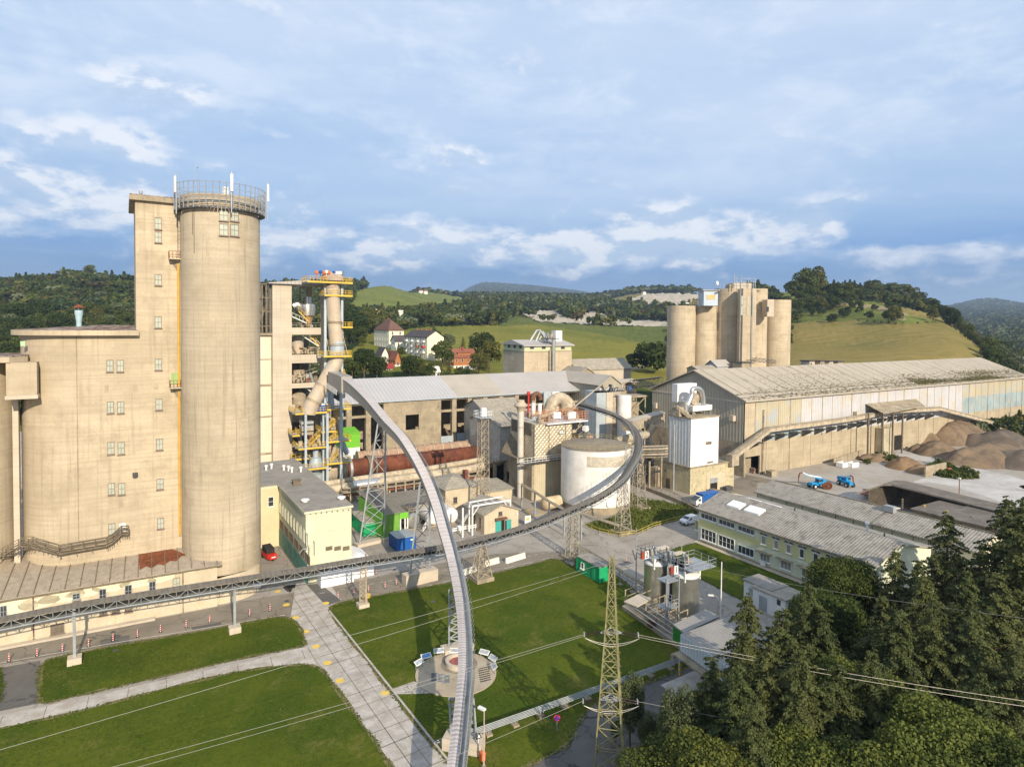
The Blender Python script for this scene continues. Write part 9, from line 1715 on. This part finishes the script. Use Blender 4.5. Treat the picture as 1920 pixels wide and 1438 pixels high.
def pipes_low():
    def run(name,lab,A,B,n,sp,z,feet,r=.05,m_=STEEL):
        a=Vector((*G(*A,z),z));b=Vector((*G(*B,z),z)); d=(b-a).normalized(); s=Vector((-d.y,d.x,0)); t=thing(name,lab,'pipeline',tuple(a))
        for k in range(n): MB().tube(a+s*(k-(n-1)/2)*sp,b+s*(k-(n-1)/2)*sp,r,6).build('pipe',m_,t,True)
        for k in range(feet):
            c=a.lerp(b,(k+.5)/feet); MB().box(c.x-.35,c.x+.35,c.y-.35,c.y+.35,.03,.25).build('foot',CONC3,t); m=MB(); m.tube((c.x,c.y,.2),(c.x,c.y,c.z),.05,4); m.tube(c-s*sp*n*.55-Vector((0,0,.07)),c+s*sp*n*.55-Vector((0,0,.07)),.05,4); m.build('bracket',STEEL,t)
    run('pipe_bundle','bundle of slim pipes on low feet crossing the lawn to the canopy',(890,1372),(1276,1236),5,.22,.9,9)
    run('pipe_bundle','short pipe end sticking out left of the shortest trestle',(815,1392),(846,1379),2,.3,.6,1)
    run('pipeline','pipe pair on tall posts running from the lattice support past the green hut',(1074,1018),(1222,1103),3,.28,2.5,7,.09,DIRTY)
    m=MB(); f=thing('mesh_fence','wire mesh fence with posts beside the green hut pipeline','fence',(*G(1100,1058),0)); A=Vector((*G(1094,1040),0));B=Vector((*G(1225,1122),0)); m.rail([tuple(A),tuple(B)],1.5,.03,2.2,bars=(1,.66,.33)); m.build('frame',DSTEEL,f)
    f=thing('guard_rail','yellowed double guard rail along the grassy bank','guard rail',(*G(1160,1005),0)); m=MB(); m.rail([(*G(p,r),.05) for p,r in ((1096,988),(1122,1000),(1160,1008),(1195,1004),(1225,990),(1262,980),(1300,971))],1.,.06,1.9,bars=(1,.5)); m.build('rail',mat('mossy_yellow_rail',(.42,.33,.08),.7,var=.2,sc_=1),f)
    x,y=G(483,1112); t=thing('road_sign_board','white sign board with coloured panels at the foot of the round silo','sign',(x,y,0)); MB().box(x-.5,x+.5,y,y+.06,.9,2.3).build('panel',WHITE,t); [MB().box(x-.4,x+.4,y-.02,y-.001,z,z+.25).build('printed_strip',mm,t) for z,mm in ((2.0,YELP),(1.6,BLUE),(1.15,YELP))]; MB().box(x-.05,x+.05,y+.07,y+.13,0,2.3).build('post',STEEL,t)
    x,y=G(689,1130); t=thing('yellow_marker','round yellow marker on a thin red post in the lawn corner','marker',(x,y,0)); MB().tube((x,y,0),(x,y,.9),.03,5).build('post',RED,t); MB().cyl(x,y,.9,.95,.45,n=16).build('disc',YELP,t)
    x,y=G(897,1415); t=thing('warning_sign','triangular warning sign on a post beside the shortest trestle','road sign',(x,y,0)); MB().tube((x,y,0),(x,y,2.2),.04,6).build('post',WHITE,t); MB().add([(x-.35,y-.06,1.7),(x+.35,y-.06,1.7),(x,y-.06,2.35)],[(0,1,2),(2,1,0)]).build('triangle',RED,t); MB().add([(x-.2,y-.07,1.8),(x+.2,y-.07,1.8),(x,y-.07,2.17)],[(0,1,2)]).build('triangle_face',WHITE,t)
    x,y=G(904,1425); tag(MB().box(x-.25,x+.25,y-.2,y+.2,0,.7).box(x-.3,x+.3,y-.25,y+.25,.7,.8).build('orange_litter_bin',ORANGE),'orange bin at the foot of the pinkish lamp','bin')
    x,y=G(812,1128); 
    for p,r,lab in ((538,1112,'dark oily puddle stain on the road'),): sheet('oil_stain',curve([(p-10,r-14),(p+28,r-18),(p+30,r-14),(p+10,r-10),(p+8,r-2),(p,r-3)]),.02,BLACK)
pipes_low()
def pylon():
    bx,by=G(1142,1470); t=thing('power_pylon','olive-painted lattice power pylon in the foreground','pylon',(bx,by,0)); 
    top=ht(bx+.0,by,1036); 
    def ring(z):
        k=z/top; s=1.55*(1-k)+.22*k if k<.0 else (1.45-1.0*min(1,k/.72)) if k<.72 else .45-.30*(k-.72)/.28
        a=AZ-math.radians(12); c,s_=math.cos(a)*s,math.sin(a)*s; x,y=bx,by
        return [(x+c-s_,y+s_+c,z),(x-c-s_,y-s_+c,z),(x-c+s_,y-s_-c,z),(x+c+s_,y+s_-c,z)]
    zs=[0]+[top*q for q in (.10,.19,.27,.35,.42,.49,.55,.61,.67,.72,.78,.83,.88,.93,.985)]
    m=MB()
    for i in range(len(zs)-1):
        A,B=ring(zs[i]),ring(zs[i+1])
        for j in range(4):
            m.tube(A[j],B[j],.085,4); m.tube(A[j],A[(j+1)%4],.045,4); m.tube(A[j],B[(j+1)%4],.045,4); m.tube(A[(j+1)%4],B[j],.045,4)
    m.build('lattice',PYL,t); R0v=Vector(R0)
    m=MB(); z=0
    A=ring(0)
    for k in range(30): 
        z=top*(.05+.9*k/30); p=Vector(ring(z)[3]); m.tube(p,p+R0v*.22,.02,4)
    m.build('climbing_step',PYL,t)
    LV=[(ht(bx,by,1186),1.55),(ht(bx,by,1311),1.6)]
    wires=[]
    for lv,(z,L) in enumerate(LV):
        for s in (-1,1):
            c=Vector((bx,by,z)); e=c+R0v*s*(L*.62); m=MB(); m.tube(c+Vector((0,0,.5)),e,.06,4); m.tube(c,e,.06,4); m.tube(c+Vector(f0+(0,))*.4,e,.05,4); m.tube(c-Vector(f0+(0,))*.4,e,.05,4); m.build('crossarm',mat('light_crossarm',(.50,.47,.40),.6,.2) if lv==0 and s<0 else STEEL,t)
            for o in ((-.12,.12)):
                d=R0v*s; q0=e+Vector((0,0,o)); q1=q0+d*1.55+Vector((0,0,-.28)); 
                INSm=MB(); prof=[]; 
                n=13
                for k in range(n): f=k/n; a=q0.lerp(q1,.12+f*.76); b=q0.lerp(q1,.12+(f+.45/n)*.76); INSm.tube(a,b,.10,8,.05)
                INSm.tube(q0,q1,.03,5); INSm.build('insulator',INS,t)
            MB().obox(tuple(q1),.3,.1,.36,AZ).build('clamp',STEEL,t)
            wires.append((lv,s,q1))
    m=MB(); 
    for lv in (0,1):
        a=[w_[2] for w_ in wires if w_[0]==lv and w_[1]<0][0]; b=[w_[2] for w_ in wires if w_[0]==lv and w_[1]>0][0]
        for o in (0,.25): m=MB(); m.path([a.lerp(b,k/12)+Vector((0,0,-4*(.75 if o==0 else .55)*(k/12)*(1-k/12)))-Vector(f0+(0,))*.7 for k in range(13)],.022,5); m.build('jumper',WIRE,t)
    def wire(lab,pts,sag,par=None):
        P=[Vector(p) for p in pts]; Q=[P[0].lerp(P[1],k/24)+Vector((0,0,-4*sag*(k/24)*(1-k/24))) for k in range(25)]; tag(MB().path(Q,.015,5,False).build('power_line',WIRE),lab,'power line')
    def V(px,row,D): 
        d=ray(px,row); return Vector((d[0]*D,d[1]*D,HC+d[2]*D))
    Lw=[w_[2] for w_ in wires if w_[1]<0]; Rw=[w_[2] for w_ in wires if w_[1]>0]
    wire('upper left conductor running from pylon across the plaza to the lower left',[Lw[0],V(-200,1545,46)],.3);wire('second upper left conductor just below its twin',[Lw[0]+Vector((0,0,-.15)),V(-200,1560,46.5)],.4)
    wire('lower left conductor crossing the lower edge of the big lawn',[Lw[1],V(400,1600,46)],.2)
    wire('upper right conductor passing in front of the canopy and spruces',[Rw[0],V(2150,1345,52)],.4);wire('twin of the upper right conductor, slightly lower',[Rw[0]+Vector((0,0,-.2)),V(2150,1355,52)],.5)
    wire('lower right conductor crossing the trees near the bottom edge',[Rw[1],V(2150,1472,47)],.3)
    wire('thin wire crossing the trees from the stainless tank platform',[V(1322,1065,82),V(2150,1186,52)],.5)
    for i,(a,b,lab) in enumerate((((1120,1060,70),(-150,1400,40),'upper thin wire crossing the big lawn and left meadow'),((1100,1072,70),(-150,1448,40),'second thin wire crossing the big lawn and left meadow'),((560,1300,45),(200,1450,38),'first of two thin wires over the bottom left lawn'),((650,1350,42),(240,1475,38),'second of two thin wires over the bottom left lawn'))): 
        if i<2: wire(lab,[V(*a),V(*b)],.3)
wire=None
pylon()
def house(name,lab,px,D,pw,pl,wall_h,roof_h,wm,rm,nx=3,ny=4,st=2,row=None,chim=1,axis='y',gl=None,base=None):
    """near corner at column px, forward distance D; gable end spans to column pw, long side back to column pl"""
    x,y=at(px,D); z=tz(x,y)-.2 if row is None else ht(x,y,row); x1=cx(pw,y,z); y1=cy(pl,x,z); t=thing(name,lab,'house',(x,y,z)); zt=z+wall_h; e=.5
    MB().box(x,x1,y,y1,z-4,zt).build('wall',wm,t); xm=(x+x1)/2; ym=(y+y1)/2; zr=zt+roof_h
    if base: MB().box(x-.03,x1+.03,y-.03,y1,z-4,z+wall_h*.42).build('plinth',base,t)
    if axis=='y':
        MB().add([(x,y,zt),(x1,y,zt),(xm,y,zr-.15)],[(0,1,2)]).build('gable',gl or wm,t); MB().add([(x,y1,zt),(x1,y1,zt),(xm,y1,zr-.15)],[(1,0,2)]).build('gable',gl or wm,t)
        v=[(x-e,y-e,zt-.25),(xm,y-e,zr),(x1+e,y-e,zt-.25),(x-e,y1+e,zt-.25),(xm,y1+e,zr),(x1+e,y1+e,zt-.25)]; f=[(0,1,4,3),(1,2,5,4)]
    elif axis=='x':
        MB().add([(x,y,zt),(x,ym,zr-.15),(x,y1,zt)],[(0,1,2)]).build('gable',gl or wm,t); MB().add([(x1,y,zt),(x1,ym,zr-.15),(x1,y1,zt)],[(0,2,1)]).build('gable',gl or wm,t)
        v=[(x-e,y-e,zt-.25),(x1+e,y-e,zt-.25),(x1+e,ym,zr),(x-e,ym,zr),(x1+e,y1+e,zt-.25),(x-e,y1+e,zt-.25)]; f=[(0,1,2,3),(3,2,4,5)]
    else: v=[(x-e,y-e,zt),(x1+e,y-e,zt),(x1+e,y1+e,zt),(x-e,y1+e,zt),(xm-.5,ym-(y1-y)*.18,zr),(xm+.5,ym+(y1-y)*.18,zr)]; f=[(0,1,4),(1,2,5,4),(2,3,5),(3,0,4,5)]
    v+= [(a,b,c-.25) for a,b,c in v]; n=len(v)//2; f+= [tuple(i+n for i in q[::-1]) for q in f]; MB().add(v,f).build('roof',rm,t)
    for k in range(chim): MB().box(xm-.4,xm+.4,y+(y1-y)*(k+1)/(chim+1),y+(y1-y)*(k+1)/(chim+1)+.8,zr-.8,zr+1.).build('chimney',BRICK,t)
    hs=wall_h/st
    for s_ in range(st):
        for i in range(nx): a=x+(x1-x)*(i+.5)/nx-.5; frame_win(t,'-y',a,z+hs*s_+hs*.3,1.,hs*.5,y-.035,1,1,fm=WFRAME,pm=GLASS,sill=False)
        for i in range(ny): a=y+(y1-y)*(i+.5)/ny-.5; frame_win(t,'-x',a,z+hs*s_+hs*.3,1.,hs*.5,x-.035,1,1,fm=WFRAME,pm=GLASS,sill=False)
    return t,x,y,x1,y1,z,zt,zr
house('school_house','old cream schoolhouse with brown hipped roof above the village',729,400,757,701,12,7,WALLY,TILE,2,6,3,655,1,'hip')
house('village_house','dark-roofed low wing joined to the old schoolhouse',741,385,765,733,5,3.5,WALLW,DTILE,2,1,1,655,0,'x')
a=house('apartment_block','cream apartment block with dark roof and balconies, blank gable end',801,345,832,759,12,3.4,WALLY,DTILE,0,9,4,673,4)
t,x,y,x1,y1,z,zt,zr=a
for k in range(4):
    for j in range(1,4): MB().box(x-1.2,x-.04,y+(y1-y)*(k+.4)/4,y+(y1-y)*(k+.4)/4+3,z+3*j-.1,z+3*j+.9).build('balcony',[RED,WOOD,WHITE,STEEL][k] if j==2 else WHITE,t)
a=house('timber_house','red-brown timber house with dormer on white ground floor',851,335,893,838,7.6,4.4,WOOD,RTILE,4,3,2,697,2,'x',OLDW,WALLW)
t,x,y,x1,y1,z,zt,zr=a; MB().box(x+3,x1-3,y+1,y+4,zt-.2,zt+2.2).build('dormer',WOOD,t); MB().box(x+2.6,x1-2.6,y+.6,y+5,zt+2.21,zt+2.5).build('dormer_roof',RTILE,t)
house('village_house','small pale house gable behind the large dark tree',716,330,728,705,3.4,4,WALLW,DTILE,1,2,1,678,0)
house('village_house','orange-gabled house with solar roof between the big trees',741,325,751,722,4,4.4,WOOD,RTILE,1,2,1,690,0,'y',None,WALLW)
house('village_house','tiny white house with crimson roof between the big trees',724,318,737,721,3,2.2,WALLW,mat('crimson_roof',(.25,.03,.03),.6),1,1,1,701,0,'x')
house('village_house','white roadside house half hidden right of the round tree',812,312,824,806,4,2.5,WALLW,WALLW,2,1,1,712,0,'x')
for i,(px,D,w_,lab) in enumerate(((786,1750,9,'red-roofed farm on the far hill crest, left one'),(795,1740,8,'red-roofed farm on the far hill crest, right one'),(703,640,13,'pale flat building in the woods above the schoolhouse'),(747,655,10,'second pale building in the woods above the schoolhouse'),(1033,2500,8,'lone white farm on the far central hill'),(1085,2450,12,'white farm on the distant slope right of centre'),(1205,1900,8,'small far house left of the chalk quarry'))):
    x,y=at(px,D); x1,_=at(px+w_,D); z=tz(x,y); L=max(6,(x1-x)); t=thing('far_house',lab,'house',(x,y,z)); h=8 if D>1000 else 7; h+=6 if D<1000 else 0; MB().box(x,x+L,y,y+L*.8,z-3,z+h).build('wall',WALLW,t); MB().add([(x-.5,y-.5,z+h),(x+L+.5,y-.5,z+h),(x+L+.5,y+L*.9,z+h),(x-.5,y+L*.9,z+h),(x,y+L*.4,z+h+L*.25),(x+L,y+L*.4,z+h+L*.25)],[(0,1,5,4),(2,3,4,5),(1,2,5),(3,0,4)]).build('roof',RTILE if i<2 else (WALLW if D<1000 else TILE),t)
rg=random.Random(31)
for k in range(46): # the town on the plain far to the right, and hamlets on the blue hills
    if k<30: px,D=rg.uniform(1822,1918),rg.uniform(3600,4700)
    else: px,D=rg.uniform(960,1130),rg.uniform(5200,7600)
    x,y=at(px,D); z=tz(x,y); s=rg.uniform(9,20)*D/4200; t=thing('town_house','one of the tiny pale houses of the far town on the right' if k<30 else 'one of the tiny pale houses scattered over the blue hills','house',(x,y,z),'houses of the far town' if k<30 else 'houses on the blue hills'); h=s*.55; MB().box(x,x+s,y,y+s*.8,z-4,z+h).build('wall',rg.choice([WALLW,WALLW,WALLY]),t); MB().add([(x-.5,y-.5,z+h),(x+s+.5,y-.5,z+h),(x+s+.5,y+s*.9,z+h),(x-.5,y+s*.9,z+h),(x,y+s*.4,z+h*1.5),(x+s,y+s*.4,z+h*1.5)],[(0,1,5,4),(2,3,4,5),(1,2,5),(3,0,4)]).build('roof',rg.choice([RTILE,TILE,DTILE]),t)
for i,(px,D,key,rt,name,lab) in enumerate(((683,305,'broadB',652,'maple_tree','huge dark round tree at the left end of the village'),(707,300,'broadB',668,'broadleaf_tree','dark tree crowding the right side of the huge round one'),(660,300,'broadA',672,'broadleaf_tree','tree just right of the preheater steelwork'),(768,300,'broadB',666,'broadleaf_tree','round dark tree in front of the apartment block'),(790,305,'broadC',676,'broadleaf_tree','thin olive tree right of the round dark one'),(803,300,'broadA',682,'broadleaf_tree','low green tree below the apartment gable'),(830,330,'broadA',640,'broadleaf_tree','tall tree touching the right end of the apartment block'),(842,318,'sprucefar',668,'spruce_tree','dark spruce just left of the timber house'),(828,310,'sprucefar',690,'spruce_tree','low dark conifer between blocks and timber house'),(868,350,'sprucefar',630,'spruce_tree','spruce behind the timber house, left of two'),(884,355,'sprucefar',628,'spruce_tree','spruce behind the timber house, right of two'),(906,350,'broadB',622,'broadleaf_tree','big dark tree between timber house and silo house'),(918,335,'broadC',640,'broadleaf_tree','brownish tree touching the silo house'),(898,322,'broadC',662,'broadleaf_tree','olive tree right of the timber house'),(818,400,'broadA',618,'willow_tree','light green willow behind the apartment block'),(813,420,'sprucefar',604,'spruce_tree','tall dark conifer above the willow'),(840,400,'silver',626,'willow_tree','silvery tree right of the light willow'),(679,420,'broadA',630,'broadleaf_tree','feathery tree left of the schoolhouse'),(695,360,'broadB',655,'broadleaf_tree','dark tree below the schoolhouse'),(752,350,'broadA',650,'broadleaf_tree','green tree between schoolhouse wing and apartment block'),(742,360,'sprucefar',650,'spruce_tree','dark narrow conifer by the schoolhouse wing'),(860,315,'broadA',688,'broadleaf_tree','small tree in front of the timber house'),(880,312,'shrub',694,'bush','bush right of the timber house door'),(1198,350,'shrub',655,'broadleaf_tree','dark bush-tree left of the field sign'),(1215,345,'shrub',642,'broadleaf_tree','dark bush-tree right in the field clump'),(1236,350,'shrub',648,'broadleaf_tree','brownish bush-tree next to the big left silo'),(1500,640,'broadA',506,'broadleaf_tree','bright tree at the left of the hilltop clump'),(1524,650,'broadC',502,'broadleaf_tree','pointed bright tree on the hilltop'),(1583,610,'broadA',532,'broadleaf_tree','round bright green tree at the front of the hilltop clump'),(1560,620,'broadB',530,'broadleaf_tree','dark round tree at the front of the hilltop clump'),(1536,625,'broadA',532,'broadleaf_tree','mid green tree at the front of the hilltop clump'),(1505,630,'broadA',538,'broadleaf_tree','low bright tree at the foot of the hilltop clump'),(170,870,'silver',497,'broadleaf_tree','thin lone tree on the crest of the left hill'))):
    x,y=at(px,D); z=tz(x,y)-.3; h=max(4,ht(x,y,rt)-z); hh={'broadA':12,'broadB':13,'broadC':11,'silver':11,'sprucefar':16,'shrub':3.6}[key]; put_tree(key,x,y,h/hh,name,lab,z=z)
for k in range(60):
    px=R_.uniform(1480,1680); D=R_.uniform(440,600); x,y=at(px,D); p=prj(x,y,tz(x,y))[1]
    if 575<p<606: put_tree('shrub',x,y,R_.uniform(.9,2.1),'shrub','shrub in the scrubby strip above the mown field','shrub','shrubs above the mown field')
for k in range(105): # the broad belt that closes the mown hill on the right
    px=R_.uniform(1625,1895); sk=float(np.interp(px,(1600,1650,1700,1750,1800,1850,1890),(517,528,535,562,592,640,668))); D=float(np.interp(px,(1600,1700,1800,1890),(790,690,520,385)))+R_.uniform(-28,45); x,y=at(px,D); z=tz(x,y)-.5; h=ht(x,y,sk+R_.uniform(-2,22))-z
    if h<5: continue
    h=min(h,26); key=R_.choice(['broadA','broadB','broadB','broadC','silver' if px<1760 else 'broadA']); put_tree(key,x,y,h/{'broadA':12,'broadB':13,'broadC':11,'silver':11}[key],'broadleaf_tree' if key!='silver' else 'willow_tree',('silvery tree' if key=='silver' else 'dense broad-leaved tree')+' of the belt closing the mown hill on the right',group='belt of %strees closing the mown hill'%('silvery ' if key=='silver' else ''),z=z)
for k in range(26):
    px=R_.uniform(1482,1612); x,y=at(px,R_.uniform(585,650)); put_tree(R_.choice(['broadA','broadA','broadB','broadC']),x,y,R_.uniform(.75,1.25),'broadleaf_tree','bushy tree filling the clump on the hilltop right of the silos',group='trees of the hilltop clump')
tree_kind('spruceA',cone_mesh('crown',17,6.2,42000,.125,SPRUCE,51,.42,.62),trunk_mesh('trunk',16,.28))
tree_kind('spruceB',cone_mesh('crown',15,6.4,42000,.13,SPRUCE,52,.32,.70,.04,.5),trunk_mesh('trunk',14,.26))
tree_kind('ivyA',broad_mesh('crown',9,4.,38000,.085,IVY,53,26,.02),trunk_mesh('trunk',6,.2,None,4,7))
tree_kind('leafA',broad_mesh('crown',12,4.6,38000,.095,LEAF,54,30,.12),trunk_mesh('trunk',9,.25,None,8,8,3))
tree_kind('poplar',broad_mesh('crown',11,2.4,20000,.085,leafmat('grey_green_leaves',(.12,.14,.06),(.065,.085,.025),(.10,.12,.05)),55,34,.05),trunk_mesh('trunk',10,.14,None,9,9,1.6))
TH={'spruceA':17,'spruceB':15,'ivyA':9,'leafA':12,'poplar':11}
FG=[(1412,63,'spruceA',1108,'spruce left of the white cabins, in front of the canopy'),(1527,68,'spruceB',1088,'spruce standing against the white cabins'),(1478,62,'spruceB',1135,'shorter spruce between the two beside the cabins'),(1590,82,'leafA',1040,'leafy tree in front of the office wall'),(1640,84,'spruceB',1056,'dark fir at the right end of the office wall'),(1690,78,'spruceA',1026,'spruce in front of the office gable end'),(1787,79,'spruceA',955,'tallest spruce, standing before the long shed'),(1735,76,'spruceB',1046,'broad spruce left of the tallest one'),(1850,84,'spruceB',1010,'dark spruce right of the tallest one'),(1900,78,'spruceA',925,'dark spruce cut by the right edge of the photo'),(1950,72,'spruceB',900,'spruce largely outside the right edge'),(1560,66,'spruceB',1140,'slim spruce right of the road sign'),(1618,60,'ivyA',1228,'round ivy-clad bush in the middle of the thicket'),(1700,62,'spruceB',1135,'tall creeper-draped spruce with pale top'),(1668,66,'spruceB',1110,'spruce overgrown with creeper at its foot'),(1768,62,'spruceA',1115,'creeper-draped spruce under the tallest spruce'),(1825,70,'spruceA',1060,'dark spruce in the shade at the right'),(1885,64,'spruceB',1065,'spruce with light twigs at the right edge'),(1345,58,'spruceB',1225,'small spruce beside the canopy corner'),(1395,55,'spruceB',1235,'spruce in the front row, left'),(1455,56,'spruceA',1195,'pale creeper-hung spruce in the front row'),(1515,54,'spruceA',1205,'spruce in the front row, middle'),(1585,55,'spruceB',1240,'creeper-hung spruce in the front row, middle'),(1650,56,'spruceA',1210,'creeper-hung spruce in the front row, right of middle'),(1735,55,'spruceB',1245,'dark spruce in the front row'),(1795,52,'ivyA',1300,'creeper slope in the front row at the right'),(1860,54,'spruceA',1250,'dark spruce near the bottom right corner'),(1930,56,'spruceB',1200,'dark spruce below,  cut by the right edge'),(1192,63,'poplar',1262,'grey-green poplar just right of the power pylon'),(1228,61,'poplar',1335,'smaller grey-green poplar between pylon and lower road'),(1290,57,'poplar',1290,'grey-green poplar left of the front spruces'),(1275,50,'leafA',1400,'low leafy bush at the bottom edge right of the pylon'),(1345,50,'ivyA',1370,'bright bush at the bottom edge below the poplar'),(1430,50,'spruceB',1310,'small spruce at the bottom edge, left of centre thicket'),(1510,49,'ivyA',1385,'bright undergrowth bush at the bottom edge'),(1600,48,'leafA',1400,'leafy bush at the bottom edge below the ivy bushes'),(1690,48,'ivyA',1385,'creeper bush at the bottom edge, right of centre'),(1790,47,'ivyA',1380,'creeper bush at the bottom edge towards the right'),(1890,47,'leafA',1375,'dark bush in the bottom right corner'),(1163,64,'poplar',1372,'low poplar behind the foot of the pylon'),(1745,68,'spruceA',1075,'spruce behind the creeper-draped one under the tallest'),(1325,60,'ivyA',1330,'creeper bush under the canopy edge'),(1560,74,'leafA',1100,'dark round tree right of the cabins'),(1500,60,'spruceB',1190,'dark spruce behind the front spruces'),(1960,85,'spruceA',880,'tall dark spruce outside the right edge'),(1840,60,'spruceB',1130,'shaded spruce in the dark right part of the thicket')]
for i,(px,D,key,rt,lab) in enumerate(FG):
    x,y=at(px,D); h=max(2.5,ht(x,y,rt)); s=h/TH[key]; n={'spruceA':'spruce_tree','spruceB':'spruce_tree','ivyA':'ivy_covered_tree','leafA':'broadleaf_tree','poplar':'poplar_tree'}[key]; w_=1.
    if key in('ivyA','leafA'): w_=min(1.6,max(1.,4.6/(4.2*s)))
    o=put_tree(key,x,y,s*w_,n,lab,z=0,sz=1/w_)
rng=np.random.default_rng(77); P=[];n=26000
Q=[at(p,d) for p,d in ((1260,40),(1300,60),(1370,68),(1560,78),(1700,85),(2000,92),(2100,60),(1900,38))]; xs=[q[0] for q in Q];ys=[q[1] for q in Q]; x=rng.uniform(min(xs),max(xs),n*3);y=rng.uniform(min(ys),max(ys),n*3);k=inpoly(x,y,Q);x=x[k][:n];y=y[k][:n]; hh=1.4*(np.abs(np.sin(x*.35+1)*np.cos(y*.31))+.25)
me=mesh_quads('undergrowth',leafquads(np.stack([x,y,rng.uniform(0,1,len(x))*hh],1),np.tile([0,0,1.],(len(x),1)),.22,rng,.7,1.2),LEAFD); o=bpy.data.objects.new('undergrowth',me); COL.objects.link(o); tag(o,'tangled undergrowth filling the ground below the spruces','undergrowth',kind='stuff')
mh=bpy.data.materials.new('haze'); mh.use_nodes=True; t=NT(mh.node_tree); t.n.remove(t.n['Principled BSDF']); v=t.add('ShaderNodeVolumePrincipled'); v.inputs['Color'].default_value=(.58,.76,1.,1); v.inputs['Density'].default_value=.0001; v.inputs['Anisotropy'].default_value=.2; t.l.new(v.outputs[0],t.n['Material Output'].inputs['Volume'])
o=MB().box(-9000,14500,-9000,14500,-6,640).build('haze',mh); tag(o,'thin blue haze over the valley',None,kind='stuff')
